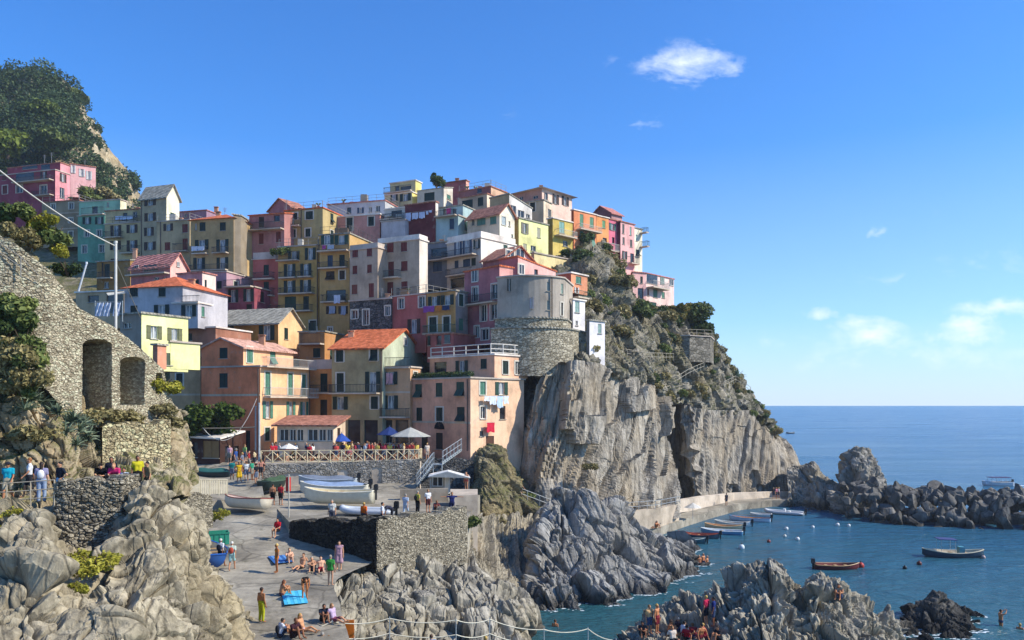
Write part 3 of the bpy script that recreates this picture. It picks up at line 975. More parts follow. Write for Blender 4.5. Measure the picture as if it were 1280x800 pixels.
def block(h, o, Y, a, xl, xc, xr, top, bot, col, roof='flat', rh=1.6, rc='f', L=(), R=(), bal=(), band=(), pipe=(), colR=None, d=7.0, sc=1 / 6.4, ch=(), over=.32, shed=None, mat=None, base=None, plan=None, zt=None, zb=None, parap=0.0, wl='wall'):
    if isinstance(o, str): o = ORG[o]
    ox, oy = o[0], o[1]
    if len(o) > 2: sc = o[2]
    X = lambda x: ox + x * sc
    Yp = lambda y: oy + y * sc
    K = lambda x: (X(x) - CX) / F
    if plan is None:
        a = math.radians(a)
        dl = (-math.cos(a), math.sin(a)); dr = (math.sin(a), math.cos(a))
        if isinstance(Y, tuple):                    # corner lies on the plane of another block's edge
            P, dd, _, _ = Y[0].edges[Y[1]]
            cx, cy, _ = cross_line(P, dd, K(xc))
            if len(Y) > 2: cx += Y[2] * dd[1]; cy -= Y[2] * dd[0]
            Y = cy; Pc = (cx, cy)
        else:
            Pc = (K(xc) * Y, Y)
        P0 = cross_line(Pc, dl, K(xl))[:2]
        P2 = cross_line(Pc, dr, K(xr))[:2] if xr is not None else (Pc[0] + dr[0] * d, Pc[1] + dr[1] * d)
        poly = [P0, Pc, P2, (P0[0] + P2[0] - Pc[0], P0[1] + P2[1] - Pc[1])]
        nvis = 2
    else:
        vis = [(K(x) * yy, yy) for x, yy in plan]
        Pc = vis[len(vis) // 2 if xc is None else xc]; Y = Pc[1]
        nvis = len(vis) - 1
        poly = vis + [(vis[-1][0] - .5, vis[-1][1] + d), (vis[0][0] + .5, vis[0][1] + d)]
    Z = lambda y, yy: CZ + (HY - Yp(y)) * yy / F
    if zt is None: zt = Z(top, Y)
    if zb is None: zb = Z(bot, Y)
    b = Blk(); b.poly, b.zt, b.zb = poly, zt, zb
    root = h.getroot((Pc[0], Pc[1], zb)); off = root.location[:]
    n = len(poly)
    b.edges = []
    for i in range(n):
        p, q = poly[i], poly[(i + 1) % n]
        l = math.hypot(q[0] - p[0], q[1] - p[1]); dd = ((q[0] - p[0]) / l, (q[1] - p[1]) / l)
        b.edges.append((p, dd, (dd[1], -dd[0]), l))
    b.off = off; b.root = root; b.Z = Z; b.K = K; b.X = X

    def hit(e, x, y):
        p, dd, nn, l = b.edges[e]
        hx, hy, u = cross_line(p, dd, K(x))
        return u, Z(y, hy)
    b.hit = hit

    def P3(e, u, z, k=0.0):
        p, dd, nn, l = b.edges[e]
        return (p[0] + dd[0] * u + nn[0] * k, p[1] + dd[1] * u + nn[1] * k, z)
    b.P3 = P3

    def lbox(mb, e, u0, u1, z0, z1, k0, k1, mi=0):
        mb.hexa([P3(e, u0, z0, k1), P3(e, u1, z0, k1), P3(e, u1, z0, k0), P3(e, u0, z0, k0), P3(e, u0, z1, k1), P3(e, u1, z1, k1), P3(e, u1, z1, k0), P3(e, u0, z1, k0)], mi)
    b.lbox = lbox
    # --- openings
    holes = {i: [] for i in range(n)}
    wins = []
    lst = [(0, w) for w in L] + [(nvis - 1 if plan is None else None, w) for w in R]
    for e, w in lst:
        x0, y0, x1, y1, ty = w[:5]; sh = w[5] if len(w) > 5 else GREEN
        xm, ym = (x0 + x1) / 2, (y0 + y1) / 2
        if plan is not None:
            e = 0
            for i in range(nvis):
                u, _ = hit(i, xm, ym)
                if 0 <= u <= b.edges[i][3]: e = i
        u0, _ = hit(e, x0, ym); u1, _ = hit(e, x1, ym); _, z1 = hit(e, xm, y0); _, z0 = hit(e, xm, y1)
        if u0 > u1: u0, u1 = u1, u0
        l = b.edges[e][3]
        u0, u1 = max(u0, .12), min(u1, l - .12); z0 = max(z0, zb + .05)
        if u1 - u0 < .25 or z1 - z0 < .25: continue
        proud = z1 > zt - .08
        h0, h1 = (u0 + .27 * (u1 - u0), u1 - .27 * (u1 - u0)) if ty[0] == 'o' else (u0, u1)
        bad = any(h0 < q[1] + .05 and h1 > q[0] - .05 and z0 < q[3] + .05 and z1 > q[2] - .05 for q in holes[e])
        if bad: proud = True
        if not proud: holes[e].append((h0, h1, z0, z1))
        wins.append((e, u0, u1, z0, z1, h0, h1, ty, sh, proud))
    if plan is None and not R and wl == 'wall' and wins and not isinstance(zt, str):
        p_, q_ = poly[1], poly[2]; l = b.edges[1][3]
        if (q_[0] / q_[1] - p_[0] / p_[1]) * F > 6 and l > 2.2:
            rows = []
            for w_ in sorted(wins, key=lambda v: -(v[4] - v[3])):
                zc_ = (w_[3] + w_[4]) / 2
                if all(abs(zc_ - r_) > 2.2 for r_ in rows): rows.append(zc_)
            rq = random.Random(hash_key(xl, xc, Y))
            for zc_ in rows[:5]:
                for fu in ((.32, .7) if l > 5 else (.45,)):
                    if rq.random() < .35: continue
                    uu = l * fu; h_ = 1.35
                    if zc_ + h_ / 2 < zt - .2 and zc_ - h_ / 2 > zb + .1:
                        holes[1].append((uu - .42, uu + .42, zc_ - h_ / 2, zc_ + h_ / 2)); wins.append((1, uu - .42, uu + .42, zc_ - h_ / 2, zc_ + h_ / 2, uu - .42, uu + .42, rq.choice(('cs', 'c', 'ws', 'v')), rq.choice((GREEN, DGREEN, LGREEN, BROWN)), False))
    # --- walls
    m = MB(off)
    RV = .20
    for e in range(n):
        p, dd, nn, l = b.edges[e]
        mi = 1 if (e >= 1 and e < nvis and colR) else 0  # right faces take colR, usually a lighter wall colour with sunlight painted in
        us = sorted({0.0, l, *[q[0] for q in holes[e]], *[q[1] for q in holes[e]]})
        zs = sorted({zb, zt, *[q[2] for q in holes[e]], *[q[3] for q in holes[e]]})
        for i in range(len(us) - 1):
            for j in range(len(zs) - 1):
                um, zm = (us[i] + us[i + 1]) / 2, (zs[j] + zs[j + 1]) / 2
                if any(q[0] < um < q[1] and q[2] < zm < q[3] for q in holes[e]): continue
                m.add([P3(e, us[i], zs[j]), P3(e, us[i + 1], zs[j]), P3(e, us[i + 1], zs[j + 1]), P3(e, us[i], zs[j + 1])], [(0, 1, 2, 3)], mi)
        for (a0, a1, b0, b1) in holes[e]:
            for (c0, c1) in (((a0, b0), (a1, b0)), ((a1, b0), (a1, b1)), ((a1, b1), (a0, b1)), ((a0, b1), (a0, b0))):
                m.add([P3(e, *c0), P3(e, *c1), P3(e, c1[0], c1[1], -RV), P3(e, c0[0], c0[1], -RV)], [(3, 2, 1, 0)], mi)

    def extra(e, pts):
        m.add([P3(e, u, z) for u, z in pts], [tuple(range(len(pts)))], 1 if (e >= 1 and e < nvis and colR) else 0)
    # --- roof
    A, B, C, D = [Vector((*poly[i], zt)) for i in (0, 1, 2, 3)] if plan is None else (None,) * 4
    rm = ROOFS[rc]()
    r = MB(off)
    ov = over
    if plan is not None or roof == 'flat':
        cxm = sum(p[0] for p in poly) / n; cym = sum(p[1] for p in poly) / n
        big = []
        for i in range(n):
            e1_, e2_ = b.edges[i - 1], b.edges[i]
            nx, ny = e1_[2][0] + e2_[2][0], e1_[2][1] + e2_[2][1]
            s_ = max(.35, 1 + e1_[2][0] * e2_[2][0] + e1_[2][1] * e2_[2][1])
            big.append((poly[i][0] + nx / s_ * .14, poly[i][1] + ny / s_ * .14))
        r.prism(big, zt + .002, zt + .16)
        if parap > 0:
            for e in range(n):
                lbox(r, e, 0.0 if e % 2 == 0 else .22, b.edges[e][3] - (0 if e % 2 == 0 else .22), zt + .162, zt + .16 + parap, -.2, 0.0)
        ridge = None
    elif roof == 'gableR':
        M1, M2 = (B + C) / 2 + Vector((0, 0, rh)), (A + D) / 2 + Vector((0, 0, rh))
        x = Vector((*b.edges[0][1], 0)) * ov
        k = ov / ((B - C).length / 2)
        dn = lambda v, mid: v + (v - mid) * k
        r.slab([dn(A, M2) - x, dn(B, M1) + x, M1 + x, M2 - x], .16)
        r.slab([M2 - x, M1 + x, dn(C, M1) + x, dn(D, M2) - x], .16)
        l = b.edges[1][3]; extra(1, [(0, zt), (l, zt), (l / 2, zt + rh)]); l = b.edges[3][3]; extra(3, [(0, zt), (l, zt), (l / 2, zt + rh)])
    elif roof == 'gableL':
        M1, M2 = (A + B) / 2 + Vector((0, 0, rh)), (C + D) / 2 + Vector((0, 0, rh))
        x = Vector((*b.edges[1][1], 0)) * ov
        k = ov / ((B - A).length / 2)
        dn = lambda v, mid: v + (v - mid) * k
        r.slab([dn(A, M1) - x, M1 - x, M2 + x, dn(D, M2) + x], .16)
        r.slab([M1 - x, dn(B, M1) - x, dn(C, M2) + x, M2 + x], .16)
        l = b.edges[0][3]; extra(0, [(0, zt), (l, zt), (l / 2, zt + rh)]); l = b.edges[2][3]; extra(2, [(0, zt), (l, zt), (l / 2, zt + rh)])
    elif roof == 'hip':
        cen = (A + B + C + D) / 4
        La, Lb = (A - B).length, (B - C).length
        s_ = 1 + ov / min(La, Lb) * 2
        q = [cen + (v - cen) * s_ for v in (A, B, C, D)]
        if La >= Lb:
            dx = (B - A).normalized() * (La - Lb) / 2
            R1, R2 = cen - dx + Vector((0, 0, rh)), cen + dx + Vector((0, 0, rh))
            r.add([q[0], q[1], q[2], q[3], R1, R2], [(0, 1, 5, 4), (1, 2, 5), (2, 3, 4, 5), (3, 0, 4), (3, 2, 1, 0)])
        else:
            dx = (C - B).normalized() * (Lb - La) / 2
            R1, R2 = cen - dx + Vector((0, 0, rh)), cen + dx + Vector((0, 0, rh))
            r.add([q[0], q[1], q[2], q[3], R1, R2], [(0, 1, 4), (1, 2, 5, 4), (2, 3, 5), (3, 0, 4, 5), (3, 2, 1, 0)])
    elif roof == 'shed':
        hh = shed
        q = [v + Vector((0, 0, hh[i])) for i, v in enumerate((A, B, C, D))]
        cen = sum(q, Vector()) / 4
        r.slab([cen + (v - cen) * (1 + ov / 6) + Vector((0, 0, .17)) for v in q], .16)
        for e in range(4):
            l = b.edges[e][3]; pts = [(0, zt), (l, zt)]
            if hh[(e + 1) % 4] > .01: pts.append((l, zt + hh[(e + 1) % 4]))
            if hh[e] > .01: pts.append((0, zt + hh[e]))
            if len(pts) > 2: extra(e, pts)
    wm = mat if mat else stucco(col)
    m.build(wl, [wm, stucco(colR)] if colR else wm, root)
    ro = r.build('roof', rm, root)
    for (fu, fv, chh) in ch:
        e0 = b.edges[0]; e1 = b.edges[1]
        px = poly[0][0] + e0[1][0] * e0[3] * fu + e1[1][0] * e1[3] * fv
        py = poly[0][1] + e0[1][1] * e0[3] * fu + e1[1][1] * e1[3] * fv
        c = MB(off); w2 = .3; zc = zt - .2
        hz = zt + (rh if roof in ('gableR', 'gableL', 'hip') else 0) * .6 + chh
        c.box(px - w2, py - w2 * .8, zc, px + w2, py + w2 * .8, hz); c.box(px - w2 - .08, py - w2, hz + .12, px + w2 + .08, py + w2, hz + .2)
        for sx in (-1, 1): c.box(px + sx * w2 - .06, py - .1, hz, px + sx * w2 + .06, py + .1, hz + .12)
        c.build('chimney', stucco('#b58a6a'), ro)
    rr = random.Random(hash_key(xl, top, Y))
    if plan is None and wl == 'wall' and Y > 84 and b.edges[0][3] * b.edges[1][3] > 26:
        e0 = b.edges[0]; e1 = b.edges[1]
        for q in range(rr.choice((0, 1, 1, 2))):
            fu, fv = rr.uniform(.15, .85), rr.uniform(.3, .7)
            px = poly[0][0] + e0[1][0] * e0[3] * fu + e1[1][0] * e1[3] * fv; py = poly[0][1] + e0[1][1] * e0[3] * fu + e1[1][1] * e1[3] * fv
            zc = zt + (rh * .75 if roof in ('gableR', 'gableL', 'hip') else (max(shed) * .8 if shed else .1))
            c = MB(off)
            if rr.random() < .5:
                hh_ = rr.uniform(.6, 1.2); c.box(px - .25, py - .22, zc - 1.0, px + .25, py + .22, zc + hh_); c.box(px - .33, py - .3, zc + hh_ + .003, px + .33, py + .3, zc + hh_ + .09); c.build('chimney', stucco('#b08a70'), ro)
            else:
                hh_ = rr.uniform(1.4, 2.4); c.tube([(px, py, zc - 1.0), (px, py, zc + hh_)], .035, 5)
                for k_ in range(4): c.tube([(px - .35 + .05 * k_, py, zc + hh_ - .1 - .16 * k_), (px + .35 - .05 * k_, py, zc + hh_ - .1 - .16 * k_)], .02, 4)
                c.build('antenna', plain('#8a8a88', .5), ro)
        if roof == 'flat' and not parap and rr.random() < .6:
            c = MB(off); zr = zt + .165
            for e in (0, 1):
                l = b.edges[e][3]; nn_ = max(2, int(l / 1.3))
                for k_ in range(nn_ + 1):
                    u = .03 + (l - .1) * k_ / nn_; lbox(c, e, u, u + .04, zr, zr + .95, -.12, -.08)
                for hz_ in (.45, .92): lbox(c, e, .03, l - .03, zr + hz_, zr + hz_ + .035, -.115, -.085)
            c.build('terrace_railing', plain('#8f8c84' if rr.random() < .6 else '#4a4844', .5), ro)
            for k_ in range(rr.choice((1, 2, 3))):
                c = MB(off); u = rr.uniform(.5, max(.6, b.edges[0][3] - .8)); kk = -rr.uniform(.5, 1.6); w_ = rr.uniform(.25, .5); q = P3(0, u, zr, kk)
                if rr.random() < .5:
                    c.box(q[0] - .2, q[1] - .2, zr, q[0] + .2, q[1] + .2, zr + .35)
                    c.build('planter', plain('#a0583a', .8), ro); c = MB(off)
                    for t_ in range(16):
                        a_ = rr.uniform(0, 6.28); e_ = rr.uniform(.2, .5); c.slab([(q[0], q[1], zr + .35), (q[0] + .12 * math.cos(a_), q[1] + .12 * math.sin(a_), zr + .4 + e_), (q[0] + e_ * math.cos(a_ + .3), q[1] + e_ * math.sin(a_ + .3), zr + .45 + e_ * .8)], .01)
                    c.build('foliage', LEAFY(), ro)
                else:
                    c.box(q[0] - w_, q[1] - w_, zr, q[0] + w_, q[1] + w_, zr + rr.uniform(.5, 1.3)); c.build('roof_box', plain(rr.choice(('#8a8478', '#b8b2a4', '#6a5a4a')), .8), ro)
    # --- windows
    for (e, u0, u1, z0, z1, h0, h1, ty, sh, proud) in wins:
        bk = .05 if proud else -.16
        fm = MB(off)
        sur = 's' in ty[1:]
        t = ty[0]
        lbox(fm, e, h0 - .08, h1 + .08, z0 - .07, z0 - .002, -.02, .10)
        if sur:
            for (q0, q1, r0, r1) in ((h0 - .17, h0 - .005, z0, z1 + .14), (h1 + .005, h1 + .17, z0, z1 + .14), (h0 - .005, h1 + .005, z1 + .004, z1 + .14)):
                lbox(fm, e, q0, q1, r0, r1, .0, .035)
        f = fm.build('door_frame' if t == 'D' else 'window', plain(SURR if sur else '#a39a8a', .8), root)
        lo = -.12 if not proud else .01
        if t in 'cvD':
            s = MB(off)
            um = (u0 + u1) / 2
            parts = [(u0, um - .012), (um + .012, u1)] if (u1 - u0) > .55 and t != 'D' else [(u0, u1)]
            zm = z0 + .48 * (z1 - z0)
            for (q0, q1) in parts:
                if t == 'v':
                    lbox(s, e, q0, q1, zm, z1, lo, lo + .05)
                    kk = .42
                    s.hexa([P3(e, q0, z0, kk), P3(e, q1, z0, kk), P3(e, q1, z0, kk - .05), P3(e, q0, z0, kk - .05), P3(e, q0, zm, lo + .05), P3(e, q1, zm, lo + .05), P3(e, q1, zm, lo), P3(e, q0, zm, lo)])
                else:
                    lbox(s, e, q0, q1, z0, z1, lo, lo + .05)
                    fr = .07
                    for (a0, a1, b0, b1) in ((q0, q0 + fr, z0, z1), (q1 - fr, q1, z0, z1), (q0 + fr, q1 - fr, z1 - fr, z1), (q0 + fr, q1 - fr, z0, z0 + fr), (q0 + fr, q1 - fr, (z0 + z1) / 2 - .04, (z0 + z1) / 2 + .04)):
                        lbox(s, e, a0, a1, b0, b1, lo + .05, lo + .075)
            s.build('door' if t == 'D' else 'shutter', plain(sh, .6), f)
            if t == 'v':
                g = MB(off); lbox(g, e, u0, u1, z0, zm, lo - .06, lo - .03); g.build('pane', glass(), f)
        else:
            g = MB(off)
            lbox(g, e, h0, h1, z0, z1, bk - .04, bk)
            g.build('pane', glass() if t in 'wd' else MATS['curtain_glass'], f)
            if t in 'wo':
                c = MB(off); fr = .055
                um = (h0 + h1) / 2
                for (a0, a1, b0, b1) in ((h0, h0 + fr, z0, z1), (h1 - fr, h1, z0, z1), (h0 + fr, h1 - fr, z1 - fr, z1), (h0 + fr, h1 - fr, z0, z0 + fr), (um - .035, um + .035, z0 + fr, z1 - fr)):
                    lbox(c, e, a0, a1, b0, b1, bk, bk + .05)
                c.build('sash', plain('#d5d2c8', .6), f)
            if t == 'o':
                for (a0, a1) in ((u0, h0 - .02), (h1 + .02, u1)):
                    s = MB(off); lbox(s, e, a0, a1, z0 - .02, z1 + .02, .02, .06)
                    for kz in (z0, (z0 + z1) / 2 - .04, z1 - .08): lbox(s, e, a0, a1, kz, kz + .08, .06, .08)
                    s.build('shutter', plain(sh, .6), f)
    # --- balconies
    for bb in bal:
        e, x0, x1, yr, yf = bb[:5]; dep = bb[5] if len(bb) > 5 else .95; kind = bb[6] if len(bb) > 6 else 'r'
        u0, zf = hit(e, x0, yf); u1, _ = hit(e, x1, yf); xm = (x0 + x1) / 2
        _, zf = hit(e, xm, yf); _, zr = hit(e, xm, yr)
        if u0 > u1: u0, u1 = u1, u0
        zr = max(zr, zf + .7); zr = min(zr, zf + 1.15)
        s = MB(off); lbox(s, e, u0, u1, zf - .16, zf, -.05, dep)
        so_ = s.build('balcony', stucco('#b9ad98') if kind != 's' else wm, root)
        q = MB(off)
        if kind == 's':
            lbox(q, e, u0, u1, zf + .002, zr, dep - .12, dep); lbox(q, e, u0, u0 + .12, zf + .002, zr, 0, dep - .12); lbox(q, e, u1 - .12, u1, zf + .002, zr, 0, dep - .12)
            q.build('parapet', wm, so_)
        else:
            th = .022
            lbox(q, e, u0, u1, zr - .05, zr, dep - .05, dep); lbox(q, e, u0, u1, zf + .08, zf + .11, dep - .04, dep - .01)
            for uu in (u0, u1 - .05): lbox(q, e, uu, uu + .05, zr - .05, zr, 0, dep - .05)
            nb = max(3, int((u1 - u0) / .16))
            for i in range(nb + 1):
                uu = u0 + (u1 - u0 - th) * i / nb
                lbox(q, e, uu, uu + th, zf, zr - .05, dep - .035, dep - .013)
            for i in range(1, int(dep / .2)):
                for uu in (u0, u1 - th): lbox(q, e, uu, uu + th, zf, zr - .05, i * .2, i * .2 + th)
            q.build('railing', plain('#3b3d3c' if kind == 'r' else '#b5b2a8' if kind == 'w' else '#3c5a4c', .5), so_)
    for (e, y) in band:
        l = b.edges[e][3]; _, z = hit(e, (X_inv(b, e)), y)
        s = MB(off); lbox(s, e, .0, l, z - .10, z + .10, .0, .045); s.build('cornice', stucco('#b8a890'), root)
    for (e, x, y0, y1) in pipe:
        u, za = hit(e, x, y0); _, zc = hit(e, x, y1)
        s = MB(off); s.tube([P3(e, u, max(zc, zb), .1), P3(e, u, min(za, zt), .1)], .06, 6); s.build('drainpipe', plain('#5e5146', .6), root)
    return b


def X_inv(b, e):
    "zoom column of the middle of an edge"
    p, dd, nn, l = b.edges[e]
    mx, my = p[0] + dd[0] * l / 2, p[1] + dd[1] * l / 2
    k = mx / my
    # X(x) = ox + x*sc ; K(x) = (X-CX)/F
    x0, x1 = b.K(0), b.K(100)
    return (k - x0) / (x1 - x0) * 100


def curtain():
    t = NT('curtained_pane')
    v = t.noise(t.pos((1, 1, .4)), 2.2, 3)
    MATS['curtain_glass'] = t.done(t.ramp(v, [(.4, srgb('#5c646c')), (.6, srgb('#a9adae'))]), .25, .5)


curtain()
ORG = dict(A=(0, 180), B=(80, 220), C=(240, 220), D=(400, 210), E=(560, 210), F=(680, 220), G=(80, 310), H=(240, 320), I=(400, 300), J=(560, 300), K=(700, 300), L=(150, 380), M=(240, 440), N=(380, 400), O=(480, 420), Q=(0, 260, 240 / 1280))
HB = {}


def house(key, label, *a, **k):
    h = House(label); HB[key] = (h, block(h, *a, **k)); return HB[key]


def more(key, *a, **k):
    b = block(HB[key][0], *a, **k); HB[key + '+'] = (HB[key][0], b); return b


# ---- front row
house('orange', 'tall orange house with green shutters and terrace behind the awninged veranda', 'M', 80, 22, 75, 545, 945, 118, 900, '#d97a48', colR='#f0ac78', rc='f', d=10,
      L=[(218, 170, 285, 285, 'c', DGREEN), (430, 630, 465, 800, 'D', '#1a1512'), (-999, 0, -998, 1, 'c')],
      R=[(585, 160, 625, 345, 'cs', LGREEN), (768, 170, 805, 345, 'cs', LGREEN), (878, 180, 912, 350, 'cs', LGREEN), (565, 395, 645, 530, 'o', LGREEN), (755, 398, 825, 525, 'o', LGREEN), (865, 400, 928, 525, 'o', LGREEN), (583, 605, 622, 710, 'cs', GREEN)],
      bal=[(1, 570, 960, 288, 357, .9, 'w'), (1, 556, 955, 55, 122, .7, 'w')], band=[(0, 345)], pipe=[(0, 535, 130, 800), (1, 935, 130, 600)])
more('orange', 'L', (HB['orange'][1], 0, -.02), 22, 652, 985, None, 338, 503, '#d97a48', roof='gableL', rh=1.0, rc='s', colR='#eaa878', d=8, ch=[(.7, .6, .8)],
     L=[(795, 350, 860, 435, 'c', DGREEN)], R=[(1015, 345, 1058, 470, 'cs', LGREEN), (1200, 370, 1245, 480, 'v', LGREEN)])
house('ochreterrace', 'narrow orange house with grey roof terrace between orange and olive houses', 'N', 88, 14, 30, 233, None, 392, 1010, '#c98a44', rc='f', parap=.9,
      L=[(130, 428, 187, 575, 'c', DGREEN), (130, 637, 185, 772, 'D', '#3a3024')], bal=[(0, 60, 228, 520, 580, .8)], d=8)
house('ochrebox', 'small ochre house with dark tiled balcony above the grey roof terrace', 'N', 93, 14, -40, 165, 335, 95, 400, '#b07e44', rc='g', L=[(72, 225, 130, 300, 'c', DGREEN), (40, 20, 95, 100, 'c', DGREEN)],
      bal=[(0, -10, 162, 90, 190, 1.0)], d=6)
house('olive', 'olive yellow house with bright terracotta roof by the waterfront terrace', 'N', 84.6, 16, 222, 628, 948, 212, 1010, '#a39468', roof='gableR', rh=2.4, rc='t', colR='#a9b59a', d=10, over=.35,
      L=[(257, 240, 315, 335, 'cs', DGREEN), (530, 230, 588, 327, 'vs', DGREEN), (262, 425, 318, 575, 'cs', DGREEN), (490, 415, 610, 575, 'o', DGREEN), (232, 615, 350, 715, 'o', DGREEN), (535, 612, 592, 712, 'cs', DGREEN), (240, 800, 320, 985, 'd'), (350, 800, 450, 985, 'd'), (480, 800, 590, 985, 'd')],
      R=[(797, 138, 822, 205, 'ws')], bal=[(0, 232, 612, 515, 582, 1.0)], pipe=[(0, 620, 215, 780)], ch=[(.1, .3, .5)])
house('peach', 'peach house with railed roof terrace between olive and salmon houses', 'N', 84.3, 20, 632, 850, None, 380, 1010, '#bd9468', rc='f', d=2.6,
      L=[(640, 415, 748, 515, 'o', DGREEN), (640, 605, 752, 712, 'o', DGREEN), (648, 800, 705, 985, 'd'), (730, 800, 835, 985, 'd')], band=[(0, 578)], bal=[(0, 640, 845, 706, 772, 1.0), (0, 640, 850, 300, 376, .3)])
s5 = house('salmon', 'salmon pink house with green planted terrace beside the pale cliff', 'O', 79, 42, 213, 692, 1120, 338, 1150, '#d09a78', colR='#e8b792', rc='f', d=10,
      L=[(247, 385, 303, 490, 'v', GREEN), (413, 375, 467, 485, 'c', GREEN), (577, 367, 640, 478, 'v', GREEN), (258, 573, 305, 682, 'c', DGREEN), (417, 572, 470, 680, 'cs', DGREEN), (582, 568, 645, 680, 'v', DGREEN), (415, 775, 470, 905, 'D', '#2a2622'), (300, 790, 350, 900, 'D', '#2a2622')],
      R=[(768, 365, 812, 470, 'cs', LGREEN), (890, 370, 988, 470, 'o', GREEN), (772, 565, 815, 662, 'ws'), (765, 760, 800, 800, 'd'), (925, 560, 972, 665, 'd'), (815, 800, 880, 930, 'D', '#5a3a2a')], band=[(0, 690)], pipe=[(0, 672, 345, 920)])
more('salmon', 'O', (s5[1], 1, .002), 42, 365, 884, 1148, 152, 333, '#cf9a78', colR='#e2b08c', rc='w', zb=s5[1].zt + .17,
     L=[(400, 208, 500, 325, 'd'), (575, 198, 672, 318, 'o', DGREEN), (772, 182, 822, 262, 'c', DGREEN)])
sb = HB['salmon'][1]
em = MB(sb.off); u_, z_ = sb.hit(0, 445, 715)
for k_ in range(9):
    a0, a1 = math.pi * k_ / 9, math.pi * (k_ + .8) / 9
    em.slab([sb.P3(0, u_, z_ - .35, .06), sb.P3(0, u_ + .75 * math.cos(a0), z_ - .35 + .75 * math.sin(a0), .06), sb.P3(0, u_ + .75 * math.cos(a1), z_ - .35 + .75 * math.sin(a1), .06)], .05)
em.build('emblem', plain('#23252a', .7), sb.root)
# ---- second row, left of centre
house('ochregable', 'ochre house with grey slate roof and cream gable behind the orange house', 'H', 94, 16, 205, 690, 882, 522, 800, '#b4791f', roof='gableR', rh=1.9, rc='g', colR='#d8b27c', d=9,
      L=[(210, 565, 335, 655, 'o', DGREEN), (537, 555, 660, 672, 'o', DGREEN), (425, 555, 445, 570, 'c', BROWN)])
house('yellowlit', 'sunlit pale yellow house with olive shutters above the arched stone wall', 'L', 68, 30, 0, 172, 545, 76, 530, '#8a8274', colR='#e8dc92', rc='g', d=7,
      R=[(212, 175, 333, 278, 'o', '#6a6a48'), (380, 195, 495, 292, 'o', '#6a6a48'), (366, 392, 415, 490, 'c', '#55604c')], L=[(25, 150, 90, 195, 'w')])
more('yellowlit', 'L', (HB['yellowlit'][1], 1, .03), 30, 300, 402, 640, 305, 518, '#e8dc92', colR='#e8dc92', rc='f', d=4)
house('tanshade', 'low tan house in shade with one dark shutter under the pale yellow house', 'L', 84.5, 18, 400, 645, None, 528, 860, '#b09066', rc='f', d=4, L=[(450, 555, 502, 668, 'cs', DGREEN)], band=[(0, 725)])
house('brownlink', 'low brown pink house with cream coping between yellow and ochre houses', 'L', 84, 18, 530, 765, None, 190, 420, '#9a6a52', rc='w', d=6, L=[(538, 235, 577, 292, 'c', '#3a3a30')])
g8 = house('greyhip', 'grey white house with orange hipped roof under the pink houses', 'G', 84, 14, 482, 950, None, 305, 640, '#a9abb0', roof='hip', rh=1.7, rc='t', d=8, ch=[(.75, .5, .2)],
      L=[(530, 318, 590, 388, 'c', DGREEN), (755, 318, 813, 388, 'c', DGREEN), (530, 460, 587, 522, 'c', DGREEN), (722, 455, 843, 548, 'o', DGREEN)])
more('greyhip', 'G', (g8[1], 0, .4), 14, 872, 1090, 1180, 440, 640, '#a9abb0', rc='w', L=[(940, 457, 1058, 547, 'o', DGREEN)], R=[(1100, 470, 1125, 550, 'c', LGREEN)], bal=[(0, 950, 1085, 395, 436, .3)])
house('pinkbalcony', 'small pink house with sunlit gable and loggia above the grey white house', 'G', 102, 22, 535, 850, 982, 128, 330, '#b0727a', colR='#dfa79a', roof='gableR', rh=1.7, rc='p', d=7,
      L=[(565, 140, 600, 170, 'w'), (640, 135, 750, 185, 'd'), (720, 232, 760, 255, 'w'), (790, 232, 815, 255, 'w')], R=[(900, 110, 922, 150, 'w')], bal=[(0, 530, 845, 150, 210, .9)])
house('pinkflat', 'flat roofed rose house with sunlit end beside the grey white house', 'G', 98, 20, 905, 1106, 1215, 198, 420, '#bd8486', colR='#d9c4b8', rc='p', L=[(1042, 252, 1080, 328, 'c', DGREEN)], R=[(1125, 255, 1142, 315, 'c', DGREEN)])
house('lavender', 'lavender pink house with one green shutter behind the flat roofed rose house', 'H', 103, 16, 70, 276, None, 128, 520, '#a4838e', rc='f', L=[(197, 200, 238, 262, 'c', DGREEN), (190, 395, 262, 480, 'D', '#2a2420')], d=6)
house('magenta', 'dark magenta house with awninged balcony next to the lavender house', 'H', 102.5, 14, 276, 498, None, 250, 520, '#8a4450', rc='f', d=6,
      L=[(290, 270, 370, 370, 'o', DGREEN), (412, 265, 497, 362, 'o', DGREEN), (435, 385, 480, 470, 'D', '#17140f')], bal=[(0, 280, 498, 195, 246, .9)])
house('slategold', 'dark ochre house with grey slate roof behind the leaning white pole', 'G', 112, 14, 262, 530, None, 100, 420, '#8e6c34', rc='g', d=8, roof='shed', shed=(0, 0.0, 1.4, 1.4), L=[(322, 128, 366, 235, 'c', DGREEN), (320, 270, 358, 322, 'w'), (300, 118, 316, 230, 'c', BROWN)], bal=[(0, 290, 400, 195, 240, .7)])
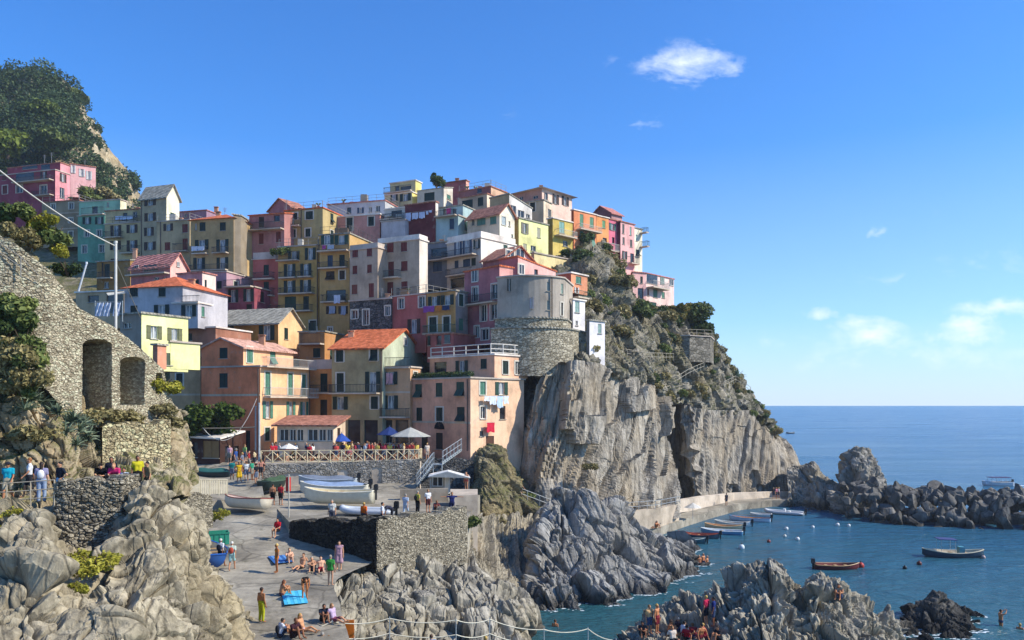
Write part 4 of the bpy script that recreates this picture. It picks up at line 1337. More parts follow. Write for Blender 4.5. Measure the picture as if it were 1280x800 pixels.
# ---- upper left
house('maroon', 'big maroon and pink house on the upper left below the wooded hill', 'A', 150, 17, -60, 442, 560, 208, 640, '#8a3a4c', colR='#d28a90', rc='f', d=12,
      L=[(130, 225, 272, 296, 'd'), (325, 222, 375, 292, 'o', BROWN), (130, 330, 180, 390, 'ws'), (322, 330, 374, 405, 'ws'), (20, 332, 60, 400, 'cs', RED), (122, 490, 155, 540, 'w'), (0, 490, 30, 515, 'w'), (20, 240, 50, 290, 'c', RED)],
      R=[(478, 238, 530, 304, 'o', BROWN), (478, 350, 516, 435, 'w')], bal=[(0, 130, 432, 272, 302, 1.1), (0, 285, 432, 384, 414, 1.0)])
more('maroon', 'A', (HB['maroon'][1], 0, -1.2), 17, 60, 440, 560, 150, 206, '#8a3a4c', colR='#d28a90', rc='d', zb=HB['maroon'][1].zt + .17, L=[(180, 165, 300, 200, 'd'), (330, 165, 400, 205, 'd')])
house('pinkwing', 'pale pink wing with white shutters stepping down beside the maroon house', 'A', 162, 58, 545, 562, 766, 160, 420, '#c27f86', colR='#dca6a2', rc='d', R=[(565, 172, 605, 232, 'o', WHITE), (632, 200, 680, 260, 'o', WHITE), (690, 218, 735, 284, 'o', WHITE)], roof='flat', d=8)
house('drabstone', 'drab olive house with peeling plaster left of the mint green house', 'A', 141, 12, 335, 634, None, 452, 820, '#8f8266', rc='d', d=9,
      L=[(410, 478, 442, 525, 'ws'), (552, 470, 588, 520, 'ws'), (412, 595, 442, 640, 'ws'), (550, 590, 582, 632, 'ws'), (550, 700, 582, 742, 'cs', GREY), (412, 700, 442, 742, 'cs', GREY)], band=[(0, 555), (0, 680)])
house('mint', 'mint green house with recessed top terrace under the wooded hill', 'B', 136, 13, 110, 326, None, 312, 800, '#5f9a80', rc='f', d=9,
      L=[(150, 330, 218, 385, 'o', DGREEN), (250, 328, 316, 385, 'o', DGREEN), (166, 433, 203, 487, 'ws'), (264, 431, 300, 484, 'ws'), (145, 555, 182, 617, 'ws'), (284, 551, 322, 611, 'ws'), (150, 690, 190, 750, 'c', DGREEN)], bal=[(0, 150, 322, 255, 306, .4)])
more('mint', 'B', (HB['mint'][1], 0, -2.0), 13, 120, 384, 500, 190, 310, '#7fb59a', colR='#e3d6ab', rc='f', zb=HB['mint'][1].zt + .17, L=[(222, 243, 270, 305, 'd'), (342, 208, 360, 248, 'w')])
c1 = house('creama', 'cream house with washing on its blue balcony right of mint house', 'B', 129, 14, 326, 612, None, 372, 800, '#b7a878', rc='f', d=8,
      L=[(373, 395, 458, 490, 'o', BROWN), (502, 390, 588, 455, 'o', BROWN), (370, 520, 455, 590, 'o', BROWN), (503, 515, 588, 600, 'o', BROWN), (372, 660, 430, 720, 'c', BROWN)], bal=[(0, 340, 475, 448, 492, .8), (0, 476, 610, 560, 618, 1.0)])
more('creama', 'B', (c1[1], 0, -1.0), 14, 330, 604, None, 264, 372, '#b7a878', rc='d', zb=c1[1].zt + .17, L=[(470, 295, 506, 365, 'd'), (550, 285, 585, 330, 'w')], bal=[(0, 430, 600, 325, 368, .8)])
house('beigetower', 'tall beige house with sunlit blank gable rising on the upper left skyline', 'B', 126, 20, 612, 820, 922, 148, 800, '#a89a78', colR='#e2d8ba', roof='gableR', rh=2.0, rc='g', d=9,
      L=[(645, 170, 736, 236, 'o', BROWN), (645, 295, 736, 360, 'o', BROWN), (642, 412, 718, 478, 'o', BROWN), (642, 528, 734, 592, 'o', BROWN)], pipe=[(0, 622, 160, 640)])
house('beigered', 'beige house with red brown shutters and a cluttered roof terrace', 'B', 120, 15, 742, 1006, None, 352, 800, '#ab9a72', rc='f', d=8,
      L=[(797, 382, 872, 438, 'o', BROWN), (946, 385, 990, 453, 'c', RED), (806, 530, 850, 595, 'c', RED), (948, 500, 990, 592, 'c', RED)], bal=[(0, 890, 1002, 545, 603, .8)], pipe=[(0, 775, 360, 620)])
house('mauvetop', 'low mauve house set back behind the cluttered roof terrace', 'B', 133, 15, 815, 1140, None, 276, 420, '#94788a', rc='p', d=8, L=[(870, 300, 910, 345, 'd'), (960, 300, 985, 330, 'w')], ch=[(.95, .4, 1.2)])
tan = house('tan', 'tan house with terracotta hip roof and curved stone flank', 'C', 113, 14, -12, 335, None, 335, 800, '#b09560', roof='hip', rh=1.5, rc='t', d=9, ch=[(.3, .4, .9)],
      L=[(22, 378, 38, 432, 'w'), (60, 370, 108, 440, 'c', DGREEN), (222, 370, 270, 438, 'c', DGREEN), (25, 510, 132, 590, 'o', DGREEN), (196, 508, 292, 610, 'o', DGREEN), (12, 655, 105, 745, 'o', DGREEN), (198, 652, 290, 745, 'o', DGREEN)],
      bal=[(0, 20, 132, 570, 622, .8), (0, 182, 296, 572, 615, .8), (0, 0, 292, 712, 755, .8)])
more('tan', 'C', 0, 0, 0, None, 0, 350, 800, '#857a64', plan=[(330, 113), (390, 113.6), (440, 116), (462, 120)], zt=None, mat=None, rc='g', d=6)
house('pinkbrown', 'dusky pink house with terracotta roof and two long balconies', 'C', 116, 16, 458, 738, None, 300, 640, '#a3706a', roof='shed', shed=(0, 0, 1.8, 1.8), rc='t', d=9,
      L=[(535, 325, 577, 412, 'c', BROWN), (655, 315, 702, 362, 'd'), (535, 460, 572, 545, 'c', RED), (672, 445, 710, 530, 'c', RED)], bal=[(0, 480, 738, 378, 430, 1.0)])
house('pinkback', 'pink gabled house peeking over the dusky pink house', 'C', 134, 35, 615, 790, 925, 238, 340, '#a9686a', colR='#dcb090', roof='gableL', rh=1.7, rc='d', d=8)
house('oliveyellow', 'olive yellow house with white framed windows right of the dusky pink house', 'C', 117, 18, 738, 1046, None, 256, 640, '#a8965e', rc='t', d=8,
      L=[(808, 296, 843, 350, 'cs', DGREEN), (910, 282, 968, 348, 'cs', DGREEN), (790, 428, 830, 494, 'cs', DGREEN), (908, 420, 948, 487, 'cs', DGREEN)], pipe=[(0, 876, 260, 540)], bal=[(0, 742, 876, 345, 402, .8)])
yt = house('yellowtall', 'tall yellow house with six dark balconies in the middle of town', 'H', 104, 15, 690, 1012, None, -85, 680, '#b3934a', rc='f', d=8,
      L=[(736, 65, 828, 168, 'o', DGREEN), (868, 62, 955, 165, 'o', DGREEN), (736, 198, 828, 300, 'o', DGREEN), (866, 192, 952, 295, 'o', DGREEN), (742, 325, 832, 435, 'c', GREEN), (890, 322, 935, 432, 'c', DGREEN), (942, 517, 995, 600, 'Ds', '#1d1a16'), (905, -65, 990, 30, 'o', DGREEN), (770, -38, 860, 30, 'o', DGREEN)],
      bal=[(0, 715, 845, 132, 174, .8), (0, 866, 970, 124, 166, .8), (0, 715, 985, 256, 300, .9), (0, 708, 970, 394, 440, .9), (0, 692, 862, -28, 36, .8)], pipe=[(0, 1005, -60, 560)])
house('redslim', 'slim rose red house with three flowered balconies beside the tall yellow house', 'H', 106, 15, 488, 690, None, 22, 560, '#a5564c', rc='f', d=8, parap=.8,
      L=[(573, 70, 615, 155, 'c', DGREEN), (573, 205, 615, 303, 'c', DGREEN), (573, 345, 615, 440, 'c', DGREEN)], bal=[(0, 510, 662, 135, 184, .8), (0, 510, 662, 262, 318, .8), (0, 505, 692, 405, 456, .8)])
house('pinkgallery', 'pink house with three white framed windows under a white arched roof terrace', 'D', 119, 16, 15, 478, None, 372, 640, '#b98478', rc='w', d=9,
      L=[(54, 402, 102, 480, 'cs', DGREEN), (213, 397, 261, 505, 'cs', DGREEN), (386, 389, 432, 464, 'cs', DGREEN)])
house('terracewall', 'pale grey blue house with a row of columns on the roof terrace', 'D', 126, 16, 60, 520, None, 262, 420, '#a9aeb0', rc='p', d=8, L=[(215, 315, 250, 365, 'd'), (300, 318, 350, 362, 'o', BLUE), (390, 310, 415, 355, 'w'), (445, 300, 480, 350, 'w')], ch=[(.2, .3, .5), (.62, .3, .6)])
house('yellowveranda', 'yellow ochre house with white glazed veranda and awning near tall yellow house', 'I', 102, 16, -4, 236, None, -50, 780, '#b08f50', rc='g', d=8,
      L=[(60, 122, 103, 214, 'c', BLUE), (154, 118, 198, 214, 'c', DGREEN), (48, 250, 116, 318, 'v', BROWN), (156, 244, 199, 317, 'cs', BROWN), (48, 400, 206, 488, 'd'), (50, 530, 130, 590, 'o', BROWN), (148, 530, 222, 590, 'o', BROWN), (66, 698, 97, 732, 'ws'), (10, -35, 110, 40, 'o', GREEN), (118, -38, 225, 36, 'o', GREEN)],
      bal=[(0, 0, 236, 38, 88, .9), (0, 2, 225, 190, 222, .7), (0, 30, 222, 440, 494, .9)])
house('twina', 'narrow greige house with red shutters left of its wider twin', 'I', 98, 27, 238, 462, None, 62, 520, '#a69680', rc='f', d=8, parap=.5,
      L=[(263, 76, 302, 140, 'c', RED), (378, 69, 415, 132, 'c', RED), (260, 206, 298, 274, 'c', RED), (377, 196, 414, 264, 'c', RED), (254, 357, 299, 434, 'c', '#7a4030'), (390, 346, 431, 460, 'c', RED)])
house('twinb', 'wide greige house with red shutters and thin balcony on its right half', 'I', 97.4, 27, 462, 795, 862, -5, 460, '#a99a84', colR='#c9c2b2', rc='w', d=8, parap=.5,
      L=[(540, 26, 588, 100, 'c', RED), (647, 18, 696, 93, 'c', RED), (545, 173, 591, 290, 'c', RED), (648, 169, 700, 249, 'c', RED), (537, 337, 586, 450, 'c', RED), (650, 331, 700, 434, 'c', RED)], bal=[(0, 468, 650, 250, 303, .8), (0, 640, 800, 385, 442, .8)])
house('stonebase', 'dark grey stone house with white framed windows below the greige twins', 'I', 94.5, 27, 238, 566, None, 470, 860, '#5d5d5c', rc='f', d=6, mat=stonework('grey_rubble', '#4a4a4a', '#706d68', '#3a3936', 2.0),
      L=[(254, 562, 301, 630, 'ws'), (345, 557, 390, 680, 'ws'), (523, 528, 560, 604, 'ws')])
pk = house('brickpink', 'brick pink house with white framed windows and yellow laundry bay', 'I', 92, 33, 565, 850, None, 432, 900, '#a85c54', rc='f', d=7,
      L=[(628, 466, 670, 550, 'ws'), (792, 452, 838, 540, 'ws'), (702, 633, 803, 746, 'o', BROWN)])
more('brickpink', 'I', (pk[1], 0, .001), 33, 852, 1085, 1182, 408, 760, '#b08a4a', colR='#8a8480', rc='g', L=[(866, 452, 962, 524, 'o', DGREEN), (968, 441, 1070, 519, 'o', DGREEN), (875, 617, 933, 740, 'cs', DGREEN), (987, 612, 1038, 738, 'cs', DGREEN)], bal=[(0, 856, 1082, 682, 745, .9, 'g')])
house('rosebase', 'dim rose house in shade under the laundry bay', 'N', 88, 33, 985, 1195, None, 112, 330, '#9a5650', rc='d', d=6, L=[(965, 130, 1010, 205, 'c', DGREEN), (1125, 118, 1170, 186, 'd'), (1060, 125, 1100, 200, 'd')])
house('salmonannex', 'small salmon house with roof terrace right behind the salmon pink house', 'O', 92, 45, 380, 735, 920, 40, 330, '#c79a80', rc='f', d=6, colR='#bf937c', L=[(605, 65, 635, 130, 'cs', DGREEN), (640, 62, 662, 128, 'c', DGREEN), (672, 38, 692, 52, 'w'), (430, 110, 490, 160, 'd')], parap=.5)
# ---- centre top
house('aquashade', 'blue grey house with white awning wedged between greige and white houses', 'D', 106, 27, 795, 1030, None, 590, 960, '#66707a', rc='g', d=7, L=[(820, 740, 860, 850, 'c', BLUE), (905, 735, 975, 830, 'c', BLUE), (890, 640, 1015, 705, 'd')], bal=[(0, 800, 1025, 705, 740, .8)])
house('aquatop', 'pale aqua house with curved roof terrace behind the blue grey house', 'D', 114, 27, 930, 1105, None, 380, 700, '#93b0b0', rc='f', d=7, L=[(1036, 405, 1073, 490, 'c', BLUE)], bal=[(0, 935, 1100, 345, 385, .8)])
more('aquatop', 'D', (HB['aquatop'][1], 0, -1.5), 27, 960, 1100, None, 300, 380, '#93b0b0', rc='g', zb=HB['aquatop'][1].zt + .17, L=[(985, 325, 1008, 378, 'd'), (1060, 325, 1090, 378, 'd')])
mw = house('maroonwall', 'maroon rendered house with laundry strung across its blank wall', 'D', 116, 25, 680, 925, 945, 272, 700, '#6e3236', colR='#cfc8b8', rc='d', d=7)
house('whitepair', 'small white house with two terraces left of the maroon wall', 'D', 117, 22, 490, 682, None, 415, 640, '#b4b2b4', rc='f', d=7, L=[(575, 345, 600, 350, 'c')])
more('whitepair', 'D', (HB['whitepair'][1], 0, -1.2), 22, 515, 680, None, 315, 414, '#c2c2b8', rc='w', zb=HB['whitepair'][1].zt + .17, L=[(570, 340, 655, 405, 'd')], bal=[(0, 500, 680, 375, 412, 1.0)])
house('creamcrown', 'cream house with pergola and bright yellow flank on the skyline', 'D', 131, 25, 520, 738, 812, 195, 420, '#c2b685', colR='#e0d070', rc='w', d=7, L=[(566, 210, 622, 264, 'o', DGREEN), (640, 206, 728, 264, 'o', DGREEN)], bal=[(0, 520, 735, 150, 190, .5)])
more('creamcrown', 'D', (HB['creamcrown'][1], 0, -1.0), 25, 560, 738, 812, 100, 192, '#c2b685', colR='#e0d070', rc='w', zb=HB['creamcrown'][1].zt + .17, L=[(600, 145, 635, 188, 'd'), (642, 143, 728, 186, 'd')])
house('creamwide', 'low cream house with a wide green window right of the pergola house', 'D', 128, 25, 778, 990, 1062, 160, 420, '#b6b09c', colR='#d5cdb9', rc='g', roof='shed', shed=(0, 0, .7, .7), d=7, L=[(834, 196, 916, 262, 'c', DGREEN)], R=[(1015, 215, 1045, 250, 'c', LGREEN)])
house('pinktop', 'pink house with a dark chimney pot highest on the skyline', 'D', 138, 25, 978, 1168, 1192, 100, 320, '#b5605e', colR='#dca088', rc='d', d=6, ch=[(.58, .4, .5)])
house('beigeroof', 'beige house with columned purple roof terrace below the pink skyline house', 'E', 124, 33, 78, 312, 500, 208, 520, '#b09c80', colR='#d3bfa2', rc='d', d=9, L=[(112, 256, 198, 345, 'c', DGREEN), (238, 234, 282, 305, 'c', DGREEN), (95, 385, 160, 450, 'c', DGREEN)])
more('beigeroof', 'E', (HB['beigeroof'][1], 0, -1.5), 33, 85, 300, 470, 150, 205, '#8a5a58', colR='#c2a080', rc='d', zb=HB['beigeroof'][1].zt + .17, L=[(235, 158, 270, 200, 'd')])
house('creamterra', 'cream gabled house with terracotta roof and green windows near the top', 'E', 110, 40, 155, 413, 532, 352, 700, '#bdb095', colR='#ddd6bd', roof='gableR', rh=1.5, rc='d', d=8,
      L=[(232, 394, 300, 458, 'c', '#4d7566'), (336, 388, 387, 450, 'c', '#4d7566'), (190, 400, 212, 460, 'c', GREY)], R=[(430, 390, 461, 456, 'cs', '#a9b4b4'), (484, 426, 498, 468, 'w'), (505, 530, 522, 560, 'w')])
house('glassgable', 'white modern house with sloped glazed gable behind the bright yellow house', 'E', 119, 42, 335, 490, 672, 275, 480, '#a5936c', colR='#d5d2c8', roof='shed', shed=(1.2, 1.2, 0, 0), rc='g', d=6, R=[(500, 300, 545, 370, 'w'), (560, 340, 610, 395, 'w'), (625, 370, 655, 400, 'w')])
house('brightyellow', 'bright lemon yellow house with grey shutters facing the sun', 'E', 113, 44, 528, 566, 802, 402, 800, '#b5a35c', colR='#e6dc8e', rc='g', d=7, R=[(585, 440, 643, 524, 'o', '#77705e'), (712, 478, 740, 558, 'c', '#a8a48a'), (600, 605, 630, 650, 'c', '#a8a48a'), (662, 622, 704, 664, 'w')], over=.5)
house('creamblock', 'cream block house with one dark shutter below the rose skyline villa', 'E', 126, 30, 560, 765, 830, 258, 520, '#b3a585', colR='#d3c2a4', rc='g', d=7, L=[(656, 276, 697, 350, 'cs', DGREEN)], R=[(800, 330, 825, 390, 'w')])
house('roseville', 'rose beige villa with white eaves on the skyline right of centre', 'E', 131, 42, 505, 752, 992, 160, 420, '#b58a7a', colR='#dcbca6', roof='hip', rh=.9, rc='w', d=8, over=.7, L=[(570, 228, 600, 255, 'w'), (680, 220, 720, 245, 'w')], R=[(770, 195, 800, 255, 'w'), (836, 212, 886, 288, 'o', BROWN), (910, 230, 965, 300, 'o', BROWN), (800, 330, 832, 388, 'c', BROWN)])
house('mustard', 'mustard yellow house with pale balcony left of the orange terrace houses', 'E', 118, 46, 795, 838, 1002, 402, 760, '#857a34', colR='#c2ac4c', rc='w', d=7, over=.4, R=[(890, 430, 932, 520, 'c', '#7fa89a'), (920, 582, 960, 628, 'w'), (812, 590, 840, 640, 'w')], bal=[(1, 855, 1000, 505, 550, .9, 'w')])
house('orangea', 'bright orange house with tall green shutters on the right ridge', 'F', 121, 48, 218, 238, 418, 272, 740, '#a3502c', colR='#dc8752', rc='w', d=8, over=.4, R=[(286, 305, 315, 405, 'c', '#5d8a6c'), (366, 330, 398, 412, 'c', '#5d8a6c'), (288, 440, 318, 552, 'c', '#4d7a66'), (372, 460, 408, 570, 'v', '#4d7a66')], bal=[(1, 262, 432, 402, 440, .9, 'w')])
house('orangeb', 'amber orange house with white awning right of the bright orange house', 'F', 125.5, 48, 408, 420, 518, 318, 760, '#a3502c', colR='#d98f4a', rc='w', d=8, R=[(466, 356, 490, 416, 'c', '#6a9a6c'), (470, 495, 502, 545, 'd'), (480, 615, 500, 660, 'c', GREEN)], bal=[(1, 425, 562, 545, 598, 1.1, 'w')])
house('magentaslim', 'slim magenta house squeezed among pink and orange houses on the ridge', 'F', 128.5, 47, 505, 516, 608, 345, 780, '#8a3a50', colR='#c8647a', rc='d', d=8, R=[(522, 380, 574, 434, 'o', '#3f6a5c'), (545, 490, 565, 540, 'd'), (530, 590, 556, 640, 'c', '#7fa89a')])
house('purpleroof', 'house with dusky purple tiled roof behind the amber orange house', 'F', 140, 47, 370, 540, 625, 290, 420, '#8a5a60', colR='#b58a86', roof='gableL', rh=1.6, rc='p', d=6, ch=[(.1, .5, .4)])
house('pinkridge', 'pale pink house with long shutters near the right end of the ridge', 'F', 129.5, 46, 575, 612, 724, 365, 780, '#6e3f4a', colR='#dca6a0', rc='d', d=8, R=[(626, 385, 643, 460, 'c', GREY), (686, 406, 700, 474, 'c', '#7a9a8e'), (628, 490, 645, 546, 'c', GREY), (688, 510, 706, 568, 'c', GREY), (626, 602, 664, 664, 'o', DGREEN), (690, 620, 722, 690, 'd')], bal=[(1, 668, 732, 650, 702, .9)])
house('lastcream', 'last pale cream house on the ridge with shutters jutting over the sea', 'F', 133, 44, 715, 722, 786, 415, 780, '#b5a387', colR='#e2d5b8', rc='g', d=6, R=[(735, 470, 748, 520, 'c', '#8aa89e'), (735, 590, 765, 640, 'v', DGREEN)], bal=[(1, 765, 786, 420, 456, 1.3, 'g'), (1, 765, 786, 528, 568, 1.5, 'g')])
house('headlandpink', 'pink house standing alone on the headland above the trees', 'K', 0, 0, 0, 1, 0, 268, 560, '#dca89e', colR='#e3beb2', plan=[(580, 126.6), (690, 127.8), (912, 134)], rc='p', d=6,
      L=[(600, 316, 616, 372, 'c', BROWN), (642, 292, 662, 346, 'c', DGREEN), (622, 385, 668, 470, 'd')], R=[(690, 275, 778, 350, 'd'), (802, 296, 832, 354, 'c', '#7a8a7e'), (876, 312, 904, 364, 'w'), (746, 396, 780, 460, 'c', LGREEN), (814, 416, 838, 464, 'c', LGREEN), (698, 392, 712, 446, 'c', RED), (722, 498, 772, 548, 'c', GREEN)], bal=[(1, 692, 825, 340, 388, 1.3, 'w')])
# ---- centre right
w9 = house('whitemulti', 'white house with many dark balconies and orange trimmed roof terrace', 'E', 102, 41, -8, 264, 540, 558, 1180, '#b5b2a8', colR='#ded6c6', rc='w', d=8, parap=.7, band=[(0, 596)],
      L=[(52, 590, 112, 702, 'o', BLUE), (120, 578, 192, 690, 'o', BLUE), (206, 573, 256, 645, 'o', DGREEN), (52, 740, 84, 800, 'c', BLUE), (120, 728, 178, 790, 'c', BLUE), (186, 720, 222, 782, 'c', DGREEN), (20, 880, 130, 960, 'd')], bal=[(0, -5, 240, 660, 708, 1.1), (0, 22, 190, 808, 858, 1.0)])
house('glassattic', 'pink attic house with two big gable windows above the pink corner house', 'J', 97, 44, 278, 450, 690, 130, 380, '#8a5c60', colR='#d39a90', roof='gableR', rh=1.7, rc='d', d=6, R=[(466, 82, 526, 138, 'ws'), (540, 72, 606, 160, 'ws')])
pc = house('pinkcorner', 'dusky pink corner house with white framed windows left of round grey tower', 'J', 88.5, 46, 132, 412, 520, 210, 830, '#a5666a', colR='#cf978e', rc='t', d=8,
      L=[(195, 242, 238, 335, 'ws'), (195, 377, 238, 490, 'ws'), (349, 352, 398, 470, 'ws'), (262, 517, 308, 650, 'ws'), (342, 510, 393, 640, 'ws'), (268, 710, 325, 800, 'ws'), (214, 690, 248, 780, 'ws')], bal=[(0, 135, 402, 446, 508, .9)])
house('towertop', 'low pink house with sun terrace on top of the round grey tower', 'J', 93, 44, 410, 560, 862, 200, 320, '#a5666a', colR='#d8a79c', rc='t', d=6, roof='shed', shed=(.9, .9, 0, 0), L=[(420, 220, 520, 290, 'w')], R=[(562, 195, 606, 275, 'ws'), (690, 235, 720, 280, 'd')])
house('creamlower', 'pale yellow terrace house with flat awning roof above the round tower', 'J', 108, 45, 665, 690, 980, 105, 480, '#b58e70', colR='#e0cc90', rc='f', d=7, R=[(690, 190, 740, 260, 'c', RED)])
house('brickcube', 'little brick red house on the right edge of the tower terrace', 'J', 92, 40, 880, 985, 1115, 265, 420, '#a04c38', colR='#cf8a60', rc='w', d=4, R=[(1022, 292, 1066, 350, 'c', '#4d7a66'), (1010, 380, 1045, 440, 'o', WHITE)], bal=[(1, 1005, 1092, 422, 460, .7, 'g')])
tw = House('round grey tower house on a rubble stone base above the cliff')


def arc(Rr, a0, a1, n, tail=()):
    out = []
    for k in range(n):
        a_ = math.radians(a0 + (a1 - a0) * k / (n - 1)); x_, y_ = 1.9 + Rr * math.cos(a_), 90 + Rr * math.sin(a_)
        out.append((CX + F * x_ / y_, y_))
    return out + list(tail)


JZ = lambda q: [(560 + q[0] / 6.4, 300 + q[1] / 6.4, 560 + q[2] / 6.4, 300 + q[3] / 6.4) + tuple(q[4:])][0]
HB['tower'] = (tw, block(tw, (0, 0, 1), 0, 0, 0, 7, 0, 345.3, 396, '#9d9687', plan=arc(5.0, 226, 318, 14, [(716, 92.2)]), rc='f', d=8,
      L=[JZ(q) for q in [(430, 312, 452, 408, 'c', DGREEN), (460, 312, 538, 408, 'o', DGREEN), (645, 460, 700, 548, 'o', '#8a8fa0'), (786, 335, 818, 408, 'c', '#8f958a'), (790, 485, 812, 560, 'c', '#8f958a'), (890, 350, 935, 432, 'c', '#8a9a8a'), (884, 500, 918, 605, 'Ds', '#3a3430')]]))
b_ = HB['tower'][1]; m = MB(b_.off); k_ = 9; q_ = b_.poly[10]
m.tube([(q_[0] + .1, q_[1] - .12, b_.zb), (q_[0] + .1, q_[1] - .12, b_.zt)], .07, 6); m.build('drainpipe', plain('#4a423a', .6), b_.root)
TR = stonework('tower_rubble', '#8d836d', '#bcb198', '#75694f', 2.6)
block(tw, (0, 0, 1), 0, 0, 0, 7, 0, 394, 410, '#8f897c', plan=arc(5.3, 225, 319, 14, [(717, 92.4)]), rc='g', d=8, zt=HB['tower'][1].zb - .17, mat=TR, wl='stone_base')
block(tw, (0, 0, 1), 0, 0, 0, 7, 0, 410, 470, '#8f897c', plan=arc(5.8, 224, 322, 14, [(742, 92.5)]), rc='g', d=8, mat=TR, wl='stone_base')
house('whiteslim', 'slim white house with one grey green shutter right of the round tower', 'J', 90, 44, 988, 1000, 1096, 478, 720, '#b5b5b4', colR='#d5d5d4', rc='w', d=4, R=[(1016, 492, 1052, 580, 'c', '#8aa39a'), (1020, 646, 1040, 684, 'w')])
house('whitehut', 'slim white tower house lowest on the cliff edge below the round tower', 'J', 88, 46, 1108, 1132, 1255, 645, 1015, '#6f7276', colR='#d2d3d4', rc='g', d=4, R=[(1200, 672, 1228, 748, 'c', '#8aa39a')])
# ------------------------------------------------------------------ walls, terrace, street furniture, plants
RUB = stonework('sunny_rubble', '#9a8c72', '#cbbd9f', '#81755f', 5.4, 1.8, .05)
DRY = stonework('dry_stone', '#7d7462', '#aba18b', '#5d5546', 4.8, 1.7, .07)
GRY = stonework('grey_masonry', '#8d867a', '#a9a296', '#757066', 2.2, 1.5, .08)
CONCW = stucco('#b3aa98')
WOODP = plain('#cfc09c', .7)
STEEL = plain('#9aa0a0', .4, .5)
DARK = plain('#1c1a18', .8)


def arched(name, label, plan, tops, bots, arches, mat, deep, nu, nv, rough=.06, thick=None, cat='stone wall'):
    "retaining wall: plan [(px,Y)], top and bottom rows in pixels along it, arches (pxl, pxr, ytop, ybot)"
    P = np.array([[(px - CX) / F * Y, Y] for px, Y in plan]); d = np.r_[0, np.cumsum(np.linalg.norm(np.diff(P, axis=0), axis=1))]
    zt = [CZ + (HY - y) * plan[i][1] / F for i, y in enumerate(tops)]; zb = [CZ + (HY - y) * plan[i][1] / F for i, y in enumerate(bots)]
    s = np.linspace(0, d[-1], nu)
    x = np.interp(s, d, P[:, 0]); y = np.interp(s, d, P[:, 1]); a = np.interp(s, d, zt); b = np.interp(s, d, zb)
    if rough > .045: a = a + .16 * vnoise(np.stack([s * 1.6, s * 0, s * 0 + 3], 1)) + .10 * np.round(vnoise(np.stack([s * 3.1, s * 0 + 5, s * 0], 1)) * 2) / 2
    v = np.linspace(0, 1, nv)
    G = np.zeros((nu, nv, 3)); G[:, :, 0] = x[:, None]; G[:, :, 1] = y[:, None]; G[:, :, 2] = b[:, None] + (a - b)[:, None] * v[None]
    dx = np.gradient(x); dy = np.gradient(y); l = np.hypot(dx, dy)
    N = np.zeros((nu, nv, 3)); N[:, :, 0] = (dy / l)[:, None]; N[:, :, 1] = (-dx / l)[:, None]
    Q = G.reshape(-1, 3)
    f1, f2, c, t1 = worley(Q * np.array([4.6, 4.6, 6.9]), 3)
    D = (rough * (.7 * (c - .5) + t1 * .8) - rough * .8 * np.exp(-((f2 - f1) / .12) ** 2) + .10 * fbm(Q * .5, 4)).reshape(nu, nv)
    pu = G[:, :, 0] / G[:, :, 1] * F + CX; pv = HY - (G[:, :, 2] - CZ) * F / G[:, :, 1]
    for (l0, r0, yt, yb) in arches:
        cx, w = (l0 + r0) / 2, (r0 - l0) / 2
        q = (pu - cx) / w
        inside = (np.abs(q) < 1) & (pv < yb) & (pv > yt + w * .42 * (1 - np.sqrt(np.clip(1 - q * q, 0, 1))))
        D = np.where(inside, -deep, D)
    G = G + N * D[:, :, None]
    V = G.reshape(-1, 3)
    top = G[:, -1] - N[:, -1] * .9
    V = np.r_[V, top]
    idx = np.arange(nu * nv).reshape(nu, nv); ti = nu * nv + np.arange(nu)
    F4 = np.stack([idx[:-1, :-1], idx[1:, :-1], idx[1:, 1:], idx[:-1, 1:]], -1).reshape(-1, 4)
    F4 = np.r_[F4, np.stack([idx[:-1, -1], idx[1:, -1], ti[1:], ti[:-1]], -1)]
    c0 = V.mean(0); c0[2] = V[:, 2].min()
    o = link(name, np_mesh(name, V - c0, F4, mat, False), loc=tuple(c0))
    return tag(o, label, cat)


arched('stone_wall', 'sunlit rubble stone wall with three tall arches on the left hillside', [(-60, 35.5), (20, 36.5), (62, 37.4), (100, 39.4), (140, 40.9), (178, 42.8), (205, 44.4), (215, 45.2)],
       [262, 305, 338, 386, 407, 438, 462, 500], [450, 456, 490, 535, 535, 532, 525, 520], [(103.5, 140, 424, 513), (150, 181, 446, 506), (196, 204, 466, 492)], RUB, 2.8, 640, 340, .04)
arched('garden_wall', 'low squared stone wall block under the arched wall', [(128, 39.6), (160, 40.4), (214, 42)], [530, 528, 527], [588, 588, 588], [], stonework('squared_stone', '#a3926e', '#cbbb92', '#8a7d62', 4.6, 1.3, .06), .5, 120, 60)
arched('retaining_wall', 'rough stone wall holding up the viewing path above near rocks', [(66, 33.0), (80, 33.0), (152, 33.7), (175, 34.6)], [600, 600, 597, 597], [712, 712, 706, 706], [], DRY, .5, 150, 130, .10)
arched('retaining_wall', 'small pale stone wall below the slatted fence beside the slipway', [(205, 47), (232, 49), (266, 52)], [622, 619, 618], [668, 664, 660], [], DRY, .5, 90, 70, .08)
arched('harbour_wall', 'long grey masonry wall with dark arches under the restaurant terrace', [(318, 73.5), (360, 74.2), (430, 75), (525, 76)], [581, 580, 577.5, 574], [625, 625, 624, 626], [(338, 402, 590.5, 626), (422.5, 434.5, 586, 600), (465, 477, 583, 605)], GRY, 1.2, 420, 130, .04)
DKS = stonework('shade_dark_stone', '#2b2926', '#4a463e', '#1a1816', 3.6, 1.5, .10)  # stone colour darkened to stand for the deep shade on this wall
arched('beach_wall', 'dark shadowed stone wall facing the bathing beach', [(361, 54.6), (400, 52.9), (440, 51.0), (471, 49.3)], [651, 650, 649, 649], [712, 716, 720, 722], [], DKS, .5, 260, 140, .10)
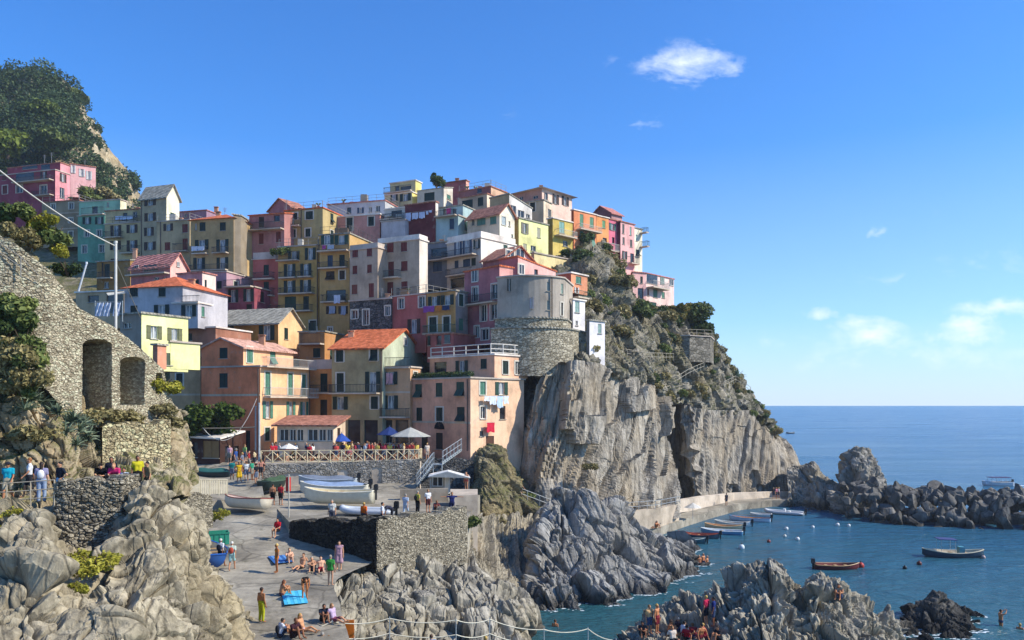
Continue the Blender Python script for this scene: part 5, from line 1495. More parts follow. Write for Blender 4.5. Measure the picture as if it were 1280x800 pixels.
arched('beach_wall', 'sunlit rubble stone wall right of the dark beach wall', [(471, 49.3), (500, 50.6), (545, 53.6), (584, 56.5)], [649, 645.5, 640, 634], [722, 716, 714, 704], [], DRY, .5, 260, 140, .05)

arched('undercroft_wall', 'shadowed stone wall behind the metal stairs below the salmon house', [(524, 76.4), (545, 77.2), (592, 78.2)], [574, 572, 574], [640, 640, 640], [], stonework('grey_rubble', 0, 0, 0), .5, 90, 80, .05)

# terrace floor and the lane beside it
m = MB()
tz = 15 - 71 / F * 75
def pxy(px, Y): return ((px - CX) / F * Y, Y)
m.prism([pxy(322, 73.9), pxy(430, 75.1), pxy(524, 76.1), pxy(540, 79), pxy(560, 95), pxy(200, 95), pxy(225, 80), pxy(300, 76)], 6.5, tz)
tag(m.build('terrace_floor', CONCW), kind='structure')
m = MB()
m.add([(*pxy(196, 58), 7.7), (*pxy(330, 66), 7.6), (*pxy(323, 73.6), tz - .01), (*pxy(236, 77), tz - .01), (*pxy(200, 77), tz - .01), (*pxy(330, 66), 4), (*pxy(196, 58), 4)], [(0, 1, 2, 3, 4), (0, 6, 5, 1)])
tag(m.build('lane', CONC), kind='structure')


def poly_len(pts):
    return sum((Vector(pts[i + 1]) - Vector(pts[i])).length for i in range(len(pts) - 1))


def walk(pts, step):
    "points every step along a polyline"
    out = []; acc = 0
    n = max(1, round(poly_len(pts) / step)); L = poly_len(pts); t = 0
    for k in range(n + 1):
        s = L * k / n
        for i in range(len(pts) - 1):
            l = (Vector(pts[i + 1]) - Vector(pts[i])).length
            if s <= l + 1e-6: out.append(Vector(pts[i]).lerp(Vector(pts[i + 1]), min(1, s / l))); break
            s -= l
    return out


def railing(name, label, pts, h=1.0, step=1.5, mat=None, r=.028, rails=(1.0, .5), cat='railing', style='bars', group=None):
    mat = mat or STEEL
    P = walk(pts, step)
    root = empty(name, P[0], label, cat, group); off = P[0]
    up = Vector((0, 0, h))
    for p in P:
        m = MB(off); m.tube([p, p + up], r * 1.25, 6); m.build('post', mat, root)
    for f in rails:
        m = MB(off); m.tube([p + up * f for p in P], r, 5); m.build('rail', mat, root)
    if style == 'cross':
        m = MB(off)
        for a, b in zip(P[:-1], P[1:]):
            m.tube([a + up * .08, b + up * .95], r * .8, 4); m.tube([b + up * .08, a + up * .95], r * .8, 4)
        m.build('lattice', mat, root)
    if style == 'slats':
        m = MB(off)
        for a, b in zip(P[:-1], P[1:]):
            n = 5
            for i in range(n):
                p = a.lerp(b, (i + .25) / n); q = a.lerp(b, (i + .85) / n)
                m.slab([p + up * .95, q + up * .95, q + up * .95 + Vector((0, .03, 0)), p + up * .95 + Vector((0, .03, 0))], h * .85)
        m.build('panel', mat, root)
    return root


def TP(px, Y, z): return Vector(((px - CX) / F * Y, Y, z))


railing('terrace_fence', 'pale wooden fence with crossed braces along the terrace edge', [TP(326, 74.0, tz), TP(360, 74.5, tz), TP(430, 75.3, tz), TP(523, 76.3, tz), TP(527, 78.5, tz)], 1.12, 1.05, WOODP, .04, (1.0, .06), 'fence', 'cross')
railing('slatted_fence', 'pale slatted fence above the small stone wall by the slipway', [TP(205, 48.5, 15 - 115 / F * 48.5), TP(232, 50, 15 - 113 / F * 50), TP(284, 55, 15 - 112 / F * 55)], 1.05, 1.1, plain('#b0a68e', .7), .04, (1.0,), 'fence', 'slats')
railing('path_fence', 'thin metal fence on the path at the left edge of the photo', [TP(-50, 32.9, 10.75), TP(0, 32.9, 10.75), TP(68, 33.0, 10.9)], 1.05, 1.0, plain('#b3a58c', .6), .022, (1.0, .66, .33), 'fence')
railing('walkway_railing', 'grey railing along the walkway at the foot of the cliff', [TP(598, 77, 6.4), TP(640, 79, 6.2), TP(690, 80, 4.6)], 1.0, 1.4, STEEL, .026)
railing('hillside_railing', 'thin old railing on stone steps up the left hillside', [W(-5, 325, 36.2) , W(25, 345, 36.4), W(52, 372, 37.2)], .9, 1.0, plain('#8f8a80', .6), .018)
for (lab, pts) in [('wooden railing along the belvedere below the headland trees', [W(836, 419, 121), W(862, 420, 121), W(890, 421, 123)]), ('rusty railing on the path across the headland cliff', [W(784, 447, 97.5), W(812, 451, 101), W(842, 451, 110)]),
                   ('railing at the tip of the headland path near the agave', [W(905, 486, 112), W(920, 478, 119), W(938, 492, 122)]), ('railing on the steep headland steps', [W(846, 480, 104), W(862, 470, 108), W(880, 462, 114)])]:
    railing('railing', lab, pts, 1.0, 1.6, plain('#a59b86', .6), .03, (1.0, .5))

# belvedere wall on the headland
h = House('grey stone belvedere wall at the end of the headland', 'stone wall', 'stone_wall')
block(h, (0, 0, 1), 0, 0, 0, 1, 0, 420, 452, '#8a8172', plan=[(832, 120.5), (862, 120), (888, 122), (892, 128)], rc='f', d=4, mat=stonework('belvedere_stone', '#6d675b', '#8f8778', '#56513f', 1.6))

# veranda with awning roof
h = House('restaurant veranda with sloping pink awning roof in front of the orange house', 'veranda', 'veranda')
vb = block(h, 'M', 77.3, 8, 680, 1130, None, 592, 815, '#cdb89a', roof='shed', shed=(0, 0, .75, .75), rc='d', d=3.4, over=1.0,
           L=[(700, 618, 770, 712, 'w'), (780, 618, 830, 712, 'w'), (838, 618, 890, 712, 'w'), (925, 618, 1005, 712, 'w'), (1015, 618, 1070, 712, 'w'), (1080, 618, 1125, 712, 'w')])
# hut left of the slip
h = House('dark timber hut with pale sloping roof beside the fig tree', 'hut', 'hut')
block(h, (200, 520), 75, 16, 250, 480, 660, 185, 430, '#3f2a22', roof='shed', shed=(.1, 0, .5, .6), rc='w', d=4, over=.7, L=[(345, 200, 475, 335, 'c', '#8a6a40'), (262, 210, 300, 330, 'd')], R=[(520, 240, 560, 420, 'd'), (590, 240, 630, 400, 'd')])
# kiosk on stilts
h = House('small white awninged kiosk below the metal stairs', 'kiosk', 'kiosk')
block(h, (480, 520, 1 / 5.333), 71, 12, 312, 405, 440, 400, 528, '#a79c88', colR='#c9c6bd', rc='w', d=2.4, L=[(325, 405, 395, 468, 'w')], over=.5)
m = MB()
q = [W(536, 595, 69.6), W(556, 590, 69.4), W(590, 597, 70), W(572, 591, 73)]
kr = empty('awning', W(560, 592, 71), 'white cloth awning stretched over the kiosk', 'awning')
m = MB(kr.location); m.slab([W(535, 595.5, 69.4), W(560, 589, 69.3), W(588, 597, 69.8), W(586, 594, 73), W(560, 587, 73), W(538, 592, 73)], .05); m.build('cloth', plain('#dedbd2', .8), kr)
for p, Y in ((538, 70), (586, 70.2)):
    m = MB(kr.location); m.tube([W(p, 619, Y), W(p, 597.5, Y)], .03, 5); m.build('pole', STEEL, kr)
m = MB(); m.prism([pxy(563, 61.2), pxy(597, 61.8), pxy(597, 66), pxy(563, 66)], 3.5, W(0, 619, 61.5)[2])
o = m.build('concrete_block', stucco('#b5ab98'), loc=(0, 0, 0)); tag(o, 'weathered concrete block pier right of the stone beach wall', 'concrete block')
m = MB(); m.prism([pxy(500, 66), pxy(560, 67), pxy(560, 67.4), pxy(500, 66.4)], 7.0, 8.1); tag(m.build('low_wall', stucco('#8f8878')), 'low grey wall behind strollers near the kiosk', 'wall')

# metal staircase
sr = empty('metal_staircase', W(520, 606, 72.5), 'grey metal staircase climbing from slipway to the terrace', 'staircase')


def flight(a, b, w, n):
    a, b = Vector(a), Vector(b)
    s = Vector((0, w, 0))
    m = MB(sr.location)
    for k in range(n):
        p = a.lerp(b, (k + .5) / n); m.box(p.x - .16, p.y, p.z - .02, p.x + .16, p.y + w, p.z + .02)
    m.build('treads', STEEL, sr)
    for sd_ in (0, 1):
        m = MB(sr.location); m.hexa([tuple(a + s * sd_ + Vector((0, dy, dz))) if k < 2 else tuple(b + s * sd_ + Vector((0, dy, dz))) for k, dy, dz in ((0, 0, -.22), (0, .05, -.22), (2, .05, -.22), (2, 0, -.22), (0, 0, .05), (0, .05, .05), (2, .05, .05), (2, 0, .05))]); m.build('stringer', STEEL, sr)
        m = MB(sr.location)
        for f in (1.0, .5): m.tube([a + s * sd_ + Vector((0, 0, f)), b + s * sd_ + Vector((0, 0, f))], .03, 5)
        for k in range(6):
            p = a.lerp(b, k / 5) + s * sd_; m.tube([p, p + Vector((0, 0, 1))], .025, 5)
        m.build('handrail', STEEL, sr)


flight(W(521, 606, 72), W(541, 580, 73), 1.1, 13)
flight(W(553, 578, 73), W(576, 562, 77), 1.1, 9)
m = MB(sr.location); a, b = W(541, 580, 73), W(553, 578, 73); m.box(a[0], a[1], a[2] - .1, b[0], a[1] + 1.2, a[2]); m.build('landing', STEEL, sr)
for px in (541.5, 552.5):
    for Y in (73.1, 74.1):
        m = MB(sr.location); m.tube([W(px, 616, Y), W(px, 580, Y)], .05, 6); m.build('post', STEEL, sr)

# parasols
def parasol(label, px, py_top, py_rim, Y, rad, col, zf):
    c = W(px, py_top, Y); rz = W(px, py_rim, Y)[2]
    r = empty('parasol', (c[0], c[1], zf), label, 'parasol', 'terrace parasols'); m = MB(r.location)
    n = 8; ring = [(c[0] + rad * math.cos(2 * math.pi * k / n), c[1] + rad * math.sin(2 * math.pi * k / n), rz) for k in range(n)]
    vs = [c] + ring + [(c[0], c[1], c[2] - .06)] + [(x, y, z - .05) for x, y, z in ring]
    fs = [(0, 1 + k, 1 + (k + 1) % n) for k in range(n)] + [(n + 1, n + 2 + (k + 1) % n, n + 2 + k) for k in range(n)] + [(1 + k, n + 2 + k, n + 2 + (k + 1) % n, 1 + (k + 1) % n) for k in range(n)]
    m.add(vs, fs); m.build('canopy', plain(col, .85), r)
    m = MB(r.location); m.tube([(c[0], c[1], zf), (c[0], c[1], c[2] + .1)], .035, 6); m.build('pole', plain('#5c5a55'), r)


parasol('pale grey parasol over the right end of the terrace', 513, 534, 545, 79.4, 2.0, '#a9a89f', tz)
parasol('dark blue parasol next to the pale grey parasol', 487, 533, 543, 80.6, 1.3, '#20356a', tz)
parasol('bright blue parasol beside the restaurant veranda', 427, 541, 551, 78.6, .9, '#2a4c9a', tz)
parasol('small white parasol by the fence below the orange house', 361, 554, 560, 76.2, .9, '#dcd8cc', tz)

# poles and wires
def pole(label, a, b, r0, r1, mat, cat='pole', name='utility_pole'):
    root = empty(name, a, label, cat); m = MB(a); m.tube([a, b], [r0, r1], 10); m.build('shaft', mat, root)
    m = MB(a); bb = Vector(b); m.tube([bb, bb + Vector((0, 0, .12))], r1 * 1.35, 10); m.build('cap', mat, root)
    return root
pole('slim white pole with wire standing above the arched wall', W(144.6, 414, 43.2), W(144.8, 304, 43.2), .075, .065, plain('#c9c6bd', .5))
pole('silver lamp pole at the corner of the orange house, left of its pair', W(319.5, 582, 76.6), W(319.5, 509, 76.6), .09, .07, STEEL)
pole('thick silver lamp pole at the corner of the orange house, right of its pair', W(324, 582, 76.5), W(324, 505, 76.5), .11, .09, plain('#a9adae', .4))
pole('leaning white pole with furled cloth beside the garden terrace', W(98, 364, 47), W(108, 330, 47), .06, .05, plain('#c9cdd2', .6))
pole('thin pole with red and green pennant standing on the slipway', W(361, 652, 57.5), W(361, 595, 57.5), .05, .04, plain('#b5afa0'), 'flag pole', 'flag_pole')
m = MB(); a = W(361, 596, 57.5); m.slab([(a[0] - .02, a[1], a[2]), (a[0] + .05, a[1], a[2]), (a[0] + .12, a[1] + .12, a[2] - .05), (a[0] - .25, a[1] + .10, a[2] - .05)], 1.0); tag(m.build('pennant', plain('#b3342c', .8)), 'furled red pennant hanging on the thin slipway pole', 'flag')


def wire(label, a, b, sag=0, r=.02, col='#c2beb4'):
    a, b = Vector(a), Vector(b); P = []
    for k in range(25):
        t = k / 24; P.append(a.lerp(b, t) - Vector((0, 0, sag * 4 * t * (1 - t))))
    m = MB(a); m.tube(P, r, 5); o = m.build('cable', plain(col, .6), loc=a); tag(o, label, 'cable')
wire('pale cable slanting across the upper left houses to the white pole', W(143.5, 307, 43.2), W(-8, 207, 34), .25, .035)
wire('stay wire running down right from the white pole', W(146, 330, 43.2), W(176, 398, 49), 0, .02, '#8f8b82')
wire('looping rope hung in front of the fig tree', W(240, 512, 74), W(321, 498, 76.5), 3.4, .03)
wire('straight cable above the dark timber hut', W(203, 534, 74), W(319, 534, 76), .1, .06, '#6b665c')

# quay
QW = [(690, 655, 82), (760, 655, 88), (815, 652, 93), (847, 641, 101), (890, 634, 108), (930, 627, 115), (985, 622.5, 119), (1004, 622, 120)]
wl = [(829, 93.2), (862, 101), (890, 107.3), (926, 115.6), (965, 119.5), (1004, 121)]
inner = [(700, 86), (770, 90), (820, 97), (850, 104.5), (880, 111), (918, 119.5), (962, 123.5), (1030, 125.5)]
outer = [(640, 79), (760, 88.8), (826, 93.0), (862, 100.8), (890, 107.1), (926, 115.4), (965, 119.3), (1045, 121)]
m = MB(); m.prism([pxy(*p) for p in outer] + [pxy(*p) for p in reversed(inner)], -1.0, .95); tag(m.build('quay', concrete()), kind='structure')
arched('quay_wall', 'long curved concrete wall behind the moored boats under the cliff', [(848, 104.3), (880, 110.8), (918, 119.2), (962, 123.2), (1002, 124.9)], [626, 620.5, 616.5, 615, 615], [641, 636.5, 631, 628, 628.5], [], stucco('#bdb4a2'), .3, 200, 40, .0)
arched('walkway_wall', 'pale stepped wall carrying the cliff walkway to the quay', [(690, 82.5), (770, 86.5), (822, 92.6), (850, 99)], [634, 641, 636, 630], [668, 668, 660, 650], [], stucco('#a89e8a'), .3, 160, 50, .0)
railing('walkway_railing', 'railing on the pale wall between cliff and quay', [W(765, 641, 87), W(822, 636.5, 92.8), W(850, 630.5, 99.2)], 1.0, 1.6, STEEL, .026)

# breakwater boulders
def boulder_mesh(seed):
    r = np.random.RandomState(seed)
    bm = bmesh.new(); bmesh.ops.create_icosphere(bm, subdivisions=4, radius=1)
    V = np.array([v.co[:] for v in bm.verts])
    for _ in range(14):
        n = r.normal(size=3); n /= np.linalg.norm(n); k = r.uniform(.38, .75)
        d = V @ n; V = V - np.maximum(d - k, 0)[:, None] * n
    V *= r.uniform(.75, 1.3, 3)
    V += V * (.05 * fbm(V * 2.6 + seed, 4))[:, None]
    for v, c in zip(bm.verts, V): v.co = c
    me = bpy.data.meshes.new('boulder'); bm.to_mesh(me); bm.free()
    me.materials.append(rockmat('boulder_rock', '#3a3937', '#5f5c56', '#928d83', '#67625a', (0, .5, 0), (1, .8, .5), .10))
    return me
BM = [boulder_mesh(s) for s in range(7)]
r = np.random.RandomState(5)
nb = 0
m = MB(); m.prism([pxy(1066, 110), pxy(1200, 102), pxy(1330, 100.5), pxy(1330, 104), pxy(1200, 105.5), pxy(1066, 114)], -1, 1.1); tag(m.build('breakwater_core', MATS[('rock', 'boulder_rock')]), kind='structure')
for i in range(290):
    t = r.uniform(0, 1) ** .9; px = 1052 + t * 262
    row = r.uniform(0, 1)
    Yc = 102 + 9 * (1 - t) ** 1.5
    Y = Yc + (row - .5) * 12
    z = (3.3 + .8 * (1 - t)) * max(0, 1 - ((row - .55) / .55) ** 2) - .35 + r.uniform(-.35, .4)
    s = r.uniform(.6, 1.05) if i % 4 else r.uniform(1.0, 1.5)
    o = link('boulder', BM[i % 7], loc=((px - CX) / F * Y, Y, z)); o.rotation_euler = tuple(r.uniform(0, 6, 3)); o.scale = (s * 1.25, s, s * .8)
    tag(o, 'grey boulder among the tumbled rocks of the breakwater', 'boulder', 'boulders of the breakwater')

# ------------------------------------------------------------------ plants
def on_rock(name, px, py):
    "lowest-screen match: the rock vertex seen nearest that pixel"
    G = o_grids[name].reshape(-1, 3); u = G[:, 0] / G[:, 1] * F + CX; v = HY - (G[:, 2] - CZ) * F / G[:, 1]
    d = (u - px) ** 2 + (v - py) ** 2
    k = np.where(d < d.min() + 6)[0]; k = k[np.argmin(G[k, 1])]
    return tuple(G[k])



LM = leafmat('shrub_leaf', '#38431f', '#5d6a36', '#8a9150')
LOLIVE = leafmat('dry_leaf', '#5a5233', '#857b4e', '#aa9c6c')
LDARK = leafmat('dark_leaf', '#222e17', '#3a4a26', '#5c6c38')
LHILL = leafmat('hill_leaf', '#1b2618', '#304226', '#4f6036')
LYEL = leafmat('yellow_leaf', '#6a6a20', '#94902f', '#c0b650')
BARK = plain('#5a4a3a', .9)


def shrub_proto(seed, mat, n=5, per=170, size=.16, sq=.7):
    r = np.random.RandomState(seed)
    bl = [(r.uniform(-.6, .6), r.uniform(-.6, .6), r.uniform(.0, .55), r.uniform(.35, .6), r.uniform(.35, .6), r.uniform(.3, .55) * sq * 1.3) for _ in range(n)]
    V, Q = leaf_cloud(bl, per, size, seed, .55)
    return np_mesh('foliage', V, Q, mat, False)


def stem_mesh():
    m = MB()
    for k in range(5):
        a = k * 1.3; m.tube([(0, 0, -.3), (.2 * math.cos(a), .2 * math.sin(a), .3), (.5 * math.cos(a), .5 * math.sin(a), .8)], [.05, .035, .015], 5)
    return m.mesh('stem', BARK)
STEM = stem_mesh()
SH = {'g': [shrub_proto(s, LM) for s in (1, 2, 3)], 'o': [shrub_proto(s, LOLIVE) for s in (4, 5)], 'd': [shrub_proto(s, LDARK) for s in (6, 7)], 'y': [shrub_proto(8, LYEL, 6, 220, .12)]}
SHL = {'g': ('green leafy shrub growing on the headland slope', 'green shrubs on the headland'), 'o': ('dry olive shrub growing on the headland slope', 'dry shrubs on the headland'), 'd': ('dark green bush growing on the headland slope', 'dark bushes on the headland')}


def shrub(kind, p, s, label=None, group=None, name='shrub', sz=1.0):
    k = SH[kind][int(RS.randint(len(SH[kind])))]
    o = empty(name, p, label or SHL[kind][0], 'shrub', group or (SHL[kind][1] if label is None else None), RS.uniform(0, 6))
    o.scale = (s, s, s * sz)
    link('foliage', k, o); link('stem', STEM, o)
    return o


G = o_grids['headland']; gu, gv = G.shape[:2]
cnt = 0
while cnt < 210:
    i, j = RS.randint(10, gu - 30), RS.randint(30, gv - 20)
    p = G[i, j]
    px = p[0] / p[1] * F + CX; py = HY - (p[2] - CZ) * F / p[1]
    dens = fbm(np.array([[p[0] * .18, p[1] * .18, p[2] * .18]]), 3, s=3)[0]
    if px < 720 or dens < -.18: continue
    kind = 'ogoogodo'[RS.randint(8)]
    s = RS.uniform(.5, 1.5) * (1.2 if py < 440 else 1)
    shrub(kind, (p[0], p[1], p[2] - .1), s); cnt += 1


def tree(name, label, p, h, blobs, per, size, mat, seed, group=None, r0=.2):
    p = Vector(p); t = empty(name, p, label, 'tree', group)
    V, Q = leaf_cloud(blobs, per, size, seed, .55)
    link('crown', np_mesh('crown', V, Q, mat, False), t)
    m = MB(); m.tube([(0, 0, -.5), (.1, 0, h * .3), (-.05, .1, h * .6)], [r0, r0 * .75, r0 * .5], 8)
    for b in blobs[:7]:
        m.tube([(0, .05, h * .4), (b[0] * .5, b[1] * .5, (h * .5 + b[2]) / 2), (b[0] * .9, b[1] * .9, b[2])], [r0 * .45, r0 * .3, r0 * .1], 5)
    m.build('trunk', BARK, t)
    return t


def crown(seed, n, R, zc, zr, b0=.3, b1=.5):
    r = np.random.RandomState(seed); out = []
    for _ in range(n):
        a = r.uniform(0, 6.28); q = R * math.sqrt(r.uniform(0, 1)) * .75
        out.append((q * math.cos(a), q * math.sin(a), zc + r.uniform(-1, 1) * zr * .7, R * r.uniform(b0, b1), R * r.uniform(b0, b1), R * r.uniform(b0, b1) * .8))
    return out


fig = W(262, 577, 76.5)
tree('fig_tree', 'dark broadleaf tree between the hut and the orange house', fig, 5.5, crown(3, 16, 3.3, 3.9, 1.3, .28, .42), 420, .26, leafmat('fig_leaf', '#0f1a08', '#22330f', '#5a6b25'), 31)
for k, (lab, px, py, Y, R, h, mt) in enumerate([('bushy tree with feathery top beside the headland house', 868, 412, 128, 3.0, 3.4, LM), ('dark round tree below the headland house', 835, 413, 124, 2.6, 2.6, LDARK), ('reddish green tree in front of the headland house', 848, 408, 126, 2.4, 2.8, leafmat('rust_leaf', '#3a3a1a', '#6a6a30', '#9a7a48')),
                                            ('dense green tree low on the belvedere edge', 880, 418, 127, 1.8, 1.6, LDARK), ('leafy tree between the tower houses and the headland house', 800, 398, 113, 2.0, 1.8, LM)]):
    tree('headland_tree', lab, W(px, py, Y), h, crown(50 + k, 10, R, h * .75, R * .5), 260, .3, mt, 60 + k)
tree('rooftop_tree', 'small dark tree between rooftops on the skyline', W(545, 240, 137), 2.4, crown(71, 8, 1.7, 2.0, .6), 160, .26, LDARK, 72)
for k, (lab, px, py, Y, s, kd) in enumerate([('green shrub with pink flowers under the pink wing', 108, 245, 158, 3.2, 'g'), ('olive shrub beside the drab olive house roof', 124, 246, 160, 3.0, 'o'), ('rooftop plants on the slim rose red house', 350, 316, 105, 1.3, 'g'), ('low bush at the foot of the mustard house', 716, 318, 115, 1.5, 'd'),
                                          ('grey dry bush beside the agaves at the left', 12, 462, 38.4, 1.8, 'o'), ('green bush between the agaves and the arches', 25, 470, 38.2, 1.3, 'g'),
                                         ('yellow green bush on the near rocks, right of its pair', 118, 712, 29.0, .85, 'y'), ('yellow green bush on the near rocks, left of its pair', 88, 706, 29.8, .75, 'y'), ('small moss green tuft under the dark rock cleft', 100, 738, 27.5, .4, 'y'),
                                         ('yellow green tuft left of the path fence rocks', 8, 645, 32.3, .55, 'y'), ('low yellow green tuft at the left edge rocks', 12, 668, 30.6, .55, 'y'), ('hanging green weeds beside the slipway fence', 268, 648, 52.5, .9, 'y'), ('green tuft on the rock below the slatted fence', 218, 622, 42, .6, 'y'),
                                         ('dry grass tuft right of the second arch', 198, 516, 44, .8, 'o'), ('dry bush at the foot of the tall arch', 128, 524, 40.2, .9, 'o'), ('dry bush at the foot of the middle arch', 162, 524, 41.6, .8, 'o'), ('bush over the squared stone wall corner', 212, 530, 43.5, .8, 'o'), ('green creeper in the smallest arch', 204, 488, 44.6, 1.0, 'y'),
                                         ('dry tuft at the top of the near rock', 45, 545, 36.8, .9, 'o'), ('green tuft right of the stone beach wall', 590, 655, 58.5, 1.0, 'g'), ('scrub on the mound under the salmon house', 640, 606, 81, 1.3, 'o'), ('grey green scrub right side of the mound', 662, 622, 81, 1.1, 'g'), ('small scrub left on the mound', 608, 585, 82.6, 1.0, 'o'),
                                         ('dry scrub clinging to the cliff top by the white tower', 650, 470, 86.5, 1.0, 'o'), ('green scrub on the ledge of the pale cliff', 738, 585, 81.7, .8, 'o')]):
    p_ = on_rock('path_bank', px, py) if px < 100 and 400 < py < 560 else W(px, py, Y)
    shrub(kd, p_, s * (.8 if px < 100 and py < 500 else 1), lab, sz=.8)

rb = np.random.RandomState(14)
for k in range(34):
    px, py = rb.uniform(-14, 44), rb.uniform(372, 492)
    if px > 20 + (py - 372) * .25: px -= 22
    kd = 'gdggoy'[rb.randint(6)] if py < 450 else 'ooggo'[rb.randint(5)]
    shrub(kd, W(px, py, 35.9 if py < 450 else 35.4), rb.uniform(.55, .95), 'bush in the thicket on the left edge wall above the agaves', 'bushes of the left edge thicket')
# hedge along the planted terrace of the salmon house
sb = HB['salmon'][1]; sl_ = sb.edges[0][3]
hb = [Vector(sb.P3(0, sl_ * (k + .5) / 26, sb.zt + .45, -.25)) for k in range(26)]
V, Q = leaf_cloud([(p.x, p.y, p.z, .35, .3, .32) for p in hb], 90, .10, 15, .55); c0 = np.array(hb[0])
ho = link('hedge', np_mesh('hedge', V - c0, Q, LDARK, False), loc=hb[0]); tag(ho, 'clipped green hedge along the terrace edge of the salmon pink house', 'hedge')
m = MB(hb[0])
for k in range(3):
    a_ = sb.P3(0, sl_ * (.02 + .33 * k), sb.zt + .165, -.1); e_ = sb.P3(0, sl_ * (.02 + .33 * k) + sl_ * .30, sb.zt + .165, -.5); sb.lbox(m, 0, sl_ * (.02 + .33 * k), sl_ * (.31 + .33 * k), sb.zt + .163, sb.zt + .42, -.45, -.08)
m.off = tuple(hb[0]); m.v = [(x, y, z) for x, y, z in m.v]; m.build('planter', plain('#3f5a4a', .7), ho)
ub = HB['salmon+'][1]
railing('railing', 'white posted railing around the top roof terrace of the salmon pink house', [Vector(ub.P3(0, .1, ub.zt + .17, -.1)), Vector(ub.P3(0, ub.edges[0][3] - .1, ub.zt + .17, -.1)), Vector(ub.P3(1, ub.edges[1][3] - .1, ub.zt + .17, -.1))], 1.0, 1.9, plain('#d8d0c2', .6), .05, (1.0, .5, .1))
# garden terrace greenery at the upper left
for k, (px, py, Y, s, kd) in enumerate([(8, 272, 42, 1.6, 'd'), (30, 268, 42, 1.3, 'g'), (50, 285, 42.5, 1.5, 'y'), (66, 300, 42.8, 1.5, 'g'), (40, 305, 42, 1.2, 'o'), (75, 318, 43, 1.1, 'y'), (18, 295, 41.5, 1.2, 'o'), (84, 340, 44, 1.2, 'd')]):
    shrub(kd, W(px, py, Y), s * .62, 'garden shrub crowding the hillside terrace at upper left', 'garden shrubs on the upper left terrace')

# agaves
def agave_mesh(seed):
    r = np.random.RandomState(seed); m = MB()
    for k in range(34):
        a = r.uniform(0, 6.28); el = r.uniform(.15, 1.35); L = r.uniform(.75, 1.15)
        d = Vector((math.cos(a) * math.cos(el), math.sin(a) * math.cos(el), math.sin(el))); sd_ = Vector((-math.sin(a), math.cos(a), 0)); up = sd_.cross(d)
        pts = []
        for t, w in ((0, .05), (.35, .075), (.7, .05), (1, .004)):
            c = d * L * t - Vector((0, 0, .28 * t * t * math.cos(el)))
            pts += [c - sd_ * w + up * -.0, c + up * (-.35 * w), c + sd_ * w, c + up * (-.35 * w - .02)]
        m.add([tuple(p) for p in pts], [(4 * i + j, 4 * i + (j + 1) % 4, 4 * i + 4 + (j + 1) % 4, 4 * i + 4 + j) for i in range(3) for j in range(4)])
    return m.mesh('agave', leafmat('agave_leaf', '#3c4a3c', '#66765f', '#a0aa8c'))
AG = [agave_mesh(s) for s in (1, 2)]
for k, (px, py, Y, s) in enumerate([(20, 492, 37.8, 1.5), (62, 490, 38.2, 1.3), (40, 500, 37.8, 1.4), (60, 512, 37.8, 1.4), (78, 506, 38.2, 1.2), (84, 540, 38.3, 1.3), (104, 530, 39, 1.3), (110, 545, 39, 1.2), (20, 520, 37.2, 1.2), (92, 522, 38.8, 1.2), (10, 478, 38.0, 1.7), (35, 486, 38, 1.6), (48, 478, 38.2, 1.4), (0, 505, 37.5, 1.5), (30, 512, 37.4, 1.5), (52, 502, 37.6, 1.5), (72, 516, 38, 1.4), (88, 530, 38.4, 1.5), (100, 542, 38.4, 1.5), (95, 556, 38, 1.2), (116, 532, 39.5, 1.1), (128, 540, 40, 1.2), (112, 552, 39, 1.1)]):
    o = link('agave', AG[k % 2], loc=on_rock('path_bank', px, py)); o.scale = (s * .52,) * 3; o.rotation_euler = (.25, .2, k * 1.1)
    tag(o, 'spiky grey green agave sprawling on the bank above the path', 'agave', 'agaves on the left bank')
o = link('agave', AG[0], loc=W(921, 472, 121)); o.scale = (1.6,) * 3; tag(o, 'agave silhouetted against the sky at the headland tip', 'agave')

# wooded hill
G = o_grids['hill']; gu, gv = G.shape[:2]
bl = []
r = np.random.RandomState(77)
while len(bl) < 1050:
    i, j = r.randint(0, gu), r.randint(0, gv)
    p = G[i, j]; px = p[0] / p[1] * F + CX; py = HY - (p[2] - CZ) * F / p[1]
    cl_ = 96 + (py - 125) * .55                              # the bare cliff runs down this line
    if py > 128 and abs(px - cl_ + 4 * math.sin(py * .2)) < 6 + (py - 128) * .08 and r.uniform() < .93: continue
    s = r.uniform(2.0, 4.6) if px < 95 else r.uniform(1.4, 3.0)
    bl.append((p[0], p[1] - .5, p[2] + s * .12, s, s, s * .85))
V, Q = leaf_cloud(bl, 210, .46, 5, .6)
o = link('woodland', np_mesh('woodland', V, Q, LHILL, False)); tag(o, 'dark evergreen wood covering the steep hill behind the houses', 'woodland', kind='stuff')
for k, (lab, px, py, Y, R) in enumerate([('bright yellow green tree crown above the maroon house', 10, 196, 198, 6.5), ('small rounded tree topping the cliff notch of the hill', 101, 128, 254, 3.6), ('pale olive tree low on the wooded hill', 50, 150, 224, 5.0), ('light green tree above the pink wing roof', 70, 190, 205, 5.0)]):
    tree('hill_tree', lab, W(px, py, Y), R, crown(90 + k, 9, R, R * .5, R * .4), 240, .8, LM if k % 2 else leafmat('lime_leaf', '#37451a', '#5c6a26', '#86903c'), 95 + k, r0=.4)
# ------------------------------------------------------------------ boats
HULL = tinted('hull_paint', .45, .12, 3.0, .4)
INNER = plain('#cdbfa4', .6)


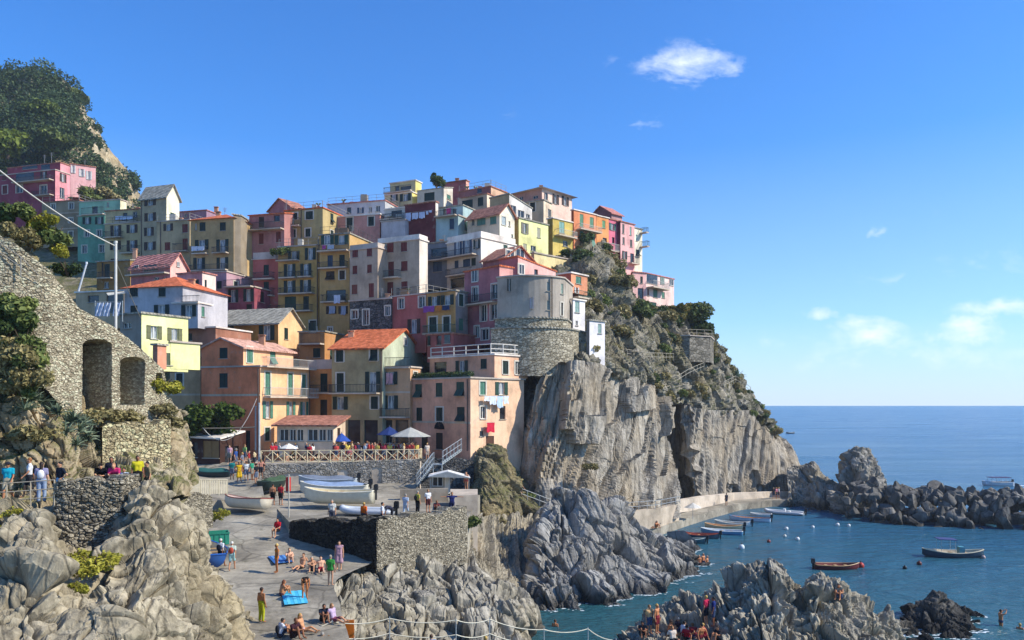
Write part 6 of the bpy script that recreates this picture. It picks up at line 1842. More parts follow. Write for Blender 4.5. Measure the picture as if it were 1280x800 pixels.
def hull(L, B, D, kind, n=20):
    "gozzo: pointed both ends; dinghy: transom stern. bow at +x, keel at z=0"
    def half(t):
        if kind == 'gozzo': return B / 2 * max(.02, math.sin(math.pi * min(max(t, .004), .996))) ** .62
        return B / 2 * (max(.0, 1 - max(0, (t - .45) / .55) ** 2.3)) * (.80 + .2 * min(1, t / .4)) + .01
    sheer = lambda t: D * (1 + (.42 if kind == 'gozzo' else .30) * (2 * t - 1) ** 2 * (1 if t > .5 or kind == 'gozzo' else .3))
    keel = lambda t: .02 + (.55 * D * max(0, (t - .8) / .2) ** 2) + (.5 * D * max(0, (.15 - t) / .15) ** 2 if kind == 'gozzo' else 0)
    m = MB(); S = []; I = []
    for i in range(n + 1):
        t = i / n; x = (t - .5) * L; b = half(t); zt, zk = sheer(t), keel(t)
        prof = [(0, 0), (.45, .06), (.78, .28), (.94, .62), (1, 1)]
        S.append([(x, -b * q, zk + (zt - zk) * w) for q, w in reversed(prof)] + [(x, b * q, zk + (zt - zk) * w) for q, w in prof[1:]])
        bi = max(b - .06, .005); fl_ = zk + .28 * (zt - zk) + .03
        I.append([(x * .975, -bi, zt), (x * .975, -bi * .82, fl_), (x * .975, bi * .82, fl_), (x * .975, bi, zt)])
    vs = [p for s in S for p in s]; k = 9
    fs = [(i * k + j, i * k + j + 1, (i + 1) * k + j + 1, (i + 1) * k + j) for i in range(n) for j in range(k - 1)]
    fs.append(tuple(range(k - 1, -1, -1))); fs.append(tuple(n * k + j for j in range(k)))
    m.add(vs, fs, 0)
    vs = [p for s in I for p in s]
    m.add(vs, [(i * 4 + j, (i + 1) * 4 + j, (i + 1) * 4 + j + 1, i * 4 + j + 1) for i in range(n) for j in range(3)] + [(0, 1, 2, 3), (n * 4 + 3, n * 4 + 2, n * 4 + 1, n * 4)], 1)
    rim = MB(); left = [s[0] for s in S]; right = [s[-1] for s in S]
    rim.tube(left, .045, 5); rim.tube(right, .045, 5); rim.tube([left[0], right[0]], .045, 5)
    st = MB()
    seats = []
    for t in (.28, .5, .72):
        b = half(t) - .05; x = (t - .5) * L; z = sheer(t) - .16
        q = MB(); q.box(x - .13, -b, z, x + .13, b, z + .04); seats.append(q)
    return m, rim, seats, sheer, half


def motor(x, z, s=1):
    m = MB(); m.box(x - .32 * s, -.14 * s, z + .05, x - .02, .14 * s, z + .45 * s); m.box(x - .24 * s, -.06 * s, z - .7 * s, x - .10, .06 * s, z + .05)
    m.box(x - .30 * s, -.10 * s, z + .45 * s, x - .06, .10 * s, z + .52 * s); m.box(x - .05, -.1, z - .15, x + .06, .1, z + .15)
    return m


def boat(label, loc, rz, L, B, D, kind, col, rim='#cfc6b2', inner='#cdbfa4', engine=True, cover=None, group='boats moored by the quay', name='boat', tilt=0, extra=None):
    root = empty(name, loc, label, 'boat', group, rz); root.rotation_euler = (tilt, 0, rz)
    m, rm, seats, sheer, half = hull(L, B, D, kind)
    m.build('hull', [HULL, plain(inner, .6)], root, True, color=srgb(col))
    rm.build('gunwale', plain(rim, .5), root)
    if not cover:
        for q in seats: q.build('seat', plain('#a98a60', .6), root)
    else:
        n = 12; vs = []; fs = []
        for i in range(n + 1):
            t = .06 + .88 * i / n; b = half(t) + .05; x = (t - .5) * L; z = sheer(t) + .02; h = .34 * math.sin(math.pi * t) * (1 + .3 * math.sin(9 * t))
            for k in range(7):
                u = k / 6 * 2 - 1; vs.append((x, b * u, z + h * (1 - abs(u)) - .03 * (abs(u) > .9)))
        for i in range(n):
            for k in range(6): fs.append((i * 7 + k, (i + 1) * 7 + k, (i + 1) * 7 + k + 1, i * 7 + k + 1))
        c = MB(); c.add(vs, fs); c.build('tarpaulin', plain(cover, .7), root)
    if engine:
        motor(-L / 2 + .02, D * 1.05, 1.0).build('outboard_motor', plain('#2b2d30' if engine is True else engine, .4), root)
    if extra: extra(root, L, B, D)
    return root


def rib(label, loc, rz, L, B, col, group=None, console=True):
    root = empty('inflatable_boat', loc, label, 'boat', group, rz)
    r = .21
    pts = [(-L / 2, -B / 2 + r, r * 1.6)] + [(-L / 2 + L * .62 * k / 5, -B / 2 + r, r * 1.6) for k in range(1, 6)]
    for k in range(1, 6):
        a = -math.pi / 2 + math.pi * k / 10
        pts.append((L * .12 + L * .38 * math.sin(math.pi * k / 10), (-B / 2 + r) * math.cos(math.pi * k / 10), r * 1.6 + .22 * (k / 5) ** 2))
    full = pts + [(x, -y, z) for x, y, z in reversed(pts[:-1])]
    m = MB(); m.tube(full, [r * .55] + [r] * (len(full) - 2) + [r * .55], 10); m.build('tube', HULL, root, True, color=srgb(col))
    m = MB(); m.add([(-L / 2 + .1, -B / 2 + r, .25), (L * .2, -B / 2 + r, .22), (L * .46, 0, .4), (L * .2, B / 2 - r, .22), (-L / 2 + .1, B / 2 - r, .25), (-L / 2 + .1, 0, .0), (L * .25, 0, .02)], [(0, 1, 6, 5), (1, 2, 6), (2, 3, 6), (3, 4, 5, 6), (4, 0, 5), (0, 4, 3, 2, 1)]); m.build('hull', plain('#8d9398', .5), root)
    if console:
        m = MB(); m.box(-.1, -.25, .25, .2, .25, .85); m.build('console', plain('#d5d7d8', .4), root)
        m = MB(); m.box(-.75, -.4, .25, -.45, .4, .6); m.build('seat', plain('#c9cbcc', .5), root)
    motor(-L / 2, .5, 1.1).build('outboard_motor', plain('#1d1f22', .4), root)
    return root


def sea_at(px, py, dz=0.0):
    Y = CZ * F / (py - HY)
    return ((px - CX) / F * Y, Y, dz)


R_ = math.radians
WD = -.22
boat('dark red boat floating alone beyond the crags', sea_at(1046, 711, WD), R_(-3), 4.0, 1.5, .62, 'dinghy', '#5e1f24', '#b08a60', '#7a3a34', True, group=None)
def bimini(root, L, B, D):
    m = MB(); h = 2.0
    m.slab([(-.2, -.75, h), (1.5, -.7, h + .05), (1.5, .7, h + .05), (-.2, .75, h)], .06); m.build('canopy', plain('#3a4270', .8), root)
    for x in (0, 1.3):
        for y in (-.65, .65):
            q = MB(); q.tube([(x, y, .6), (x, y, h)], .02, 5); q.build('pole', STEEL, root)
    q = MB(); q.box(-1.0, -.35, .3, -.5, .35, 1.25); q.build('console', plain('#4f8a94', .5), root)
boat('dark blue launch with teal console and canopy at the right', sea_at(1191, 696, WD), R_(172), 5.7, 1.9, .72, 'gozzo', '#1d3a4c', '#d5c8a8', '#cdbda0', False, group=None, extra=bimini)
for (lab, px, py, L, B, D, kd, col, rim, inn, eng, rz) in [
    ('teal boat with white rail moored lowest at the quay', 857, 678, 4.4, 1.5, .6, 'gozzo', '#2c5a62', '#b8c4bc', '#7a8a84', True, 158),
    ('blue boat with red brown inside next to the teal boat', 873, 672, 4.6, 1.5, .6, 'gozzo', '#2c4a5a', '#9a4a38', '#a8523c', True, 160),
    ('white boat with sky blue hull moored at the quay', 902, 667, 4.8, 1.6, .62, 'dinghy', '#5c93b8', '#e5e5e0', '#c9d2d6', True, 158),
    ('cream boat with orange seats moored at the quay', 905, 661, 4.6, 1.5, .6, 'gozzo', '#cdb894', '#d9b98a', '#c98a58', True, 158),
    ('narrow white boat moored third from the inflatable', 916, 657, 4.4, 1.5, .6, 'gozzo', '#d2d2cc', '#e0ded5', '#a8a295', True, 158),
    ('long white and blue boat with orange inside', 937, 651, 5.2, 1.7, .64, 'dinghy', '#c5d6e2', '#5c8ab0', '#c08a5c', True, 158),
    ('small plain white dinghy beside the large inflatable', 951, 645, 2.8, 1.3, .5, 'dinghy', '#d8d8d4', '#d8d8d4', '#a9a9a4', False, 160)]:
    boat(lab, sea_at(px, py, WD), R_(rz), L, B, D, kd, col, rim, inn, eng)
rib('large grey inflatable boat moored at the far end of the quay', sea_at(981, 642.5, -.1), R_(150), 5.2, 2.1, '#b5b8bb', 'boats moored by the quay')
def cabin(root, L, B, D):
    m = MB(); m.slab([(-2.2, -.9, 1.9), (1.4, -.9, 1.9), (1.4, .9, 1.9), (-2.2, .9, 1.9)], .08); m.build('canopy', plain('#4a3a5c', .8), root)
    for x in (-2.1, -.4, 1.3):
        for y in (-.8, .8):
            q = MB(); q.tube([(x, y, .6), (x, y, 1.9)], .03, 5); q.build('pole', STEEL, root)
    q = MB(); q.box(1.5, -.6, .6, 2.3, .6, 1.2); q.build('cabin', plain('#c9ccd0', .5), root)
boat('white excursion boat with purple canopy leaving a wake at right', sea_at(1246, 607, -.3), R_(176), 5.4, 2.1, .95, 'dinghy', '#c9ced2', '#e0e0dc', '#8a8a88', True, group=None, extra=cabin)
boat('tiny dark boat far out by the headland', sea_at(988, 542, -.3), R_(10), 5.0, 1.8, .9, 'gozzo', '#34424a', '#c9c9c4', '#8a8a88', False, group=None)
P0 = sea_at(1246, 607); Wk = MB()
Wk.add([(P0[0] + 2.6, P0[1] - .5, .012), (P0[0] + 10, P0[1] - 2.2, .012), (P0[0] + 18, P0[1] - 3.2, .012), (P0[0] + 18, P0[1] - .6, .012), (P0[0] + 10, P0[1] + .2, .012), (P0[0] + 2.6, P0[1] + .5, .012)], [(0, 1, 2, 3, 4, 5)])
tag(Wk.build('wake', plain('#b8c6cf', .7)), 'white foam wake trailing behind the excursion boat', 'foam', kind='stuff')
# boats ashore
GB = 'boats pulled up on the slipway'
def ground_at(px, Y, z): return ((px - CX) / F * Y, Y, z)
boat('white rowing boat with pinkish inside on the left of the slip', ground_at(306, 61.5, floor_z(61.5) + .25), R_(158), 4.0, 1.7, .8, 'dinghy', '#cfc4ae', '#8a4438', '#d9c3b4', False, group=GB, tilt=.12)
boat('large cream motor boat on the slip, open and nearest the inflatable', ground_at(424, 62.5, BST + .35), R_(176), 5.5, 2.0, 1.0, 'dinghy', '#d3ccb4', '#e0d8c2', '#d8c79c', True, group=GB)
boat('cream boat under a blue grey tarpaulin on the slip', ground_at(418, 66.0, BST + .4), R_(174), 5.8, 2.0, 1.05, 'dinghy', '#cfc8b4', '#e0d8c2', '#d8c79c', True, cover='#8a9cb4', group=GB)
boat('grey boat with slate tarpaulin rearmost under the terrace wall', ground_at(410, 70.0, BST + .6), R_(176), 5.2, 1.9, 1.0, 'dinghy', '#a9b0b4', '#b8c0c4', '#b0a890', True, cover='#747c88', group=GB)
rib('small pale grey inflatable on the slip in front of the cream boats', ground_at(460, 58.6, BST), R_(172), 3.9, 1.8, '#b9bdc0', GB, False)
boat('dark green covered boat beside the harbour wall arch', ground_at(343, 70, 7.7), R_(80), 3.8, 1.6, .8, 'dinghy', '#20302a', '#4a5a4a', '#5a5a50', False, cover='#3c5238', group=GB)
boat('blue rimmed boat lying on the slip behind the near rocks', ground_at(264, 49.5, floor_z(49.5) + .05), R_(112), 4.4, 1.9, .75, 'dinghy', '#26508c', '#2e62b0', '#b5ab96', False, group=GB)
boat('dark covered boat by the timber hut', ground_at(266, 72, 8.4), R_(175), 3.6, 1.5, .7, 'dinghy', '#1f3034', '#2a5a54', '#5a5a50', False, cover='#2c5c56', group=GB)
# crate
cr = empty('crate', ground_at(271, 53.5, floor_z(53.5)), 'green plastic crate on the slipway beside the blue boat', 'crate', rz=.4)
m = MB(); w, d_, h_ = .75, .55, .8
m.box(-w, -d_, 0, w, d_, .06); m.box(-w, -d_, .06, -w + .05, d_, h_); m.box(w - .05, -d_, .06, w, d_, h_); m.box(-w + .05, -d_, .06, w - .05, -d_ + .05, h_); m.box(-w + .05, d_ - .05, .06, w - .05, d_, h_)
m.build('bin', plain('#2f8a70', .5), cr)
m = MB()
for x in (-.5, -.17, .17, .5): m.box(x - .03, -d_ - .03, .0, x + .03, -d_ - .002, h_)
m.box(-w - .03, -d_ - .05, h_ - .1, w + .03, -d_ - .031, h_); m.build('rib', plain('#2a7c64', .5), cr)

# buoys
bm_ = MB(); bm_.ball((0, 0, .12), .24, 10); BUOY = bm_.mesh('buoy', tinted('buoy_paint', .4, .1), True)
rg = MB(); rg.tube([(0, 0, .33), (0, 0, .46)], .05, 6); RING = rg.mesh('ring', plain('#4a4a48'))
for (lab, px, py, c, s, g) in [('white mooring buoy floating in the harbour', 983, 662, '#d8d8d4', 1, 1), ('white mooring buoy floating in the harbour', 997, 675, '#d8d8d4', 1, 1), ('white mooring buoy floating in the harbour', 1047, 657, '#d8d8d4', 1, 1), ('white mooring buoy floating in the harbour', 1061, 658, '#d8d8d4', .9, 1), ('white mooring buoy floating in the harbour', 1016, 660, '#d8d8d4', .9, 1),
                               ('white mooring buoy floating in the harbour', 981, 671, '#cfcabd', .8, 1), ('bigger pale buoy nearest the harbour rock', 927, 686, '#c9cfd0', 1.35, 0), ('dull red buoy in the middle of the harbour', 961, 678, '#7a3a34', .9, 0), ('red buoy tied to the dark red boat', 1076, 709, '#a8382c', 1.3, 0), ('dark red buoy in open water, left of the launch', 1149, 706, '#5c2824', 1.0, 0), ('black buoy left of the dark red buoy', 1131, 711, '#1d1d1f', .8, 0), ('pale red buoy at the stern of the launch', 1229, 698, '#b09890', .9, 0),
                               ('tan buoy far out near the breakwater', 1140, 651, '#b09a78', 1.5, 0)]:
    o = link('buoy', BUOY, loc=sea_at(px, py), color=srgb(c)); o.scale = (s,) * 3; tag(o, lab, 'buoy', 'white buoys in the harbour' if g else None); link('ring', RING, o)

# ------------------------------------------------------------------ laundry
def laundry(label, b, e, pieces, o=None, k=.6, line=True):
    "pieces: (x0,y0,x1,y1,colour) in the block's own zoom coordinates"
    us = []
    for p in pieces:
        u0, _ = b.hit(e, p[0], p[1]); u1, _ = b.hit(e, p[2], p[1]); _, z1 = b.hit(e, (p[0] + p[2]) / 2, p[1]); _, z0 = b.hit(e, (p[0] + p[2]) / 2, p[3])
        us.append((min(u0, u1), max(u0, u1), z0, z1, p[4]))
    root = empty('laundry', b.P3(e, us[0][0], us[0][3], k), label, 'laundry')
    for n_, (u0, u1, z0, z1, c) in enumerate(us):
        nu, nv = 9, 6; vs = []; fs = []
        for i in range(nu):
            for j in range(nv):
                u = u0 + (u1 - u0) * i / (nu - 1); t = j / (nv - 1)
                kk = k + .06 * math.sin(i * 1.9 + n_) * t + .03 * math.sin(j * 1.3 + i)
                vs.append(b.P3(e, u + .03 * math.sin(j + n_) * t, z1 - (z1 - z0) * t * (1 + .06 * math.sin(i * 1.1 + n_ * 2)), kk))
        fs = [(i * nv + j, i * nv + j + 1, (i + 1) * nv + j + 1, (i + 1) * nv + j) for i in range(nu - 1) for j in range(nv - 1)]
        back = [(x + b.edges[e][2][0] * -.012, y + b.edges[e][2][1] * -.012, z) for x, y, z in vs]
        m = MB(root.location); m.add(vs, fs); m.add(back, [f[::-1] for f in fs]); m.build('cloth', plain(c, .85), root, True)
    if line:
        m = MB(root.location); m.tube([b.P3(e, us[0][0] - .2, us[0][3] + .02, k), b.P3(e, us[-1][1] + .2, us[-1][3] + .02, k)], .012, 4); m.build('line', plain('#d0d0c8'), root)
    return root


B_ = lambda k: HB[k][1]
laundry('white and blue sheets drying on the sunny side of the salmon pink house', B_('salmon'), 1, [(775, 482, 815, 520, '#d5dbe2'), (818, 482, 872, 548, '#cfd6e0'), (876, 482, 926, 575, '#b8cbe0'), (930, 482, 968, 540, '#d2dcea')], k=.5)
laundry('bright red towel hanging on the salmon pink house', B_('salmon'), 1, [(795, 692, 855, 768, '#c8203c')], k=.5)
laundry('white sheets strung across the maroon wall', B_('maroonwall'), 0, [(690, 366, 742, 430, '#c5cbe0'), (752, 364, 800, 414, '#cdd2e2'), (808, 358, 852, 408, '#c9cfe2'), (862, 350, 880, 378, '#cdd2e2'), (885, 345, 908, 362, '#c9cfe2')], k=.5)
laundry('white washing over the balcony of the tan house', B_('tan'), 0, [(25, 572, 75, 608, '#d8dbe0'), (78, 572, 126, 605, '#d8dbe0')], k=.85)
laundry('blue white sheet over the balcony rail of the cream house', HB['creama+'][1], 0, [(440, 330, 500, 358, '#b5c3d8'), (503, 330, 578, 356, '#c3cfe0')], k=.85)
laundry('white shirt hanging from the yellow ochre house loggia', B_('yellowveranda'), 0, [(140, 448, 190, 512, '#c3c9d8')], k=.95)
laundry('pink towel on the glazed veranda of the yellow ochre house', B_('yellowveranda'), 0, [(48, 52, 76, 84, '#b04a8a'), (90, 52, 140, 84, '#b0b8c4')], k=.95)
laundry('purple and orange cloths under the yellow laundry bay windows', HB['brickpink+'][1], 0, [(853, 532, 940, 580, '#8a4a94'), (950, 528, 1000, 572, '#c0762c'), (1005, 528, 1060, 565, '#2c3a5c')], k=.6)
laundry('two pink dresses hung in the window of the peach house', B_('peach'), 0, [(666, 425, 690, 512, '#d8a0a0'), (694, 425, 718, 512, '#d8a0a0')], k=.25)
laundry('magenta cloth on the pale aqua house terrace', HB['aquatop+'][1], 0, [(1020, 326, 1055, 372, '#c02c78')], k=.3)
laundry('white cloths under the middle windows of the yellow ochre house', B_('yellowveranda'), 0, [(80, 530, 128, 588, '#9aa4b8'), (176, 530, 214, 600, '#9aa4b8')], k=.25)
# washing frame on the terrace left of the grey white house
root = empty('clothes_rack', W(122, 398, 68), 'white bed sheets on a rack left of the grey white house', 'laundry')
for i, (px0, px1) in enumerate(((121, 130), (131, 139), (143, 151))):
    m = MB(root.location); n = 8
    for s_ in (0, .015):
        vs = []
        for a in range(n):
            for c in range(5):
                q = W(px0 + (px1 - px0) * a / (n - 1) - c * .6, 378 + c * 4.2 + (a % 3) * .4, 68 + .12 * math.sin(a * 1.7 + c) + s_); vs.append(q)
        m.add(vs, [(a * 5 + c, a * 5 + c + 1, a * 5 + c + 6, a * 5 + c + 5) for a in range(n - 1) for c in range(4)])
    m.build('cloth', plain('#ccd2e0', .85), root, True)
m = MB(root.location)
for px in (119, 153): m.tube([W(px, 402, 68), W(px, 376, 68)], .04, 5)
m.tube([W(118, 377.5, 68), W(154, 377.5, 68)], .02, 5); m.build('frame', STEEL, root)
h = House('brown terrace house with cream canopies behind the washing rack', 'house', 'house')
block(h, 'G', 90, 14, 95, 480, None, 345, 640, '#b09a76', rc='w', d=5, L=[(190, 380, 280, 435, 'd'), (340, 370, 470, 520, 'd')])
m = MB(); q = W(137, 366, 86); m.slab([W(135, 369, 85), W(157, 366, 85), W(157, 364, 88), W(133, 366, 88)], .06); o = m.build('awning', plain('#cfc6b0', .8)); tag(o, 'cream canopy stretched over the brown terrace house', 'awning')
h = House('small pink shed with curved roof edge at the end of the arched wall', 'shed', 'shed')
block(h, 'L', 66, 24, 262, 300, 372, 330, 520, '#b5795c', colR='#c98a68', rc='g', d=3, over=.5)

# beach towels, bags
def towel(label, px, py, w, l, rz, c, dz=.05):
    p = FP(px, py); m = MB(); n = 7
    for k in range(n):
        x0 = -w / 2 + w * k / n
        m.slab([(x0, -l / 2, .02 + .01 * (k % 2)), (x0 + w / n - .004, -l / 2, .02 + .01 * (k % 2)), (x0 + w / n - .004, l / 2, .02 + .01 * (k % 2)), (x0, l / 2, .02 + .01 * (k % 2))], .015, k % 2)
    o = m.build('towel', [plain(c[0], .9), plain(c[1], .9)], loc=(p[0], p[1], p[2] + dz)); o.rotation_euler = (.06, 0, rz); tag(o, label, 'towel'); return o
towel('bright turquoise striped towel on the sunny slab', 368, 748, 1.2, 2.4, .35, ('#3fa8cc', '#58bcd8'))
towel('blue striped towel in the shade behind the standing bather', 351, 700, 1.2, 1.9, .5, ('#2a5c9a', '#5a8cc4'))
m = MB(); a = W(432, 775, 40.2); m.slab([(a[0] - .05, a[1], a[2]), (a[0] + .42, a[1], a[2] + .0), (a[0] + .42, a[1] + .04, a[2]), (a[0] - .05, a[1] + .04, a[2])], .95); tag(m.build('towel', plain('#e0761c', .85)), 'orange towel hung over the rope fence', 'towel')

# rope fence at the bottom
rp = [(345, 793, 38.5), (415, 777, 39.5), (487, 773, 40.5), (570, 775, 41), (612, 774, 42), (680, 787, 43), (735, 786, 44), (770, 800, 44)]
root = empty('rope_fence', W(487, 800, 40.5), 'pale rope fence along the bottom edge above the shore rocks', 'rope fence')
for px, py, Y in rp:
    m = MB(root.location); a = Vector(W(px, py, Y)); m.tube([a + Vector((0, 0, -1.3)), a + Vector((0, 0, .08))], .028, 6); m.build('post', STEEL, root)
for dz in (0, -.75):
    m = MB(root.location); P = []
    for a, b in zip(rp[:-1], rp[1:]):
        a, b = Vector(W(*a)), Vector(W(*b))
        for k in range(8): t = k / 8; P.append(a.lerp(b, t) + Vector((0, 0, dz - .18 * 4 * t * (1 - t))))
    m.tube(P, .030, 5); m.build('rope', plain('#cfc6ae', .8), root)

# ------------------------------------------------------------------ people
SKIN = tinted('skin', .55, .12, 6, .3); CLOTH = tinted('cloth', .85, .2, 9, .1); HAIR = tinted('hair', .6, .2, 12, .3)


def remesh(m, mat, name, voxel=.024):
    me = m.mesh(name, mat)
    o = bpy.data.objects.new(name, me); COL.objects.link(o)
    md = o.modifiers.new('r', 'REMESH'); md.mode = 'VOXEL'; md.voxel_size = voxel; md.use_smooth_shade = True
    sm = o.modifiers.new('s', 'SMOOTH'); sm.factor = .5; sm.iterations = 3
    dg = bpy.context.evaluated_depsgraph_get()
    out = bpy.data.meshes.new_from_object(o.evaluated_get(dg))
    bpy.data.objects.remove(o); bpy.data.meshes.remove(me)
    out.name = name; out.materials.clear(); out.materials.append(mat)
    out.polygons.foreach_set('use_smooth', [True] * len(out.polygons))
    return out


def cap(m, a, b, ra, rb):
    m.tube([a, b], [ra, rb], 10); m.ball(a, ra, 10); m.ball(b, rb, 10)


def pose(kind):
    J = dict(pel=(0, 0, .95), wai=(0, .0, 1.12), che=(0, .01, 1.32), nec=(0, .01, 1.47), hea=(0, -.015, 1.61))
    for s, n in ((-1, 'l'), (1, 'r')):
        J['sh' + n] = (s * .185, .01, 1.405); J['el' + n] = (s * .235, .03, 1.12); J['wr' + n] = (s * .25, -.04, .88); J['ha' + n] = (s * .25, -.06, .79)
        J['hi' + n] = (s * .095, 0, .91); J['kn' + n] = (s * .105, -.015, .50); J['an' + n] = (s * .11, .02, .08); J['to' + n] = (s * .125, -.15, .035)
    def up(**k): J.update(k)
    if kind == 'walk':
        up(knl=(-.10, -.16, .52), anl=(-.10, -.22, .10), tol=(-.105, -.40, .06), knr=(.10, .06, .50), anr=(.10, .30, .14), tor=(.10, .16, .03), ell=(-.23, .12, 1.13), wrl=(-.24, .16, .90), hal=(-.24, .17, .81), elr=(.23, -.06, 1.13), wrr=(.23, -.24, .95), har=(.23, -.30, .88))
    if kind == 'hips':
        up(ell=(-.38, .08, 1.18), wrl=(-.20, -.05, 1.03), hal=(-.15, -.09, 1.0), elr=(.38, .08, 1.18), wrr=(.20, -.05, 1.03), har=(.15, -.09, 1.0), anl=(-.16, .02, .08), tol=(-.19, -.15, .035), anr=(.16, .02, .08), tor=(.19, -.15, .035))
    if kind == 'lean':
        up(wai=(0, -.06, 1.10), che=(0, -.20, 1.27), nec=(0, -.29, 1.38), hea=(0, -.36, 1.50), shl=(-.185, -.24, 1.34), shr=(.185, -.24, 1.34), ell=(-.22, -.34, 1.10), elr=(.22, -.34, 1.10), wrl=(-.08, -.52, 1.08), wrr=(.08, -.52, 1.08), hal=(-.01, -.56, 1.08), har=(.01, -.57, 1.10))
    if kind == 'bend':
        up(wai=(0, -.12, 1.07), che=(0, -.33, 1.10), nec=(0, -.46, 1.10), hea=(0, -.57, 1.06), shl=(-.18, -.38, 1.08), shr=(.18, -.38, 1.08), ell=(-.2, -.42, .82), elr=(.2, -.42, .82), wrl=(-.12, -.46, .6), wrr=(.12, -.46, .6), hal=(-.10, -.47, .52), har=(.10, -.47, .52))
    if kind == 'reach':
        up(ell=(-.30, -.14, 1.50), wrl=(-.14, -.30, 1.64), hal=(-.10, -.33, 1.70), elr=(.30, -.12, 1.48), wrr=(.16, -.30, 1.62), har=(.12, -.33, 1.69))
    if kind == 'wide':
        up(ell=(-.46, .0, 1.38), wrl=(-.70, -.02, 1.40), hal=(-.79, -.02, 1.40), elr=(.46, .0, 1.38), wrr=(.70, -.02, 1.36), har=(.79, -.02, 1.35))
    if kind in ('chair', 'ground', 'knees'):
        dz = {'chair': -.47, 'ground': -.83, 'knees': -.83}[kind]
        for k in list(J):
            if k[:2] not in ('kn', 'an', 'to'): x, y, z = J[k]; J[k] = (x, y, z + dz)
        if kind == 'chair':
            up(knl=(-.12, -.42, .50), knr=(.12, -.42, .50), anl=(-.12, -.40, .08), anr=(.12, -.42, .08), tol=(-.13, -.56, .035), tor=(.13, -.58, .035), ell=(-.23, -.06, .66), elr=(.23, -.06, .66), wrl=(-.14, -.30, .60), wrr=(.14, -.30, .60), hal=(-.10, -.38, .59), har=(.10, -.38, .59))
        if kind == 'ground':
            up(knl=(-.13, -.42, .17), knr=(.13, -.40, .24), anl=(-.13, -.80, .07), anr=(.15, -.72, .07), tol=(-.14, -.86, .20), tor=(.16, -.84, .10), ell=(-.30, .20, .33), elr=(.30, .20, .33), wrl=(-.30, .32, .10), wrr=(.30, .32, .10), hal=(-.31, .36, .04), har=(.31, .36, .04), che=(0, .10, .49), nec=(0, .14, .63), hea=(0, .11, .77), shl=(-.185, .14, .575), shr=(.185, .14, .575), wai=(0, .04, .29))
        if kind == 'knees':
            up(knl=(-.12, -.36, .50), knr=(.12, -.36, .48), anl=(-.11, -.46, .07), anr=(.13, -.46, .07), tol=(-.12, -.62, .035), tor=(.14, -.62, .035), che=(0, -.06, .47), nec=(0, -.10, .61), hea=(0, -.15, .74), shl=(-.185, -.07, .555), shr=(.185, -.07, .555), ell=(-.24, -.22, .40), elr=(.24, -.22, .40), wrl=(-.10, -.42, .42), wrr=(.10, -.42, .40), hal=(-.02, -.46, .41), har=(.02, -.47, .39))
    return J


TPL = {}


